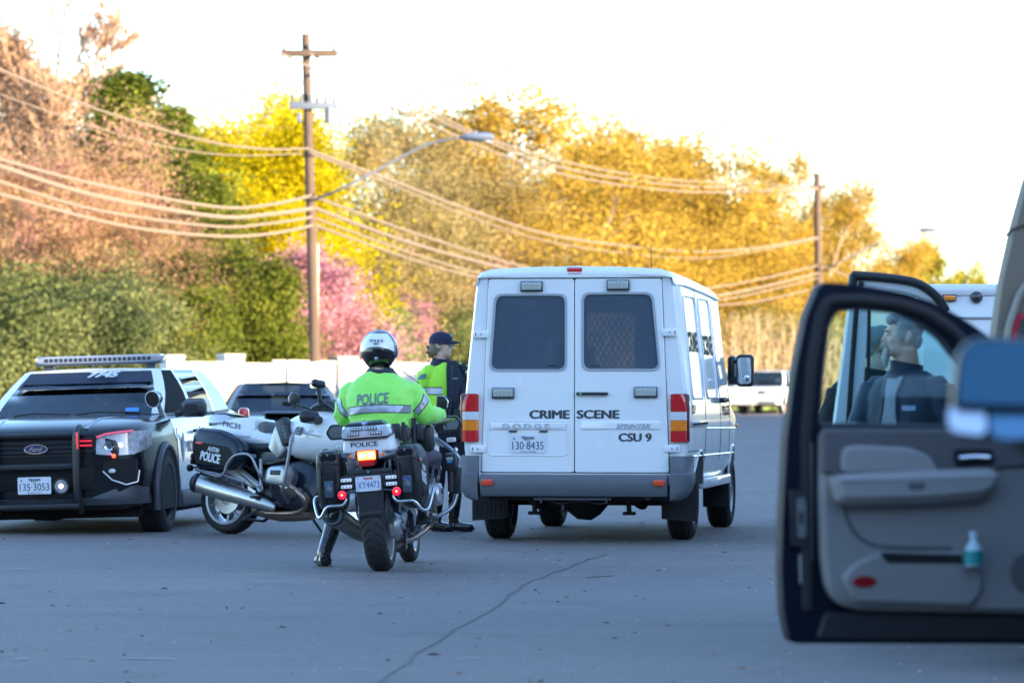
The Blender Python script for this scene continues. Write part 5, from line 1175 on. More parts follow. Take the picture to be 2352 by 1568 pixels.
def hair(parent,c,yaw,pitch,k,m,mode='short',seed=1):
    M=Matrix.Translation(c)@Euler((pitch,0,yaw)).to_matrix().to_4x4()@Matrix.Scale(k,4); b=MB(); b.M=M; rg=random.Random(seed)
    if mode=='short':
        b.ell((0,.024,.046),(.079,.095,.080),20); b.ell((0,-.052,.092),(.055,.040,.032),12)
        for s in (-1,1): b.ell((s*.064,-.012,.030),(.018,.036,.050),12)
        b.ell((0,.075,-.012),(.062,.036,.055),14)
    if mode=='bob':
        b.ell((0,.030,.045),(.080,.098,.080),20)
        for s in (-1,1): b.ell((s*.060,.055,-.035),(.030,.045,.055),12); b.ell((s*.072,.02,.03),(.012,.03,.035),10)
        b.ell((0,.095,-.045),(.060,.042,.052),14); b.ell((0,.112,-.06),(.045,.028,.035),12)
        for _ in range(16): b.ell((rg.uniform(-.06,.06),rg.uniform(.05,.13),rg.uniform(-.10,-.01)),(.016,.016,.024),8,rot=(rg.uniform(0,3),rg.uniform(0,3),0))
    o=b.build('hair',m,parent); voxel(o,.006,3); 
    rough_up(o,.0035,70)
    return o
def torso(mb,secs):
    # secs: (cx,cy,z,hx,hy)
    mb.loft([[(cx+hx*math.copysign(abs(math.cos(a))**.85,math.cos(a)),cy+hy*math.copysign(abs(math.sin(a))**.85,math.sin(a)),z) for a in [2*PI*k/24 for k in range(24)]] for cx,cy,z,hx,hy in secs])
def hand(mb,p,dirv,up,k=1.0,curl=.5):
    d=Vector(dirv).normalized(); u=Vector(up); u=(u-d*u.dot(d)).normalized(); s=d.cross(u)
    M=Matrix(((s.x,d.x,u.x,p[0]),(s.y,d.y,u.y,p[1]),(s.z,d.z,u.z,p[2]),(0,0,0,1)))
    M0=mb.M.copy(); mb.M=M0@M@Matrix.Scale(k,4); mb.ell((0,.045,0),(.042,.052,.016),14); mb.tube([(0,-.03,0),(0,.01,0)],[.028,.028],10,flat=(1,.75))
    for i,(x,L) in enumerate(((-.031,.068),(-.011,.078),(.010,.074),(.030,.058))):
        pts=[(x,.085,0)]; a=0
        for q in range(3): a-=curl*(.5+.35*q); pts.append((x,pts[-1][1]+math.cos(a)*L*(.42,.32,.26)[q],pts[-1][2]+math.sin(a)*L*(.42,.32,.26)[q]))
        mb.tube(pts,[.0095,.009,.0085,.0065],8)
    mb.tube([(-.034,.025,0),(-.060,.052,-.012),(-.066,.082,-.028)],[.013,.011,.008],8); mb.M=M0
def folds(o,amp,freq,dirs=(1,1,.35),seed=0,fine=.3):
    me=o.data
    off=Vector((seed*3.1,seed*1.7,0))
    N=[v.normal.copy() for v in me.vertices]; out=[]
    for v,nn in zip([v.co.copy() for v in me.vertices],N):
        p=Vector((v.x*dirs[0],v.y*dirs[1],v.z*dirs[2]))*freq+off
        w=noise.noise_vector(p*.5)*1.2; n=1-abs(noise.noise(p+w))*2; n2=noise.noise(v*freq*3+off)
        out+=list(v+nn*amp*(n+fine*n2))
    me.vertices.foreach_set('co',out); me.update()
def rough_up(o,amp,fr,octv=4):
    me=o.data; N=[v.normal.copy() for v in me.vertices]; out=[]
    for v,nn in zip([v.co.copy() for v in me.vertices],N): out+=list(v+nn*amp*noise.fractal(v*fr,1,2,octv))
    me.vertices.foreach_set('co',out); me.update()
def boot(parent,top,ankle,toe_dir,name='boot',r=.058,m=None,buckles=True):
    b=MB(); t=Vector(top);a=Vector(ankle); td=Vector(toe_dir).normalized(); z0=a.z-.085
    b.tube([t,t.lerp(a,.35),t.lerp(a,.75),a,(a.x,a.y,a.z-.05)],[r,r*1.02,r*.85,r*.78,r*.80],16)
    f=a+Vector((0,0,-.055)); b.ell(f,(.05,.055,.04),14); 
    b.tube([f-td*.05,f+td*.04,f+td*.11+Vector((0,0,-.008)),f+td*.175+Vector((0,0,-.014))],[.046,.047,.047,.036],14,flat=(1,.92))
    b.ell(f+td*.145+Vector((0,0,-.006)),(.048,.050,.038),12)
    o=b.build(name,m or leather,parent); voxel(o,.009,4); folds(o,.0028,22,(.4,.4,1.6),seed=top[0]*7)
    s=MB(); yaw=math.atan2(td.y,td.x)
    s.M=Matrix.Translation((f.x,f.y,z0-.0))@Euler((0,0,yaw)).to_matrix().to_4x4()
    s.plate(round_poly([(-.065,-.042),(.04,-.040),(.12,-.048),(.195,-.028),(.195,.028),(.12,.048),(.04,.040),(-.065,.042)],.02,3),[],.018); s.box((-.03,0,.012),(.07,.08,.03),.005)
    s.build('sole',rubber,o); return o
def proj_quad(name,quad,bv,dirv,m,parent,off=.003,nx=24,nz=4):
    a,b_,c,d=[Vector(q) for q in quad]; vs=[];
    for i in range(nx+1):
        for j in range(nz+1):
            u=i/nx;w=j/nz; vs.append((a.lerp(b_,u)).lerp(d.lerp(c,u),w))
    return project(name,vs,grid_faces(nx+1,nz+1),bv,dirv,m,parent,off=off)
# ---- rider ----
def make_rider():
    rd=Matrix.Translation(LB)@Euler((0,0,R(-6.3))).to_matrix().to_4x4()
    def cv(xz,yz,y=.5):              # zoomed picture point of the rider -> local x,z
        Dx=705.6+.38*xz; Dy=737+.38*yz; s=FP/(LB.y+y); X=(Dx-1176)/s; Z=CH-(Dy-HZ)/s; return (X-LB.x-y*math.sin(R(6.3)),Z)
    HC=cv(434,170,.66); hc=Vector((HC[0],.66,HC[1]-.045))
    # body: one continuous figure, mostly under the clothes
    b=MB(); head(b,hc,PI,-.08); b.tube([hc+Vector((0,-.02,-.06)),(hc.x,.60,1.36)],[.062,.066],14)
    torso(b,[(-.06,.50,.84,.15,.11),(-.06,.50,1.0,.16,.11),(-.06,.54,1.2,.18,.11),(-.06,.58,1.34,.16,.09),(-.07,.6,1.40,.08,.07)])
    SL=(-.27,.60,1.30);EL=(-.335,.60,1.115);WL=(-.37,.80,1.13); SR=(.13,.60,1.31);ER=(.255,.60,1.125);WR=(.34,.84,1.11)
    for S,E,Wr in ((SL,EL,WL),(SR,ER,WR)): b.tube([S,E,Wr],[.05,.042,.03],12)
    b.M=Matrix.Identity(4); hand(b,WL,(.25,.9,0),(0,0,1),curl=.8); hand(b,WR,(-.1,.9,0),(0,0,1),curl=.8)
    LEG=[((-.15,.52,.86),(-.38,.86,.56),(-.50,.66,.10)),((.06,.52,.86),(.285,.93,.78),(.255,.66,.42))]
    for h_,k_,a_ in LEG: b.tube([h_,k_,a_],[.075,.055,.04],12)
    body=b.build('person',skin); voxel(body,.010,3); body.matrix_world=rd@Matrix.Identity(4)
    tagit(body,label='helmeted rider in lime police jacket sitting on the nearer motorcycle seen from behind',cat='person')
    # jacket
    j=MB(); torso(j,[(-.055,.50,.93,.205,.15),(-.055,.50,.98,.215,.165),(-.055,.50,1.06,.222,.17),(-.058,.50,1.16,.236,.175),(-.06,.52,1.25,.245,.168),(-.062,.55,1.32,.238,.15),(-.065,.575,1.375,.19,.125),(-.07,.59,1.415,.125,.10),(-.072,.60,1.435,.09,.085)])
    for S,E,Wr,r0 in ((SL,EL,WL,.098),(SR,ER,WR,.094)):
        S=Vector(S);E=Vector(E);Wr=Vector(Wr); j.ell(S+Vector((0,0,-.02)),(r0*.97,r0*.97,r0*.92),14); j.tube([S.lerp(E,.1),S.lerp(E,.35),S.lerp(E,.75),E,E.lerp(Wr,.5),Wr],[r0*.98,r0,r0*.93,r0*.80,.066,.050],18,smooth=2)
    jo=j.build('jacket',hivis,body); voxel(jo,.010,7)
    folds(jo,.010,5.5,(1,.6,1.4),seed=3,fine=.22); folds(jo,.003,17,(1.2,.5,.7),seed=8,fine=.2); bv=bvh_of(jo)
    def q(pts,y=.4): return [(cv(x,z,.42)[0],y-.2,cv(x,z,.42)[1]) for x,z in pts]
    dirv=(0,1,0)
    # back band in two strips following the photo's slight curve
    for k in range(4):
        xs=[237+k*97.5,237+(k+1)*97.5]; top=[528,514,507,508,513]; bot=[570,555,549,548,553]
        proj_quad('reflective_band',q([(xs[0],bot[k]),(xs[1],bot[k+1]),(xs[1],top[k+1]),(xs[0],top[k])]),bv,dirv,reflective,jo,.003,12,4)
        for a_,b__,o_ in ((top[k],top[k+1],-5),(bot[k],bot[k+1],5)):
            proj_quad('band_edge',q([(xs[0],a_+max(0,o_)),(xs[1],b__+max(0,o_)),(xs[1],b__+min(0,o_)),(xs[0],a_+min(0,o_))]),bv,dirv,tape_edge,jo,.0025,12,1)
    for quad in ([(167,478),(190,462),(240,560),(236,588)],):
        pass
    def band(c0,c1,w,n=6):
        # sleeve stripe from point list c0 (zoomed coords) with width
        for k in range(len(c0)-1):
            (x0,z0),(x1,z1)=c0[k],c0[k+1]; d=Vector((x1-x0,z1-z0)); nrm=Vector((-d.y,d.x)).normalized()*w
            def seg(e): return q([(x0-nrm.x*e,z0-nrm.y*e),(x1-nrm.x*e,z1-nrm.y*e),(x1+nrm.x*e,z1+nrm.y*e),(x0+nrm.x*e,z0+nrm.y*e)])
            proj_quad('band_edge',seg(1.35),bv,dirv,tape_edge,jo,.0025,8,4); proj_quad('reflective_band',seg(1),bv,dirv,reflective,jo,.0045,8,4)
    band([(171,468),(180,515),(203,550),(236,578)],0,13); band([(712,440),(704,485),(680,520),(648,556)],0,16)
    # POLICE on the back
    vs,fs=text_mesh('POLICE',.1,.0026); x0=min(v.x for v in vs);x1=max(v.x for v in vs);a0=min(v.y for v in vs);a1=max(v.y for v in vs)
    cx,cz=cv(403,470,.42); w=(498-308)*.38/307; h=(504-437)*.38/307
    project('lettering',[Vector((cx+(v.x-(x0+x1)/2)*w/(x1-x0),.15,cz+(v.y-(a0+a1)/2)*h/(a1-a0)+ (v.x-(x0+x1)/2)*.05)) for v in vs],fs,bv,dirv,mat('grey_print',(.30,.32,.42),.4),jo,off=.004)
    # collar
    c=MB(); c.loft([[(-.072+hx*math.cos(a),.60+hy*math.sin(a),z+.012*math.sin(a)) for a in [2*PI*k/24 for k in range(24)]] for z,hx,hy in ((1.38,.165,.128),(1.42,.128,.108),(1.468,.092,.088),(1.472,.07,.07),(1.42,.06,.06))],caps=False); co=c.build('collar',navy,body); co.modifiers.new('s','SUBSURF').levels=1
    # trousers
    t=MB(); torso(t,[(-.055,.52,.76,.185,.17),(-.055,.52,.86,.20,.16),(-.055,.50,.96,.19,.15)])
    for h_,k_,a_ in LEG:
        h_=Vector(h_);k_=Vector(k_);a_=Vector(a_); t.tube([h_,h_.lerp(k_,.5),k_,k_.lerp(a_,.25)],[.10,.092,.078,.070],16)
    to=t.build('trousers',mat('grey_breeches',(.075,.065,.09),.8,var=.2,vs=20),body); voxel(to,.011,5); folds(to,.005,9,seed=5)
    for (h_,k_,a_) in LEG:
        k_=Vector(k_);a_=Vector(a_); boot(body,k_.lerp(a_,.12),a_,(-.35,.9,0) if a_.x<0 else (.25,.9,0),r=.066)
    # belt gear
    b=MB(); b.box((.135,.40,.985),(.10,.05,.10),.018,rot=(0,0,.3)); b.build('belt_pouch',black_plastic,body); b=MB(); b.cyl((.20,.44,.92),(.20,.44,1.10),.02); b.box((.24,.46,1.0),(.045,.05,.12),.01); b.build('baton',black_plastic,body)
    # helmet
    h=MB(); hcx,hcy,hcz=hc.x,.655,hc.z+.028
    n=40; prof=[]
    for i in range(19):
        a=PI*i/18*.80; rz=.152*math.cos(a); rr=math.sin(a); prof.append((rz,rr))
    vs=[(hcx,hcy,hcz+.152)]; 
    for (rz,rr) in prof[1:]:
        for k in range(n):
            b_=2*PI*k/n; fl=1.0 if rz>0 else 1.0-.10*(rz/.12)**2
            vs.append((hcx+.131*rr*fl*math.cos(b_) if True else 0,hcy+(.155*rr*fl)*math.sin(b_),hcz+rz))
    fs=[[0,1+k,1+(k+1)%n] for k in range(n)]
    for i in range(len(prof)-2):
        for k in range(n): a=1+i*n+k; b2=1+i*n+(k+1)%n; fs.append([a,a+n,b2+n,b2])
    h.add(vs,fs); ho=h.build('helmet',mat('helmet_black',(.006,.006,.008),.16,coat=.6),body,smooth=180)
    so_=ho.modifiers.new('so','SOLIDIFY'); so_.thickness=.02; so_.offset=-1
    hb=BVHTree.FromPolygons([Vector(v) for v in vs],fs)
    # white back panel, proud of the shell
    wv=[];W_,H_=24,14
    for i in range(W_+1):
        u=-1+2*i/W_; 
        for jx in range(H_+1):
            w_=jx/H_; lo=-.012-.028*u*u*1.0+.0; hi=.118*math.sqrt(max(0,1-(u*.98)**2))+.005-.03*abs(u)
            lo=.034-.035*u*u; hi=lo+.01+(.112)*math.sqrt(max(0,1-u*u*.97))
            wv.append(Vector((hcx+.122*u,hcy-.35,hcz+lo+(min(hi,.132)-lo)*w_)))
    project('helmet_panel',wv,grid_faces(W_+1,H_+1),hb,(0,1,0),mat('helmet_white',(.78,.79,.80),.15,coat=.8),ho,off=.004)
    for tx_,w_,h_2,z_,bo in (('POLICE',.100,.020,.078,.0012),('3839',.040,.013,.055,.0008)):
        vs2,fs2=text_mesh(tx_,.1,0); x0=min(v.x for v in vs2);x1=max(v.x for v in vs2);a0=min(v.y for v in vs2);a1=max(v.y for v in vs2)
        vv=[Vector((hcx+(v.x-(x0+x1)/2)*w_/(x1-x0),hcy-.35,hcz+z_+(v.y-(a0+a1)/2)*h_2/(a1-a0))) for v in vs2]
        for dx in (-.0012,0.0012): project('lettering',[v+Vector((dx,0,0)) for v in vv],fs2,hb,(0,1,0),mat('navy_letter',(0,0,0)),ho,off=.0065+dx*.1)
    m=MB(); m.tube([(hcx+.136*math.cos(a),hcy+.01,hcz+.155*math.sin(a)-.0) for a in [PI*(-.10)+PI*1.2*k/30 for k in range(31)]],.008,8); m.build('visor_trim',mat('trim_silver',(.6,.62,.64),.25,metal=.7),ho)
    m=MB(); L_=len(prof)-1; m.tube([Vector(vs[1+(L_-1)*n+k])+Vector((0,0,-.004)) for k in range(n)],.009,8,closed=True); m.build('helmet_rim',black_plastic,ho)
    m=MB(); m.box((hcx,hcy-.150,hcz-.055),(.022,.01,.026),.004); m.build('helmet_emblem',steel,ho)
    return body
rider=make_rider()
# ---- standing officer ----
def make_officer():
    d=36.4; s=FP/d
    def cv(xz,yz): return ((705.6+.38*xz-1176)/s, CH-(737+.38*yz-HZ)/s)
    ox=cv(860,0)[0]; org=Vector((ox,d,0)); 
    def L(xz,yz,y=0): x,z=cv(xz,yz); return Vector((x-ox,y,z))
    hc=L(815,150,0.0); hc.z-=.0; yaw=R(68)     # face turned to the right, slightly toward us
    b=MB(); head(b,hc,yaw,0,1.0); nk=L(812,262,.01); b.tube([hc+Vector((-.02,0,-.05)),nk],[.052,.055],14)
    torso(b,[(.0,.0,.88,.16,.12),(0,0,1.0,.15,.11),(0,0,1.2,.16,.12),(-.01,0,1.36,.17,.11),(-.03,0,1.45,.09,.07)])
    SL=Vector((-.20,-.07,1.40));EL=Vector((-.27,-.03,1.14));WL=Vector((-.20,-.10,.95)); SR=Vector((.17,.09,1.40));ER=Vector((.23,.12,1.14));WR=Vector((.20,.10,.93))
    for S,E,Wr in ((SL,EL,WL),(SR,ER,WR)): b.tube([S,E,Wr],[.045,.038,.03],12)
    hand(b,WL,(.1,0,-1),(0,1,0),curl=.45); hand(b,WR,(0,0,-1),(0,1,0),curl=.45)
    LL=(Vector((-.09,-.02,.88)),Vector((-.11,-.02,.50)),Vector((cv(780,0)[0]-ox,.06,.10))); LR=(Vector((.07,.02,.88)),Vector((.06,.0,.50)),Vector((cv(885,0)[0]-ox,.0,.10)))
    for h_,k_,a_ in (LL,LR): b.tube([h_,k_,a_],[.08,.055,.04],12)
    body=b.build('person',skin); voxel(body,.010,2); body.location=org
    tagit(body,label='smiling officer in navy cap and open lime jacket standing left of the van',cat='person')
    face_parts(body,hc,yaw,0,1.0,glasses=True)
    hair(body,hc,yaw,0,1.0,mat('hair_brown_grey',(.10,.065,.04),.6,var=.5,vs=110,vcol=(.30,.22,.14)),'bob',3)
    # cap
    M=Matrix.Translation(hc)@Euler((0,0,yaw)).to_matrix().to_4x4()
    c=MB(); c.M=M
    vs=[];n=28
    rings=[]
    for i in range(9):
        a=PI/2*i/8; rings.append([(.092*math.cos(a)*math.cos(t),.012+.112*math.cos(a)*math.sin(t),.052+.078*math.sin(a)) for t in [2*PI*k/n for k in range(n)]])
    c.loft([[(x*1.0,y,z-.03) for x,y,z in rings[0]]]+rings,caps=True); co=c.build('cap',mat('cap_navy',(.012,.014,.045),.8,var=.2,vs=60),body)
    c=MB(); c.M=M; vt=[];
    for i in range(9):
        u=-1+2*i/8
        for jx in range(4):
            w=jx/3; x=u*(.078-.012*w); y=-.070-.03*math.cos(u*PI/2)-(.085*math.cos(u*1.25))*w; z=.050-.018*w-.014*u*u; vt.append((x,y,z))
    c.add(vt,grid_faces(9,4)); vo=c.build('cap_visor',mat('cap_navy',(0,0,0)),co); so_=vo.modifiers.new('s','SOLIDIFY'); so_.thickness=.006
    c=MB(); c.M=M; c.ell((0,-.085,.095),(.022,.012,.014),12); c.ell((0,.012,.130),(.008,.008,.005),8); c.build('cap_emblem',mat('emblem_teal',(.12,.25,.28),.6,var=.5,vs=120),co)
    # uniform shirt, vest, jacket
    KZ=Matrix.Scale(1.045,4,(0,0,1)); TY=R(38)     # torso turned to the right
    sh=MB(); sh.M=KZ@Euler((0,0,TY)).to_matrix().to_4x4(); torso(sh,[(0,0,.98,.165,.125),(0,0,1.08,.17,.135),(0,-.005,1.22,.19,.15),(0,0,1.34,.195,.14),(0,0,1.41,.16,.11),(0,0,1.455,.09,.08),(0,0,1.49,.07,.07)])
    so2=sh.build('shirt',navy,body); voxel(so2,.009,4); folds(so2,.003,10,seed=2); bs=bvh_of(so2)
    fwd=Vector((math.sin(TY),-math.cos(TY),0)); rt=Vector((math.cos(TY),math.sin(TY),0))
    def chest(name,u,z,w,h,m,off): 
        z=z*1.045; c_=fwd*.5+rt*u; q=[c_+rt*(-w/2)+Vector((0,0,z-h/2)),c_+rt*(w/2)+Vector((0,0,z-h/2)),c_+rt*(w/2)+Vector((0,0,z+h/2)),c_+rt*(-w/2)+Vector((0,0,z+h/2))]
        return proj_quad(name,q,bs,-fwd,m,so2,off,4,4)
    chest('vest_pocket',-.07,1.20,.12,.14,mat('vest_navy',(.016,.02,.04),.7),.012); chest('vest_pocket',.07,1.20,.12,.14,mat('vest_navy',(0,0,0)),.012); chest('pocket_flap',-.07,1.29,.12,.05,mat('vest_navy',(0,0,0)),.016); chest('name_tape',-.07,1.335,.085,.016,mat('tape_grey',(.16,.18,.24),.5),.018)
    bd=MB(); p=fwd*.155+rt*.085; bd.ell((p.x,p.y,1.445),(.022,.012,.03),12); bd.build('badge',mat('badge_gold',(.55,.50,.38),.25,metal=.8),so2)
    bd=MB(); p=fwd*.165+rt*.10; bd.ell((p.x,p.y,1.37),(.016,.008,.016),10); bd.build('pin',mat('pin_pink',(.65,.35,.35),.4),so2)
    bt=MB(); bt.M=KZ@Euler((0,0,TY)).to_matrix().to_4x4(); bt.loft([[( .178*math.cos(a),.142*math.sin(a),z) for a in [2*PI*k/24 for k in range(24)]] for z in (1.0,1.06)]); bo=bt.build('duty_belt',leather,body)
    bt=MB(); bt.M=KZ
    for a in (-2.3,-1.9,-1.1,-.6): bt.box((.17*math.cos(a+TY),.15*math.sin(a+TY),1.02),(.06,.05,.10),.012,rot=(0,0,a+TY+PI/2))
    bt.build('belt_pouch',black_plastic,bo)
    jk=MB(); jk.M=KZ@Euler((0,0,TY)).to_matrix().to_4x4(); n=36
    rings=[]
    for z,hx,hy,op in ((1.01,.205,.165,.62),(1.08,.21,.17,.60),(1.2,.22,.18,.55),(1.32,.225,.175,.52),(1.40,.20,.145,.50),(1.44,.15,.11,.5),(1.475,.10,.09,.6)):
        rings.append([((hx)*math.cos(t),(hy)*math.sin(t),z) for t in [-PI/2+op+(2*PI-2*op)*k/(n-1) for k in range(n)]])
    inner=[[ (x*.88,y*.88,z) for x,y,z in r] for r in rings]
    full=[r+ri[::-1] for r,ri in zip(rings,inner)]; jk.loft(full)
    jk.M=KZ
    for S,E,Wr in ((SL,EL,WL),(SR,ER,WR)): jk.ell(S+Vector((-math.copysign(.015,S.x),0,-.02)),(.080,.078,.075),14); jk.tube([S+(S-E).normalized()*-.02,S.lerp(E,.5),E,E.lerp(Wr,.6),Wr],[.082,.08,.07,.06,.052],16,smooth=2)
    jo=jk.build('jacket',mat('hivis_yellow',(.42,.86,.03),.6,var=.06,vs=6,sheen=.3),body); voxel(jo,.009,3); folds(jo,.005,9,(1,1,.7),seed=4); bj=bvh_of(jo)
    for z0,z1 in ((1.255,1.31),):
        for (xa,xb) in ((-.30,-.06),(.16,.32)):
            for e,m_,of in ((.008,tape_edge,.003),(0,mat('tape_bright',(.62,.62,.64),.35),.005)):
                proj_quad('reflective_band',[(xa,-.5,z0-e),(xb,-.5,z0-e),(xb,-.5,z1+e),(xa,-.5,z1+e)],bj,(0,1,0),m_,jo,of,20,4)
    proj_quad('shoulder_patch',[(-.30,-.5,1.385),(-.215,-.5,1.395),(-.205,-.5,1.445),(-.26,-.5,1.43)],bj,(0,1,0),mat('patch_blue',(.10,.22,.25),.6,var=.6,vs=90),jo,.004,8,6)
    # navy lapels along the opening
    for s in (-1,1):
        lp=MB(); lp.M=KZ@Euler((0,0,TY)).to_matrix().to_4x4(); pts=[]
        for z,hx,hy,op in ((1.01,.205,.165,.62),(1.2,.22,.18,.55),(1.32,.225,.175,.52),(1.40,.20,.145,.50),(1.46,.12,.11,.55)):
            t=-PI/2+s*(op+.02); pts.append((hx*math.cos(t),hy*math.sin(t)-.004,z))
        lp.tube(pts,[.026,.030,.034,.036,.04],10,flat=(1,.45),smooth=2); lp.build('lapel',navy,jo)
    cl=MB(); cl.M=KZ; cl.loft([[(nk.x-.0+hx*math.cos(a),hy*math.sin(a),z+.012*math.sin(a-.6)) for a in [2*PI*k/22 for k in range(22)]] for z,hx,hy in ((1.43,.125,.10),(1.48,.092,.085),(1.515,.082,.078),(1.50,.06,.06))],caps=False); cl.build('collar',navy,body)
    t=MB(); t.M=KZ; torso(t,[(-.01,0,.80,.165,.125),(-.01,0,.90,.175,.135),(0,0,1.02,.165,.125)])
    for h_,k_,a_ in (LL,LR): t.tube([h_,h_.lerp(k_,.5),k_,k_.lerp(a_,.3)],[.10,.094,.072,.064],16)
    to=t.build('trousers',duty,body); voxel(to,.010,4); folds(to,.005,9,seed=6)
    boot(body,LL[1].lerp(LL[2],.2),LL[2],(.75,-.5,0),r=.060); boot(body,LR[1].lerp(LR[2],.2),LR[2],(1,-.12,0),r=.060)
    return body
officer=make_officer()
# ---- two men behind the open door ----
def make_man(d,top,hx,yaw,label,beard,jacket_m,glasses,hair_m,turn,scale=1.0,arm=None,shirt_m=None,pitch=0):
    s=FP/d; ox=(hx-1176)/s; ztop=CH-(top-HZ)/s; k=scale
    hc=Vector((0,0,ztop-.122*k)); org=Vector((ox,d,0)); kz=ztop/1.76
    b=MB(); head(b,hc,yaw,pitch,k); T=Euler((0,0,turn)).to_matrix().to_4x4(); off=T@Vector((0,.05,0))
    b.tube([hc+Vector((0,0,-.05))+off*.4,off+Vector((0,0,1.42*kz))],[.066,.074],14)
    b.M=Matrix.Translation(off)@T; torso(b,[(0,0,.85*kz,.17,.13),(0,0,1.0*kz,.18,.14),(0,0,1.2*kz,.19,.14),(0,0,1.36*kz,.19,.12),(0,0,1.43*kz,.11,.08)])
    arms=[]
    for sx in (-1,1):
        S=Vector((sx*.20,0,1.375*kz))
        if arm and sx==arm[0]: E=Vector(arm[1]);Wr=Vector(arm[2]);hd=Vector(arm[3])
        else: E=Vector((sx*.28,.03,1.10*kz)); Wr=Vector((sx*.24,-.08,.86*kz)); hd=Vector((0,-.1,-1))
        b.tube([S,E,Wr],[.052,.044,.034],12); arms.append((S,E,Wr)); hand(b,Wr,hd,(0,0,1) if abs(hd.z)<.7 else (0,1,0),k,curl=.35)
    legs=[]
    for sx in (-1,1):
        h_=Vector((sx*.09,0,.86*kz));k_=Vector((sx*.10,-.01,.48*kz));a_=Vector((sx*.12,.02,.10)); b.tube([h_,k_,a_],[.085,.06,.045],12); legs.append((h_,k_,a_))
    body=b.build('person',skin); voxel(body,.008,2); body.location=org; tagit(body,label=label,cat='person'); face_parts(body,hc,yaw,pitch,k,glasses=glasses)
    hair(body,hc,yaw,pitch,k,hair_m,'short',5)
    if beard:
        M=Matrix.Translation(hc)@Euler((pitch,0,yaw)).to_matrix().to_4x4()@Matrix.Scale(k,4); c=MB(); c.M=M; c.ell((0,-.088,-.088),(.028,.022,.030),12); c.ell((0,-.094,-.120),(.022,.020,.034),12); c.ell((0,-.088,-.146),(.013,.013,.020),10)
        for s_ in (-1,1): c.tube([(s_*.02,-.098,-.040),(s_*.028,-.092,-.062),(s_*.022,-.090,-.085)],.007,6)
        c.tube([(-.022,-.100,-.038),(0,-.104,-.036),(.022,-.100,-.038)],.006,6)
        o=c.build('beard',mat('beard_white',(.40,.39,.37),.8,var=.35,vs=90),body); voxel(o,.005,2)
        rough_up(o,.004,60,3)
    tm=Matrix.Translation(off)@T
    j=MB(); j.M=tm; torso(j,[(0,0,.82*kz,.20,.16),(0,0,1.0*kz,.205,.165),(0,0,1.2*kz,.225,.165),(0,0,1.33*kz,.225,.15),(0,0,1.40*kz,.17,.12),(0,0,1.45*kz,.10,.09)])
    for S,E,Wr in arms: j.ell(S+Vector((-math.copysign(.015,S.x),0,-.022)),(.080,.078,.075),14); j.tube([S+(S-E).normalized()*-.02,S.lerp(E,.5),E,E.lerp(Wr,.5),E.lerp(Wr,.93)],[.082,.078,.066,.056,.048],16,smooth=2)
    if shirt_m:   # open front: carve by leaving a shirt slab proud
        pass
    jo=j.build('jacket',jacket_m,body); voxel(jo,.010,5); folds(jo,.006,8,(1,1,.8),seed=int(d*3)); bj=bvh_of(jo)
    fw=(T@Vector((0,-1,0))); rt=(T@Vector((1,0,0)))
    if shirt_m:
        q=[]
        for i in range(7):
            z=.84*kz+(1.42*kz-.84*kz)*i/6; w=.055+.02*math.sin(i); q.append((z,w))
        for i in range(6):
            (z0,w0),(z1,w1)=q[i],q[i+1]; c_=off+fw*.5
            proj_quad('shirt',[c_-rt*w0+Vector((0,0,z0)),c_+rt*w0+Vector((0,0,z0)),c_+rt*w1+Vector((0,0,z1)),c_-rt*w1+Vector((0,0,z1))],bj,-fw,shirt_m,jo,.004,8,4)
        for sx in (-1,1):
            l=MB(); pts=[]
            for z,w in q: 
                h=bj.ray_cast(off+fw*.5+rt*sx*(w+.008)+Vector((0,0,z)),-fw); 
                if h[0] is not None: pts.append(h[0]+fw*.004)
            if len(pts)>2: l.tube(pts,.008,6); l.build('placket',jacket_m,jo)
        c_=off+fw*.5+rt*.115; lo=proj_quad('chest_logo',[c_-rt*.035+Vector((0,0,1.235*kz)),c_+rt*.035+Vector((0,0,1.235*kz)),c_+rt*.035+Vector((0,0,1.262*kz)),c_-rt*.035+Vector((0,0,1.262*kz))],bj,-fw,mat('logo_blue',(.06,.18,.55),.5,var=.5,vs=70,vcol=(.5,.55,.7)),jo,.004,6,3)
    cl=MB(); nz=1.43*kz; cl.loft([[(off.x*.8+hx_*math.cos(a),off.y*.8+hy*math.sin(a),z+.015*math.sin(a-PI/2-turn*0)) for a in [2*PI*q_/22 for q_ in range(22)]] for z,hx_,hy in ((nz-.03,.125,.11),(nz+.02,.092,.09),(nz+.065,.090,.088),(nz+.06,.075,.075),(nz,.065,.065))],caps=False); cl.build('collar',jacket_m,body)
    t=MB(); t.M=tm; torso(t,[(0,0,.78*kz,.17,.135),(0,0,.90*kz,.18,.14)])
    for h_,k_,a_ in legs: t.tube([h_,k_,a_+Vector((0,0,-.02))],[.10,.078,.062],16)
    to=t.build('trousers',mat('dark_denim',(.03,.035,.05),.8,var=.2,vs=30),body); voxel(to,.012,4)
    for h_,k_,a_ in legs:
        aa=tm@a_; boot(body,aa+Vector((0,0,.10)),aa,(fw.x,fw.y,0),name='shoe',r=.05)
    return body
grey_hair=mat('hair_grey',(.15,.15,.15),.7,var=.5,vs=120,vcol=(.42,.42,.42))
man1=make_man(21.4,722,2072,R(-80),'grey haired man with white goatee and navy jacket seen through the dark door window',True,mat('navy_jacket',(.008,.018,.045),.7,var=.25,vs=12,sheen=.2),False,grey_hair,R(-42),1.0,
  arm=(-1,(-.26,-.10,1.10),(-.14,-.34,1.06),(-.10,-.9,-.05)),shirt_m=mat('henley_grey',(.24,.26,.30),.85,var=.2,vs=40))
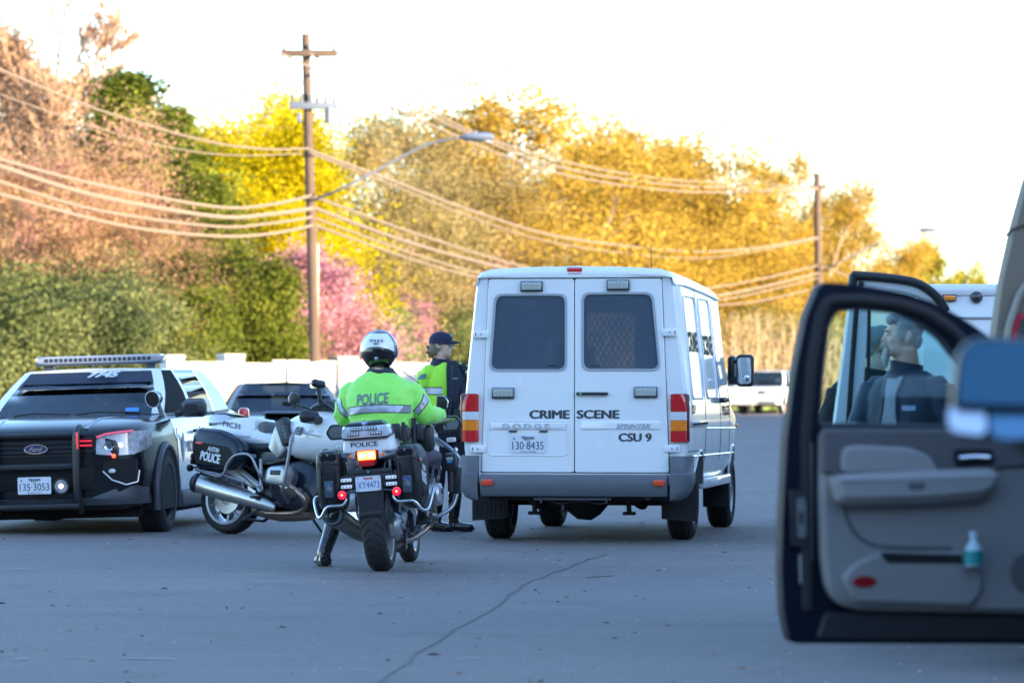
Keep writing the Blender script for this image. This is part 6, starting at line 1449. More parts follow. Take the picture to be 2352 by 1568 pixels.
man2=make_man(23.6,749,2012,R(125),'grey haired man in black jacket turned away behind the white door pillar',False,mat('black_jacket',(.010,.013,.014),.8,var=.2,vs=12),True,grey_hair,R(150),1.0,pitch=-.15)
# ---------------- cars ----------------
def car(name,loc,rot,label,cat,S,group=None):
    c=empty(name,loc,rot,label=label,cat=cat,group=group); g=S.get
    L0,L1=S['y0'],S['y1']       # front, rear (y from front axle)
    secs=S['secs']              # (y, hw, zb, zt, crown)
    rings=[]
    for (y,hw,zb,zt,cr) in secs:
        h=[(0,zb),(hw*.80,zb),(hw*.93,zb+.03),(hw*.985,zb+.14),(hw,zb+(zt-zb)*.45),(hw*.992,zb+(zt-zb)*.68),(hw*.97,zt-(zt-zb)*.16),(hw*.93,zt-.045),(hw*.85,zt-.008),(hw*.6,zt+cr*.7),(0,zt+cr)]
        rings.append([(x,y,z) for x,z in h]+[(-x,y,z) for x,z in h[-2:0:-1]])
    n=len(rings[0]); groups={}
    for i in range(len(rings)-1):
        ym=(secs[i][0]+secs[i+1][0])/2; key=S['paint'](ym)
        groups.setdefault(key,[]).append(i)
    vs=[p for r in rings for p in r]
    for k,(m,idx) in enumerate(groups.items()):
        b=MB(); fs=[]
        for i in idx:
            for j in range(n): a=i*n+j; q=i*n+(j+1)%n; fs.append([a,q,q+n,a+n])
        if 0 in idx: fs.append(list(range(n)))
        if len(rings)-2 in idx: fs.append([(len(rings)-1)*n+j for j in range(n)][::-1])
        b.add(vs,fs); b.build('body' if k==0 else 'body_panel',MT[m],c,smooth=38)
    # greenhouse
    G=S['gh']; zb0=S['zbelt']; zr=S['zroof']; top=[]
    def half(t):
        out=[]
        for (xb,yb,xt,yt,kd) in G:
            bul=.03*math.sin(PI*t); out.append((xb+(xt-xb)*t+ (bul if xb>.4 else 0),yb+(yt-yb)*t,(S['zb'](yb))+((S['zt'](yt))-S['zb'](yb))*t))
        return out
    ts=[0,.25,.5,.75,1.0]; R_=[half(t) for t in ts]; N=len(G)
    gl={'G':[], 'P':[]}
    for s_ in (1,-1):
        for a in range(N-1):
            kd=G[a][4]
            for k in range(4):
                q=[R_[k][a],R_[k][a+1],R_[k+1][a+1],R_[k+1][a]]; q=[(s_*x,y,z) for x,y,z in q]; gl['P' if kd=='P' else 'G'].append((kd,q))
    b=MB(); 
    for kd,q in gl['P']: b.add(q,[[0,1,2,3]])
    # roof cap
    tr=R_[-1]; K=len(tr)
    for s_ in (1,-1):
        for a in range(K-1):
            p0,p1=tr[a],tr[a+1]; 
            m0=(p0[0]*.5,p0[1],p0[2]+.028); m1=(p1[0]*.5,p1[1],p1[2]+.028); c0=(0,p0[1],p0[2]+.035); c1=(0,p1[1],p1[2]+.035)
            e0=(p0[0]*.93,p0[1],p0[2]+.018); e1=(p1[0]*.93,p1[1],p1[2]+.018)
            for A,B_,C_,D_ in ((p0,p1,e1,e0),(e0,e1,m1,m0),(m0,m1,c1,c0)): b.add([(s_*x,y,z) for x,y,z in (A,B_,C_,D_)],[[0,1,2,3]])
    ro=b.build('roof',MT[S['roofm']],c,smooth=50)
    names={'W':('windshield',S.get('wsm') or glass_mat('car_windshield',(.34,.42,.48),.02,op=.42,dark=(.012,.028,.052))),'S':('side_window',glass_mat('car_side_glass',(.10,.12,.13),.0,op=.3)),'R':('rear_window',glass_mat('car_side_glass',(0,0,0)))}  # windshield's dark blue diffuse share paints in a reflection
    for kd in 'WSR':
        qs=[q for k_,q in gl['G'] if k_==kd]
        if kd in S.get('open',''): qs=qs[:0]
        if qs:
            parts=[qs] if kd!='S' else []
            if kd=='S':
                last=None
                for q in qs:
                    if last is not None and min((Vector(a_)-Vector(b__)).length for a_ in q for b__ in last)<.002: parts[-1].append(q)
                    else: parts.append([q])
                    last=q
            for pi,pq in enumerate(parts):
                b=MB()
                for q in pq: b.add(q,[[0,1,2,3]])
                bm_=b.build(names[kd][0],mat('lowered_window_dark',(.006,.007,.009),.7,spec=.1) if (kd=='S' and S.get('darkfront') and pi%3==0) else names[kd][1],c,smooth=60)  # opaque dark sheet in lowered front windows paints in the cabin's shade
                bmx=bmesh.new(); bmx.from_mesh(bm_.data); bmesh.ops.remove_doubles(bmx,verts=bmx.verts,dist=.0005); bmx.to_mesh(bm_.data); bmx.free()
    # trim tubes round the glass
    b=MB()
    for s_ in (1,-1): b.tube([(s_*x,y,z+.004) for x,y,z in R_[0] if abs(x)>.3],.012,6)
    b.build('belt_trim',black_plastic,c)
    b=MB(); b.tube([(s_*x,y+.0,z+.003) for s_,(x,y,z) in [(-1,p) for p in R_[0][2::-1]]+[(1,p) for p in R_[0][1:3]]],.016,6); b.build('cowl',black_plastic,c)
    # wheels + wells
    r=S['r']; hw=S['hw']
    for s_ in (1,-1):
        for yc in (0,-S['wb']):
            a=MB(); pts=[(yc+(r+.06)*math.cos(t_),r+(r+.06)*math.sin(t_)) for t_ in [PI*k/20 for k in range(21)]]; zb=S['secs'][len(S['secs'])//2][2]-.02
            pts=[(yc+r+.06,zb)]+pts+[(yc-r-.06,zb)]
            M=YZ(s_*(hw-.30),0,0,flip=(s_<0)); a.plate(pts if s_>0 else pts[::-1],[],.302,M); ao=a.build('wheel_well',dark_void,c,smooth=0)
            l=MB(); l.tube([(s_*(hw-.012),y_,z_) for y_,z_ in pts],S.get('lip',.022),8,flat=(1,1)); l.build('arch_lip',MT[S['lipm']],ao)
            wo=wheel(c,(s_*(hw-.115),yc,r),r,S.get('tw',.245),s_,r*.66,S.get('spk',10),MT[S['rimm']],dark=dark_void)
            h=MB(); h.lathe([(s_*.01,.0),(s_*.0,.03),(-s_*.02,.06),(-s_*.05,.065)],(s_*(hw-.015),yc,r),'x',20); h.build('hub_cap',silver,wo)
    # interior: seats, dash, wheel
    dk=mat('car_interior',(.035,.037,.04),.8); b=MB(); zs=zb0
    fy=G[0][1]; b.box((0,fy-.35,zs-.06),(hw*1.55,.5,.10),.04); b.build('dashboard',dk,c)
    for x in (-.38,.38):
        b=MB(); b.box((x,fy-1.35,zs+.02),(.48,.15,.55),.06); b.box((x,fy-1.33,zs+.30*(zr-zs)/.45+.02),(.24,.09,.16),.04); b.build('seat',dk,c)
    b=MB(); b.tube([(-.38+.19*math.cos(t_),fy-.75+.06*math.sin(t_),zs+.0+.17*math.sin(t_)) for t_ in [2*PI*k/20 for k in range(20)]],.015,6,closed=True); b.build('steering_wheel',dark_void,c)
    b=MB(); b.box((0,fy-.80,zs+.27*(zr-zs)/.45),(.24,.03,.06),.015); b.build('inside_mirror',dark_void,c)
    # door mirrors, handles
    for s_ in (1,-1):
        m=MB(); m.M=Matrix.Translation((0,0,-.03)); m.loft([se(s_*(hw+.12),fy-.28,zs+.07,.115*k,.085*k,16,3.2) if False else [(s_*(hw+.12)+x_*k,fy-.28+dy,zs+.08+z_*k) for x_,z_ in rring(.24,.16,.05,4)] for dy,k in ((-.06,.96),(-.04,1.0),(.05,.9),(.10,.55))]); m.tube([(s_*(hw-.05),fy-.27,zs+.03),(s_*(hw+.05),fy-.27,zs+.05)],.03,8); mo=m.build('door_mirror',MT[S.get('mirm','black_plastic')],c,smooth=45)
        q=MB(); q.plate(rring(.21,.13,.04,4),[],.003,XZ(fy-.341,s_*(hw+.12),zs+.08)); q.build('mirror_glass',mirror_m,mo)
        for y_ in S['handles']:
            h=MB(); h.box((s_*(hw+.006),y_,zs-.16),(.03,.19,.032),.012); h.build('door_handle',MT[S.get('hndm','black_plastic')],c)
        for y_ in S['seams']:
            h=MB(); h.tube([(s_*(hw*.99+.003),y_,S['secs'][3][2]+.12),(s_*(hw+.001),y_,zs-.4),(s_*(hw*.985),y_,zs-.12)],.004,5); h.build('door_seam',dark_void,c)
    b=MB(); b.box((0,-S['wb']/2,S['secs'][3][2]-.03),(hw*1.7,S['wb']+.9,.10),.02); b.build('underbody',dark_void,c)
    return c
MT['black_paint']=black_paint; MT['white_paint']=white_paint
def lens_lamp(c,name,outline,y,m,t=.03,M=None,parent=None,bev=.008):
    b=MB(); b.plate(round_poly(outline,.02,3),[],t,M or XZ(y,flip=True),bev=bev); return b.build(name,m,parent or c,smooth=40)
headm=mat('headlamp_glass',(.05,.055,.07),.08,coat=1,var=.5,vs=22,vcol=(.62,.62,.68))
# ---- police SUV ----
mat('suv_cladding',(.045,.05,.06),.5,var=.15,vs=6)
def make_suv():
    y0=.93
    def zb(y): return 1.08 if y>-3 else 1.08+.03*(-3-y)
    def zt(y): return 1.50 if y>-2.6 else 1.50-.03*(-2.6-y)
    S=dict(darkfront=True,y0=y0,y1=-3.95,wb=2.86,r=.375,hw=.985,tw=.25,zbelt=1.08,zroof=1.53,zb=zb,zt=zt,roofm='white_paint',lipm='suv_cladding',lip=.035,rimm='black_rim',spk=8,
      secs=[(.93,.55,.30,.80,.0),(.90,.74,.28,.90,.005),(.82,.85,.26,.96,.01),(.68,.92,.25,1.00,.015),(.40,.965,.25,1.05,.02),(.0,.98,.25,1.06,.025),(-.38,.985,.25,1.08,.02),(-.45,.985,.25,1.09,.01),(-1.4,.985,.25,1.09,0),(-2.6,.985,.25,1.10,0),(-3.5,.975,.28,1.12,0),(-3.85,.93,.34,1.10,0),(-3.97,.82,.40,1.05,0)],
      paint=lambda y:'black_paint' if y>-.42 else 'white_paint',
      gh=[(0,-.34,0,-1.20,'W'),(.45,-.37,.36,-1.20,'W'),(.74,-.44,.58,-1.23,'P'),(.84,-.52,.66,-1.28,'S'),(.895,-1.45,.705,-1.50,'P'),(.90,-1.55,.71,-1.58,'S'),(.90,-2.50,.71,-2.42,'P'),(.895,-2.62,.70,-2.52,'S'),(.86,-3.45,.66,-3.20,'P'),(.78,-3.78,.58,-3.42,'R'),(.4,-3.86,.3,-3.48,'R'),(0,-3.88,0,-3.5,'R')],
      handles=(-1.25,-2.35),seams=(-.47,-1.5,-2.58))
    mat('black_rim',(.02,.02,.022),.4)
    c=car('police_car',((92-1176)/250.0*1.0+.23,36.55,-.045),(0,R(0),R(172.5)),'black and white police suv with roof light bar and push bumper at the far left','police car',S)
    # car local x is mirrored for the viewer: our right = local -x
    F=lambda xz:-(.00124*(xz-297)); Z=lambda yz,xz=297:1.851-.00124*yz-.036*(.00124*(xz-297))
    def mk(name,m,f,parent=c,**k):
        b=MB(); f(b); return b.build(name,m,parent,**k)
    yf=.93
    gm=mat('grille_black',(.006,.006,.008),.35,coat=.3)
    gr=mk('grille',gm,lambda b:b.plate(round_poly([(-.50,.74),(.50,.74),(.56,.93),(-.56,.93)],.04,4),[],.03,XZ(yf-.015,flip=True)))
    for z_ in (.775,.815,.855,.895): mk('grille_bar',black_paint,lambda b:b.tube([(-.52+.0,yf+.01,z_),(0,yf+.03,z_),(.52,yf+.01,z_)],.011,6),parent=gr)
    mk('red_grille_light',mat('grille_red',(.4,.02,.03),.3,emit=(1,.03,.08),es=.10),lambda b:[b.box((s_*x,yf+.022,z_),(.10,.012,.012),.004) for s_ in (-1,1) for x,z_ in ((.44,.835),(.46,.875),(.44,.795))],parent=gr) if False else [mk('red_grille_light',mat('grille_red',(.4,.02,.03),.3,emit=(1,.03,.08),es=.22),lambda b:b.box((s_*.45,yf+.024,z_),(.12,.012,.012),.004),parent=gr) for s_ in (-1,1) for z_ in (.835,.875)]
    lo=mk('emblem',mat('emblem_blue',(.01,.03,.12),.2,coat=1),lambda b:b.plate([(.105*math.cos(a),.812+.040*math.sin(a)) for a in [2*PI*k/28 for k in range(28)]],[],.012,XZ(yf+.030,flip=True),bev=.004),parent=gr)
    mk('emblem_ring',chrome,lambda b:b.tube([(.105*math.cos(a),yf+.042,.812+.040*math.sin(a)) for a in [2*PI*k/28 for k in range(28)]],.006,6,closed=True),parent=lo)
    MF=lambda y,x=0,z=0:Matrix(((-1,0,0,x),(0,0,1,y),(0,1,0,z),(0,0,0,1)))   # front-facing writing
    text('lettering','Ford',.1,MF(yf+.046,0,.812),chrome,lo,fit=(.12,.040),shear=.4,depth=.001)
    text('lettering','SETINA',.1,MF(yf+.062,0,.935),mat('silver_letter',(0,0,0)),c,fit=(.155,.022),bold=.003,depth=.002)
    for s_ in (-1,1):
        hl=mk('headlight',headm,lambda b:b.loft([[(s_*x,yy,z) for z,yy in ((z0,yy0+.0),(z1,yy0-.03),(z1,yy0-.10),(z0,yy0-.10))] for x,yy0,z0,z1 in ((.54,.935,.755,.90),(.62,.925,.745,.925),(.75,.89,.74,.94),(.86,.82,.745,.95),(.93,.70,.78,.955),(.955,.60,.83,.955))]),smooth=50)
        mk('headlight_reflector',chrome,lambda b:[b.lathe([(0,.0),(.0,.02),(.02,.045)],(s_*x,yy,.825),'y',14) for x,yy in ((.66,.90),)],parent=hl)
        mk('headlight_trim',mat('pink_glow',(.5,.1,.15),.3,emit=(1,.12,.25),es=.10),lambda b:b.tube([(s_*.55,.945,.905),(s_*.63,.93,.932),(s_*.76,.895,.948),(s_*.86,.83,.955)],.010,6),parent=hl)
        mk('headlight_lamp',mat('lamp_white',(.8,.8,.8),.2,emit=(1,.95,1),es=.5),lambda b:b.ell((s_*.76,.905,.83),(.022,.012,.022),10),parent=hl)
        fg=mk('fog_lamp_recess',dark_void,lambda b:b.loft([[(s_*x,yy,z0),(s_*x,yy,z1),(s_*x,yy-.05,z1),(s_*x,yy-.05,z0)] for x,yy,z0,z1 in ((.60,.935,.60,.68),(.68,.92,.53,.70),(.80,.88,.49,.71),(.88,.82,.52,.70))]),smooth=0)
        mk('fog_trim',silver,lambda b:b.tube([(s_*.60,.945,.60),(s_*.68,.935,.52),(s_*.80,.895,.475),(s_*.89,.83,.50),(s_*.90,.80,.60)],.008,6),parent=fg)
        mk('fog_lamp',clear_lens,lambda b:b.ell((s_*.68,.93,.60),(.035,.02,.022),12),parent=fg)
        mk('red_marker',mat('red_led',(.8,.02,.01),.2,emit=(1,.03,.01),es=2.2),lambda b:b.ell((s_*.70,.925,.735),(.018,.014,.018),10))
        pb=mk('push_bar',black_plastic,lambda b:(b.tube([(s_*.385,yf-.05,.99),(s_*.385,yf+.07,.96),(s_*.385,yf+.11,.85),(s_*.385,yf+.11,.50),(s_*.385,yf+.06,.33),(s_*.385,yf-.05,.25)],[.03,.035,.04,.04,.04,.03],8,smooth=3,flat=(.9,1.3))))
        mk('push_bar_light',mat('bar_red',(.3,.04,.04),.3,emit=(1,.1,.08),es=.12),lambda b:b.box((s_*.405,yf+.15,.88),(.022,.012,.15),.005),parent=pb)
    mk('push_bar_beam',black_plastic,lambda b:(b.box((0,yf+.09,.655),(.80,.05,.055),.015)))
    mk('push_bar_beam',black_plastic,lambda b:(b.box((0,yf+.09,.30),(.80,.05,.05),.015)))
    mk('push_bar_top',black_plastic,lambda b:b.box((0,yf+.04,.935),(.74,.05,.04),.012))
    mk('bumper_valance',MT['suv_cladding'],lambda b:b.loft([[(x,y_,.30),(x,y_+.03,.36),(x,y_+.01,z1),(x,y_-.15,z1),(x,y_-.15,.30)] for x,y_,z1 in ((-.93,.62,.44),(-.86,.80,.47),(-.7,.90,.44),(-.5,.94,.37),(0,.96,.36),(.5,.94,.37),(.7,.90,.44),(.86,.80,.47),(.93,.62,.44))]),smooth=50)
    mk('intake',dark_void,lambda b:b.box((0,yf+.0,.54),(1.05,.06,.20),.01))
    make_van.plate(c,MF(yf+.125,.0,.49),.305,.152,'135·3053','TEXAS',mat('plate_ink',(0,0,0)))
    rl=mk('round_lamp',black_plastic,lambda b:b.lathe([(-.03,.06),(.0,.075),(.02,.075),(.02,.06)],(-.245,yf+.12,.48),'y',24)); mk('lamp_glass',headm,lambda b:b.lathe([(.012,.0),(.010,.058)],(-.245,yf+.125,.48),'y',24),parent=rl); mk('lit_bulb',mat('lamp_white',(0,0,0)),lambda b:b.ell((-.245,yf+.14,.48),(.022,.012,.022),12),parent=rl)
    # hood ribs
    for s_ in (-1,1): mk('hood_crease',black_paint,lambda b:b.tube([(s_*.42,.80,.975),(s_*.45,.4,1.065),(s_*.52,-.2,1.078)],.014,6,flat=(2.2,.8)))
    # spotlight on the driver pillar (our right)
    sp=mk('spotlight',black_paint,lambda b:(b.lathe([(-.10,.0),(-.09,.04),(-.03,.068),(.02,.078),(.035,.078)],(-.80,-.35,1.235),'y',24,rot=(R(-10),0,R(-20)))))
    mk('spotlight_glass',mat('spot_glass',(.012,.014,.02),.35,spec=.3),lambda b:b.lathe([(.03,.0),(.03,.074)],(-.80,-.35,1.235),'y',24,rot=(R(-10),0,R(-20))),parent=sp)
    mk('spotlight_rim',chrome,lambda b:b.lathe([(.02,.081),(.04,.081),(.04,.072)],(-.80,-.35,1.235),'y',24,rot=(R(-10),0,R(-20))),parent=sp)
    mk('spotlight_stem',silver,lambda b:b.tube([(-.83,-.38,1.18),(-.855,-.46,1.05)],[.022,.03],8),parent=sp)
    # banner on the windshield head and unit number
    def wp(x,t,o=.012):   # point on windshield
        a=abs(x); yb=-.34-.10*(a/.74)**2; yt=-1.20-.03*(a/.58)**2; return Vector((x,yb+(yt-yb)*t+.0+o*.5,1.08+(1.50-1.08)*t+o*.9+.0))
    b=MB(); vs=[wp(-.74+.16*0+(1.48)*i/16*(1-.0)*(.80+.2*0)+(.148 if 0 else .148),t) for i in range(17) for t in (.86,.93,.995)]
    vs=[]
    for i in range(17):
        for t in (.72,.84,.97): w=.74+(.58-.74)*t; vs.append(wp(-w+2*w*i/16,t,.012))
    b.add(vs,grid_faces(17,3)); b.build('windshield_banner',mat('banner_navy',(.008,.010,.03),.5),c)
    tm=(wp(0,.99)-wp(0,.85)).normalized(); nm=Vector((0,tm.z,-tm.y)); M=Matrix(((-1,0,0,0),(0,tm.y,nm.y,wp(0,.845).y),(0,tm.z,nm.z,wp(0,.845).z),(0,0,0,1)))
    text('lettering','7745',.1,M@Matrix.Translation((.16,0,.03)),mat('silver_letter',(0,0,0)),c,fit=(.30,.12),bold=.004,shear=.25,depth=.002)
    for k,(xx,ll) in enumerate(((-.05,.60),(.55,.55))): mk('wiper',black_plastic,lambda b:b.tube([wp(xx,.02,.02),wp(xx-.2,.045,.03),wp(xx-ll,.03,.02)],.009,5))
    # light bar
    lbm=glass_mat('lightbar_clear',(.75,.8,.85),.10,.05)
    z0=1.575; lb=mk('light_bar',mat('lb_dark',(.05,.055,.07),.3),lambda b:b.box((0,-1.62,z0+.005),(1.22,.26,.025),.01))
    mk('lens',mat('lb_lens',(.22,.25,.30),.1,coat=1,var=.2,vs=30),lambda b:b.loft([se(x,-1.62,z0+.045,.001,.001) if False else [(x,-1.62+y_*k,z0+.045+z_*k) for y_,z_ in rring(.27,.075,.02,3)] for x,k in ((-.62,.6),(-.59,.95),(-.5,1),(0,1.02),(.5,1),(.59,.95),(.62,.6))]),parent=lb,smooth=50)
    for k in range(22): mk('led_module',mat('lb_led',(.03,.04,.06),.2),lambda b:b.box((-.50+k*.0476,-1.487,z0+.045),(.036,.012,.036),.004),parent=lb)
    mk('mount_foot',dark_steel,lambda b:b.box((.02,-1.50,z0-.03),(.03,.03,.07),.004),parent=lb)
    for x in (-.5,.5): mk('mount_foot',dark_steel,lambda b:b.box((x,-1.60,z0-.03),(.08,.15,.05),.004),parent=lb)
    # side writing and badge on the driver door (local -x side)
    text('lettering','POLICE',.1,Matrix(((0,0,-1,-.992),(-1,0,0,-1.12),(0,1,0,.78),(0,0,0,1))),mat('door_grey',(.16,.18,.25),.5),c,fit=(.52,.11),bold=.003,depth=.003)
    mk('door_emblem',mat('emblem_door',(.25,.28,.36),.5,var=.5,vs=40),lambda b:b.ell((-.985,-.68,.78),(.008,.06,.14),14))
    mk('tail_light',red_lens,lambda b:b.box((-.93,-3.86,.98),(.10,.12,.26),.03)); mk('tail_light',red_lens,lambda b:b.box((.93,-3.86,.98),(.10,.12,.26),.03))
    mk('side_step',MT['suv_cladding'],lambda b:b.box((-.97,-1.45,.30),(.08,1.9,.16),.03)); mk('side_step',MT['suv_cladding'],lambda b:b.box((.97,-1.45,.30),(.08,1.9,.16),.03))
    mk('sticker',mat('sticker_blue',(.05,.25,.7),.4),lambda b:b.add([wp(-.50,.06,.014),wp(-.62,.06,.014),wp(-.61,.15,.014),wp(-.49,.15,.014)],[[0,1,2,3]]))
    c.rotation_euler=(0,R(0),R(172.5)); 
    c.matrix_world=Matrix.Translation(c.location)@Euler((0,R(-1.6),0)).to_matrix().to_4x4()@Euler((0,0,R(172.5))).to_matrix().to_4x4()
    return c
suv=make_suv()
# driver behind the wheel
def seated(parent,x,y,z,label):
    b=MB(); hc=Vector((0,0,.36)); head(b,hc,0); torso(b,[(0,.02,-.25,.17,.12),(0,.02,0,.18,.13),(0,.03,.14,.19,.12),(0,.02,.2,.10,.08)]); b.tube([(0,0,.15),hc],[.06,.06],10)
    for s_ in (-1,1): b.tube([(s_*.19,.02,.13),(s_*.24,-.12,-.05),(s_*.12,-.38,.02)],[.055,.045,.035],10)
    o=b.build('person',skin); voxel(o,.012,2); face_parts(o,hc,0)
    j=MB(); torso(j,[(0,.02,-.26,.185,.135),(0,.02,0,.20,.145),(0,.03,.14,.21,.135),(0,.02,.205,.11,.09)]); 
    for s_ in (-1,1): j.tube([(s_*.19,.02,.13),(s_*.24,-.12,-.05),(s_*.15,-.31,.0)],[.072,.06,.05],12)
    jo=j.build('shirt',navy,o); voxel(jo,.012,4); hair(o,hc,0,0,1.0,mat('hair_brown',(.05,.035,.025),.7,var=.4,vs=60),'short',4)
    o.matrix_world=parent.matrix_world@Matrix.Translation((x,y,z))@Euler((0,0,PI)).to_matrix().to_4x4(); tagit(o,label=label,cat='person'); return o
bpy.context.view_layer.update()
seated(suv,-.38,-1.30,.86,'dark clothed driver behind the windshield of the police suv')
# ---- dark police sedan behind the motorcycles ----
def make_sedan():
    mat('sedan_black',(.012,.013,.018),.25,coat=.8)
    S=dict(y0=.85,y1=-4.1,wb=3.05,r=.34,hw=.94,zbelt=.93,zroof=1.36,zb=lambda y:.93+.02*max(0,-y-2)/2,zt=lambda y:1.33-.03*max(0,-2.4-y),roofm='sedan_black',lipm='sedan_black',lip=.015,rimm='black_rim',
      secs=[(.90,.55,.28,.70,0),(.86,.78,.24,.76,.005),(.72,.87,.22,.80,.01),(.4,.92,.2,.85,.02),(0,.94,.2,.90,.03),(-.5,.94,.2,.935,.02),(-.6,.94,.2,.94,.0),(-1.6,.94,.2,.95,0),(-3.0,.94,.22,.97,0),(-3.6,.92,.25,.98,.02),(-4.0,.86,.3,.97,.0),(-4.12,.75,.4,.85,0)],
      paint=lambda y:'sedan_black' if y>-.55 else 'white_paint',
      gh=[(0,-.50,0,-1.28,'W'),(.45,-.53,.36,-1.28,'W'),(.76,-.62,.55,-1.32,'P'),(.83,-.74,.61,-1.40,'S'),(.86,-1.60,.64,-1.65,'P'),(.86,-1.70,.64,-1.73,'S'),(.85,-2.7,.62,-2.5,'P'),(.76,-3.35,.55,-2.75,'R'),(.4,-3.42,.3,-2.78,'R'),(0,-3.44,0,-2.8,'R')],
      handles=(-1.35,-2.45),seams=(-.6,-1.65,-2.7))
    p=P(655,HZ,56); p.z=0
    c=car('police_sedan',p,(0,0,R(180+5)),'low dark police sedan parked facing us behind the riderless motorcycle','police car',S)
    def mk(name,m,f,parent=c,**k):
        b=MB(); f(b); return b.build(name,m,parent,**k)
    mk('grille',mat('grille_black',(0,0,0)),lambda b:b.plate(round_poly([(-.48,.46),(.48,.46),(.54,.69),(-.54,.69)],.05,4),[],.03,XZ(.88,flip=True)))
    for s_ in (-1,1): mk('headlight',headm,lambda b:b.loft([[(s_*x,y_,z0),(s_*x,y_-.02,z1),(s_*x,y_-.1,z1),(s_*x,y_-.1,z0)] for x,y_,z0,z1 in ((.58,.89,.62,.70),(.72,.85,.60,.73),(.85,.72,.62,.75))]))
    mk('push_bar',black_plastic,lambda b:(b.box((-.3,.98,.6),(.06,.06,.5),.02),b.box((.3,.98,.6),(.06,.06,.5),.02),b.box((0,.98,.6),(.6,.05,.06),.02)))
    mk('hood_scoop',MT['sedan_black'],lambda b:b.box((0,.1,.935),(.6,.7,.03),.015))
    MF=lambda y,x=0,z=0:Matrix(((-1,0,0,x),(0,0,1,y),(0,1,0,z),(0,0,0,1)))
    text('lettering','SETINA',.1,MF(.96,.25,.74),mat('silver_letter',(0,0,0)),c,fit=(.2,.03),depth=.002)
    mk('bumper',MT['sedan_black'],lambda b:b.box((0,.90,.36),(1.5,.08,.16),.03))
    return c
sedan=make_sedan()
bpy.context.view_layer.update()
seated(sedan,-.38,-1.45,.72,'driver dimly visible behind the windshield of the dark police sedan')
# ---- far parked vehicles ----
def make_far(label,p,rz,white=True,group='white vehicles parked at the far roadside'):
    mat('far_silver',(.55,.56,.57),.3,coat=.6)
    pm='white_paint' if white else 'far_silver'
    S=dict(y0=.9,y1=-4.2,wb=3.02,r=.39,hw=.99,zbelt=1.18,zroof=1.86,zb=lambda y:1.18,zt=lambda y:1.84-.02*max(0,-2.6-y),roofm=pm,lipm=pm,lip=.03,rimm='rim_silver',spk=6,
      secs=[(.92,.70,.45,.95,0),(.88,.86,.42,1.05,.0),(.7,.94,.40,1.12,.01),(.3,.975,.40,1.15,.02),(-.35,.99,.40,1.18,.02),(-.45,.99,.40,1.19,0),(-2.2,.99,.40,1.19,0),(-3.9,.98,.42,1.2,0),(-4.15,.93,.45,1.15,0),(-4.25,.85,.5,1.05,0)],
      paint=lambda y:pm,
      gh=[(0,-.45,0,-1.05,'W'),(.45,-.47,.38,-1.05,'W'),(.80,-.54,.66,-1.08,'P'),(.90,-.64,.74,-1.14,'S'),(.93,-1.6,.78,-1.62,'P'),(.93,-1.7,.78,-1.7,'S'),(.93,-2.7,.78,-2.7,'P'),(.93,-2.8,.78,-2.8,'S'),(.91,-3.8,.76,-3.75,'P'),(.84,-4.15,.7,-3.95,'R'),(.4,-4.18,.3,-3.98,'R'),(0,-4.2,0,-4.0,'R')],
      handles=(-1.35,-2.4),seams=(-.5,-1.65,-2.7))
    mat('rim_silver',(.6,.6,.6),.35,metal=.5)
    c=car('parked_suv',p,(0,0,rz),label,'suv',S,group=group)
    def mk(name,m,f,parent=c,**k):
        b=MB(); f(b); return b.build(name,m,parent,**k)
    gr=mk('grille',mat('far_grille',(.25,.27,.3),.4),lambda b:b.plate(round_poly([(-.42,.82),(.42,.82),(.46,1.04),(-.46,1.04)],.03,3),[],.03,XZ(.90,flip=True)))
    for z_ in (.87,.93,.99): mk('grille_bar',dark_steel,lambda b:b.box((0,.94,z_),(.80,.02,.03),.005),parent=gr)
    for s_ in (-1,1): mk('headlight',headm,lambda b:b.box((s_*.70,.86,.95),(.34,.12,.20),.03))
    mk('bumper',MT[pm],lambda b:b.box((0,.93,.68),(1.75,.12,.20),.04)); mk('lower_bumper',grey_plastic,lambda b:b.box((0,.90,.50),(1.7,.12,.18),.03))
    mk('roof_rack',black_plastic,lambda b:(b.tube([(-.6,-1.4,1.90),(-.6,-3.4,1.90)],.02,6),b.tube([(.6,-1.4,1.90),(.6,-3.4,1.90)],.02,6),b.tube([(-.6,-2,1.91),(.6,-2,1.91)],.02,6)))
    return c
p=P(1750,HZ,172.3); p.z=0; make_far('white suv parked at the far roadside facing us with roof rack',p,R(180-17))
p=P(1672,HZ,169); p.z=0; make_far('silver suv half hidden behind the van mirror at the far roadside',p,R(180+32),False)
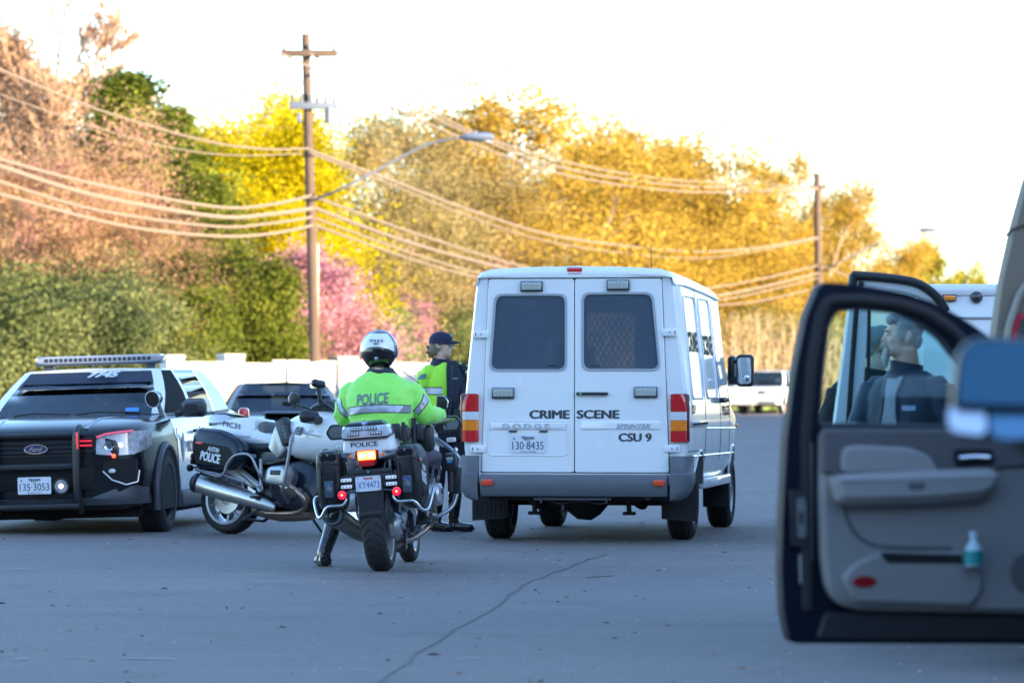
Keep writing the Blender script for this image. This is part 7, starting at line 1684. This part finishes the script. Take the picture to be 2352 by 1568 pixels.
# ---------------- right foreground ----------------
# door of the nearest dark suv, latch end nearer to us
dsh=mat('door_shell',(.005,.009,.020),.6,spec=.12)
def make_near_suv():
    s=650.0; phi=R(9)
    org=Vector((1.963,14.2,0))        # hinge line
    root=empty('dark_suv',(org.x,14.2,0),label='dark blue suv at the right edge with its driver door standing wide open',cat='suv')
    body=None
    D=empty('open_door',(0,0,0)); D.parent=root; D.rotation_euler=(0,0,phi)
    # the Empty only carries the swing; the door skin is the part
    bpy.data.objects.remove(D)
    Rm=Euler((0,0,phi)).to_matrix().to_4x4()
    def U(x): return (x-2440)/629.6
    def Zz(y): return CH-(y-HZ)/s
    def q(pts): return [(U(x),Zz(y)) for x,y in pts]
    def pl(name,pts,y,t,m,parent,holes=(),bev=0,r=.02,**k):
        b=MB(); b.M=Rm; o=round_poly(q(pts),r,5); 
        if sum(o[i-1][0]*o[i][1]-o[i][0]*o[i-1][1] for i in range(len(o)))<0: o=o[::-1]
        b.plate(o,[h for h in holes],t,XZ(y),bev=bev); return b.build(name,m,parent,smooth=40,**k)
    outer=[(1803,1472),(1788,1400),(1783,1300),(1786,1180),(1796,1000),(1815,850),(1840,725),(1868,660),(1880,650),(1960,655),(2060,671),(2130,694),(2200,733),(2260,775),(2352,858),(2438,935),(2438,1480)]
    win=[(1866,975),(1874,860),(1888,745),(1908,711),(1960,707),(2040,716),(2100,740),(2150,778),(2195,835),(2222,905),(2228,980)]
    wh=round_poly(q(win),.02,5)
    wh=wh if sum(wh[i-1][0]*wh[i][1]-wh[i][0]*wh[i-1][1] for i in range(len(wh)))<0 else wh[::-1]
    sh=pl('door',outer,.02,.10,dsh,root,holes=[wh],bev=.004,r=.03)
    sh['label']='open dark blue front door showing its grey inner panel'
    inner=[(1852,700),(1866,676),(1960,680),(2058,694),(2128,716),(2196,755),(2254,796),(2330,866),(2262,900),(2228,980),(1840,982)]
    sl=MB(); sl.M=Rm; sl.tube([Rm.inverted()@(Rm@Vector((x,-.085,z))) for x,z in round_poly(q([(1840,1395),(1836,1000),(1850,830),(1870,722),(1888,690),(1960,688),(2050,698),(2116,720),(2172,758),(2222,812),(2262,880),(2300,960)]),.02,4)],.020,8); sl.build('door_seal',rubber,sh)
    sl=MB(); sl.M=Rm; sl.tube([(x,-.07,z) for x,z in round_poly(q([(1866,975),(1874,860),(1888,745),(1908,711),(1960,707),(2040,716),(2100,740),(2150,778),(2195,835),(2222,905),(2228,980)]),.02,5)],.010,6,closed=True); sl.build('window_channel',mat('channel',(.05,.05,.055),.6),sh)
    g=MB(); g.M=Rm; g.plate(round_poly(q([(1860,985),(1868,860),(1883,740),(1905,703),(1962,700),(2045,710),(2106,735),(2158,775),(2203,835),(2230,905),(2234,990)])[::-1],.02,5),[],.004,XZ(-.03)); g.build('window_glass',glass_mat('door_glass',(.80,.93,.93),.0,.02,op=.0),sh)
    gp=mat('door_panel_grey',(.235,.225,.22),.6,var=.06,vs=4,bump=.25,bs=500,bdist=.001); gd=mat('door_panel_dark',(.10,.095,.10),.6,var=.06,bump=.25,bs=400,bdist=.001); gl2=mat('door_panel_light',(.28,.265,.26),.65,bump=.3,bs=300,bdist=.001)
    pa=pl('inner_panel',[(1864,985),(1862,1150),(1866,1270),(1876,1345),(1900,1380),(1945,1396),(2352,1408),(2430,1408),(2430,985)],-.08,.055,gp,sh,bev=.02,r=.04)
    pl('panel_top',[(1864,982),(1864,1085),(1900,1090),(2250,1085),(2272,1075),(2430,1070),(2430,985)],-.128,.022,gd,pa,bev=.01,r=.015)
    pl('panel_insert',[(1908,1085),(1904,1050),(1912,1025),(1940,1020),(2060,1026),(2105,1045),(2128,1085)],-.148,.022,gl2,pa,bev=.01,r=.02)
    pl('armrest',[(1880,1100),(1884,1088),(1960,1082),(2240,1073),(2262,1085),(2258,1118),(2225,1142),(2100,1152),(1915,1156),(1892,1148)],-.12,.095,gl2,pa,bev=.028,r=.03)
    pl('grip_recess',[(2047,1106),(2088,1104),(2084,1121),(2052,1122)],-.214,.003,gd,pa,r=.01)
    pl('handle_bezel',[(2160,1030),(2250,1030),(2256,1066),(2165,1070)],-.146,.01,dark_void,pa,r=.02)
    h=MB(); h.M=Rm; h.tube([(U(2172),-.165,Zz(1050)),(U(2205),-.172,Zz(1047)),(U(2240),-.165,Zz(1049))],.011,8,flat=(1,.8)); h.build('door_pull',chrome,pa)
    pl('door_pocket',[(1990,1262),(2185,1262),(2225,1290),(2232,1350),(2205,1392),(1935,1380),(1905,1320),(1935,1288)],-.125,.035,gp,pa,bev=.015,r=.03)
    pl('pocket_slot',[(1992,1264),(2178,1270),(2182,1290),(2010,1288)],-.158,.004,dark_void,pa,r=.01)
    cr=MB(); cr.M=Rm; cr.tube([(U(x),-.136,Zz(y)) for x,y in ((1915,1160),(1920,1185),(1945,1225),(1985,1248),(2060,1255),(2160,1256))],.006,6,smooth=4); cr.build('panel_crease',gd,pa)
    pl('reflector',[(x_,y_) for x_,y_ in [(1958+27*math.cos(a),1330+13*math.sin(a)) for a in [2*PI*k/20 for k in range(20)]]],-.158,.008,mat('door_red',(.28,.006,.01),.15,coat=1),pa,r=0,bev=.002)
    sp=pl('speaker',[(2335+42*math.cos(a),1312+46*math.sin(a)) for a in [2*PI*k/28 for k in range(28)]],-.134,.012,gd,pa,r=0,bev=.006)
    # latch end
    la=pl('latch_plate',[(1800,1122),(1840,1122),(1840,1250),(1803,1250)],-.078,.03,black_plastic,sh,r=.01)
    pl('latch',[(1812,1140),(1832,1140),(1832,1230),(1814,1232)],-.106,.012,steel,la,r=.008); pl('latch_hole',[(1818,1172),(1826,1172),(1826,1198),(1818,1198)],-.118,.004,dark_void,la,r=0)
    pl('door_label',[(1822,1270),(1836,1270),(1836,1335),(1824,1335)],-.08,.003,mat('label_pale',(.5,.52,.5),.5),sh,r=0)
    pl('lower_rail',[(1880,1400),(2430,1415),(2430,1470),(1860,1462)],-.078,.02,black_plastic,sh,r=.02,bev=.006)
    b=MB(); b.M=Rm; b.box((U(1846),-.085,Zz(1150)),(.018,.02,.42),.006); b.build('edge_strip',mat('worn_strip',(.20,.19,.18),.6,var=.5,vs=10),sh)
    # water bottle sits in the pocket: a thing of its own
    bp=(root.matrix_basis@Rm)@Vector((U(2201),-.185,Zz(1296))); bo=empty('water_bottle',bp,label='clear water bottle with teal label in the open door pocket',cat='bottle')
    b=MB(); b.lathe([(0,.0),(0,.028),(.02,.032),(.062,.032),(.075,.024),(.088,.014),(.105,.012)],(0,0,0),'z',20); b.build('bottle_body',mat('bottle_plastic',(.45,.60,.66),.1,coat=.6),bo)
    b=MB(); b.lathe([(.008,.0328),(.056,.0328)],(0,0,0),'z',20); b.build('bottle_label',mat('label_teal',(.01,.28,.27),.4),bo)
    b=MB(); b.cyl((0,0,.104),(0,0,.122),.015,n=14); b.build('bottle_cap',mat('cap_pale',(.5,.6,.7),.4),bo)
    # rest of the suv, standing just outside the picture edge
    mat('near_navy',(.006,.012,.028),.2,coat=.8)
    S=dict(y0=.95,y1=-4.1,wb=2.95,r=.39,hw=.99,zbelt=1.12,zroof=1.88,zb=lambda y:1.12,zt=lambda y:1.85,roofm='near_navy',lipm='near_navy',lip=.02,rimm='rim_silver',spk=6,
      secs=[(.95,.70,.45,.95,0),(.9,.86,.42,1.02,.0),(.7,.94,.40,1.08,.01),(.3,.975,.40,1.10,.02),(-.35,.99,.40,1.12,.02),(-2.2,.99,.40,1.13,0),(-3.9,.98,.42,1.13,0),(-4.1,.93,.45,1.1,0)],
      paint=lambda y:'near_navy',
      gh=[(0,-.45,0,-1.05,'W'),(.45,-.47,.38,-1.05,'W'),(.80,-.54,.66,-1.08,'P'),(.90,-.64,.74,-1.14,'S'),(.93,-1.6,.78,-1.62,'P'),(.93,-1.7,.78,-1.7,'S'),(.93,-2.7,.78,-2.7,'P'),(.93,-2.8,.78,-2.8,'S'),(.91,-3.8,.76,-3.75,'P'),(.84,-4.0,.7,-3.95,'R'),(.4,-4.02,.3,-3.98,'R'),(0,-4.05,0,-4.0,'R')],
      handles=(-2.4,),seams=(-1.65,-2.7))
    c=car('suv_shell',(0,0,0),(0,0,0),None,None,S)
    for ch in list(c.children): ch.parent=root; ch.matrix_basis=Matrix.Translation((.99+.10,.62,0))@ch.matrix_basis
    bpy.data.objects.remove(c)
    return root
mat('rim_silver',(.6,.6,.6),.35,metal=.5)
near_suv=make_near_suv()
def make_mirror_car():
    mat('near_grey',(.16,.19,.24),.25,metal=.4,coat=.7)
    S=dict(y0=.9,y1=-4.1,wb=2.9,r=.36,hw=.95,zbelt=1.05,zroof=1.75,zb=lambda y:1.05,zt=lambda y:1.72,roofm='near_grey',lipm='near_grey',lip=.02,rimm='rim_silver',spk=6,
      secs=[(.92,.80,.40,.85,0),(.88,.90,.38,.92,.0),(.7,.94,.36,.98,.01),(.3,.95,.35,1.02,.02),(-.35,.95,.35,1.05,.02),(-2.2,.95,.35,1.06,0),(-3.9,.94,.38,1.06,0),(-4.1,.9,.42,1.02,0)],
      paint=lambda y:'near_grey',
      gh=[(0,-.45,0,-1.05,'W'),(.45,-.47,.38,-1.05,'W'),(.78,-.54,.62,-1.08,'P'),(.86,-.64,.70,-1.14,'S'),(.88,-1.6,.74,-1.62,'P'),(.88,-1.7,.74,-1.7,'S'),(.88,-2.7,.74,-2.7,'P'),(.88,-2.8,.74,-2.8,'S'),(.87,-3.8,.72,-3.75,'P'),(.82,-4.0,.66,-3.9,'R'),(.4,-4.02,.3,-3.92,'R'),(0,-4.05,0,-3.95,'R')],
      handles=(-1.4,-2.4),seams=(-.5,-1.65,-2.7))
    c=car('grey_car',(2.145,8.35,0),(0,0,0),'blue grey car at the right edge whose blurred door mirror faces us','car',S)
    # its own big mirror replaces the generic one on the left side
    for ch in list(c.children):
        if ch.name.startswith('door_mirror'):
            for k in list(ch.children): bpy.data.objects.remove(k)
            bpy.data.objects.remove(ch)
    d=8.0; s=FP/d
    def L(x,y): p=P(x,y,d); return (p.x-2.145,p.z)
    pts=[L(x,y) for x,y in ((2182,985),(2186,930),(2198,815),(2222,782),(2262,772),(2352,776),(2400,790),(2405,990),(2330,1012),(2215,1008))]
    o=round_poly(pts,.03,5); o=o if sum(o[i-1][0]*o[i][1]-o[i][0]*o[i-1][1] for i in range(len(o)))>0 else o[::-1]
    b=MB(); cx=sum(p[0] for p in o)/len(o); cz=sum(p[1] for p in o)/len(o)
    b.loft([[(cx+(x-cx)*k,-.35+y_,cz+(z-cz)*k) for x,z in o] for y_,k in ((0,.97),(.02,1.0),(.10,.9),(.14,.6))]); mo=b.build('door_mirror',MT['near_grey'],c,smooth=50); mo.data.materials[0]=black_plastic
    b=MB(); b.tube([(cx+.05,-.29,cz-.03),(-.92,-.35,1.08)],[.06,.06],10); b.build('mirror_arm',black_plastic,mo)
    def pl(name,pp,m,tilt,yo=0):
        o=round_poly([L(x,y) for x,y in pp],.02,5); o=o if sum(o[i-1][0]*o[i][1]-o[i][0]*o[i-1][1] for i in range(len(o)))>0 else o[::-1]
        cz_=sum(p[1] for p in o)/len(o); b=MB(); b.plate([(x,(z-cz_)/math.cos(tilt)) for x,z in o],[],.004,Matrix.Translation((0,-.362+yo,cz_))@Euler((-tilt,0,0)).to_matrix().to_4x4()@XZ(0)); return b.build(name,m,mo)
    pl('mirror_glass',((2194,928),(2204,822),(2226,790),(2262,782),(2352,785),(2392,797),(2392,932)),mat('mirror_tinted',(.028,.065,.10),.12,metal=1),R(13))
    pl('lower_glass',((2176,990),(2176,945),(2190,932),(2262,938),(2262,1002)),mat('lower_mirror_bright',(.5,.52,.58),.25,metal=1),R(20))
    pl('lower_glass',((2272,1004),(2272,944),(2390,950),(2390,1000),(2330,1010)),mat('lower_mirror',(.10,.19,.28),.25,metal=1),R(20))
    return c
make_mirror_car()
# beige high-roofed van with its white framed door open
def make_beige():
    root=empty('high_roof_van',(3.21,18.3,0),(0,0,R(-8.5)),label='tall beige high roofed van at the right edge with camera on top',cat='van')
    bg_=mat('beige_paint',(.21,.175,.14),.6,spec=.15,coat=0,var=.06,vs=2)
    prof=[(-.95,.40),(-1.02,.9),(-1.03,1.35),(-1.005,1.62),(-.975,1.83),(-.92,2.08),(-.865,2.28),(-.80,2.45),(-.68,2.58),(-.45,2.64),(0,2.66)]
    full=prof+[(-x,z) for x,z in prof[-2::-1]]
    b=MB(); b.loft([[(x*k,y,z if k==1 else z*1.0-.02*(z>2)) for x,z in full] for y,k in ((0,.97),(.06,1),(2.5,1),(4.6,.98),(5.2,.9),(5.6,.75))]); b.build('body',bg_,root,smooth=50)
    for x in (-1,1):
        for y in (1.5,4.6): wheel(root,(x*.68,y,.36),.36,.24,x,.22,8,MT['rim_silver'])
    w=MB(); w.plate(round_poly([(-.90,1.10),(-.86,1.62),(-.80,1.76),(-.60,1.86),(-.2,1.90),(-.1,1.90),(-.1,1.10)][::-1],.05,4),[],.012,XZ(-.0)); w.build('rear_window',glass_mat('sky_tone_glass',(0,0,0)),root)
    t=MB(); t.tube([(x,-.02,z) for x,z in round_poly([(-.95,1.05),(-.925,1.60),(-.86,1.80),(-.66,1.93),(-.2,1.97)],.06,4)],.018,8); t.build('window_trim',mat('beige_trim',(.30,.27,.23),.4),root)
    t=MB(); t.tube([(x,-.025,z) for x,z in round_poly([(-.92,1.05),(-.90,1.58),(-.86,1.70)],.05,4)],.010,6); t.build('red_stripe',mat('stripe_red',(.50,.02,.05),.35),root)
    t=MB(); t.tube([(-.93,.01,2.04),(-.90,-.005,2.07),(-.5,-.012,2.22),(0,-.012,2.25)],.008,6); t.build('body_seam',mat('seam_brown',(.12,.09,.07),.6),root)
    cm=MB(); cm.box((-.775,.0,2.49),(.12,.16,.09),.015,rot=(0,R(-28),0)); cm.tube([(-.72,.05,2.45),(-.66,.1,2.50)],.02,8); cm.build('roof_camera',black_plastic,root)
    # open front door, white frame with black rubber, seen from inside
    dd=22.2; org=root.location
    def pl(name,pts,y,t,m,parent,holes=(),bev=0,r=.02):
        o=round_poly([(P(x,y_,dd).x-org.x,P(x,y_,dd).z) for x,y_ in pts],r,4); o=o if sum(o[i-1][0]*o[i][1]-o[i][0]*o[i-1][1] for i in range(len(o)))>0 else o[::-1]
        hs=[]
        for h in holes:
            hh=round_poly([(P(x,y_,dd).x-org.x,P(x,y_,dd).z) for x,y_ in h],.03,4); hh=hh if sum(hh[i-1][0]*hh[i][1]-hh[i][0]*hh[i-1][1] for i in range(len(hh)))<0 else hh[::-1]; hs.append(hh)
        b=MB(); b.plate(o,hs,t,XZ(dd-org.y+y),bev=bev); return b.build(name,m,parent,smooth=40)
    out=[(1895,1180),(1912,975),(1935,800),(1952,660),(1958,636),(1975,632),(2050,640),(2110,652),(2150,682),(2200,760),(2290,860),(2330,900),(2330,1300),(1900,1300)]
    hole=[(1975,980),(1984,840),(1992,700),(2000,672),(2040,668),(2100,676),(2136,704),(2180,780),(2240,870),(2262,985)]
    wd=mat('door_white',(.72,.75,.77),.35,coat=.4)
    do=pl('open_door',out,.0,.07,wd,root,holes=[hole],bev=.01,r=.03)
    do.matrix_basis=Euler((0,0,R(8.5))).to_matrix().to_4x4()
    do['label']='open white door with black rubber seal'
    b=MB(); f=lambda pp:[(P(x,y_,dd).x-org.x,dd-org.y-.075,P(x,y_,dd).z) for x,y_ in pp]
    b.tube(f([(1945,985),(1953,860),(1962,740),(1968,670),(1978,648)]),.014,8); b.build('rubber_seal',rubber,do)
    b=MB(); b.tube(f([(1952,690),(1957,640),(1966,634),(2050,641),(2108,653),(2150,684),(2170,716)]),.026,10,smooth=3); b.build('frame_seal',black_plastic,do)
    b=MB(); b.tube(f([(1992,980),(1992,840),(1994,700)]),.010,6); b.build('window_channel',rubber,do)
    b=MB(); b.tube(f([(1946,946),(1948,948)]),.02,10); b.build('stopper',dark_void,do)
    pl('window_glass',[(1972,985),(1981,840),(1989,700),(1998,668),(2040,664),(2102,672),(2140,700),(2184,778),(2244,868),(2266,990)],.03,.004,glass_mat('door_glass',(0,0,0)),do)
    return root
make_beige()
def make_truck():
    d=32.0; s=FP/d; x0=(2118-1176)/s; root=empty('box_truck',(x0+1.2,d,0),label='white box truck with amber marker lamp behind the open doors',cat='truck')
    def mk(name,m,f,parent=root,**k):
        b=MB(); f(b); return b.build(name,m,parent,**k)
    tw=mat('truck_white',(.74,.75,.77),.35,coat=.3,var=.05,vs=2)
    mk('box',tw,lambda b:b.box((0,2.6,1.38),(2.4,5.2,1.42),.04))
    mk('roof_cap',tw,lambda b:b.box((0,2.6,2.10),(2.46,5.26,.10),.04))
    mk('trim_rail',silver,lambda b:b.box((0,-.008,1.88),(2.38,.02,.02),.004))
    am=mk('marker_lamp',black_plastic,lambda b:b.box(((2180-1176)/s-x0-1.2,-.02,1.36-(684-878)/s),(.11,.03,.055),.008)); mk('lens',orange_lens,lambda b:b.box(((2180-1176)/s-x0-1.2,-.04,1.36-(684-878)/s),(.095,.02,.04),.008),parent=am)
    dm=mk('dome_lamp',dark_steel,lambda b:b.lathe([(.02,.05),(-.02,.05),(-.05,.035),(-.07,.0)],((2242-1176)/s-x0-1.2,0,1.36-(682-878)/s),'y',16)); 
    mk('dome_ring',chrome,lambda b:b.lathe([(-.0,.056),(-.025,.052),(-.025,.045)],((2242-1176)/s-x0-1.2,0,1.36-(682-878)/s),'y',16),parent=dm)
    mk('rear_door_gap',dark_void,lambda b:b.box((.05,-.004,1.28),(.008,.01,1.16))); mk('door_bar',steel,lambda b:(b.cyl((-.55,-.03,.72),(-.55,-.03,1.86),.012),b.cyl((.6,-.03,.72),(.6,-.03,1.86),.012)) if False else b.cyl((-.55,-.03,.72),(-.55,-.03,1.86),.012)); mk('bumper',black_plastic,lambda b:b.box((0,-.05,.55),(2.3,.12,.14),.02))
    mk('chassis',dark_void,lambda b:b.box((0,3.2,.58),(1.1,6.2,.2))); mk('cab',tw,lambda b:b.loft([[(x*k,y,z*q) for x,z in rring(2.1,1.5,.2,4)] for y,k,q in ((5.3,1,1),(6.6,1,.95),(7.2,.95,.6))],M=Matrix.Translation((0,0,1.25))))
    for x in (-1,1):
        for y in (1.0,5.9): wheel(root,(x*1.0,y,.42),.42,.26,x,.26,8,MT['rim_silver'])
    return root
make_truck()

bpy.data.scenes.remove(TS)
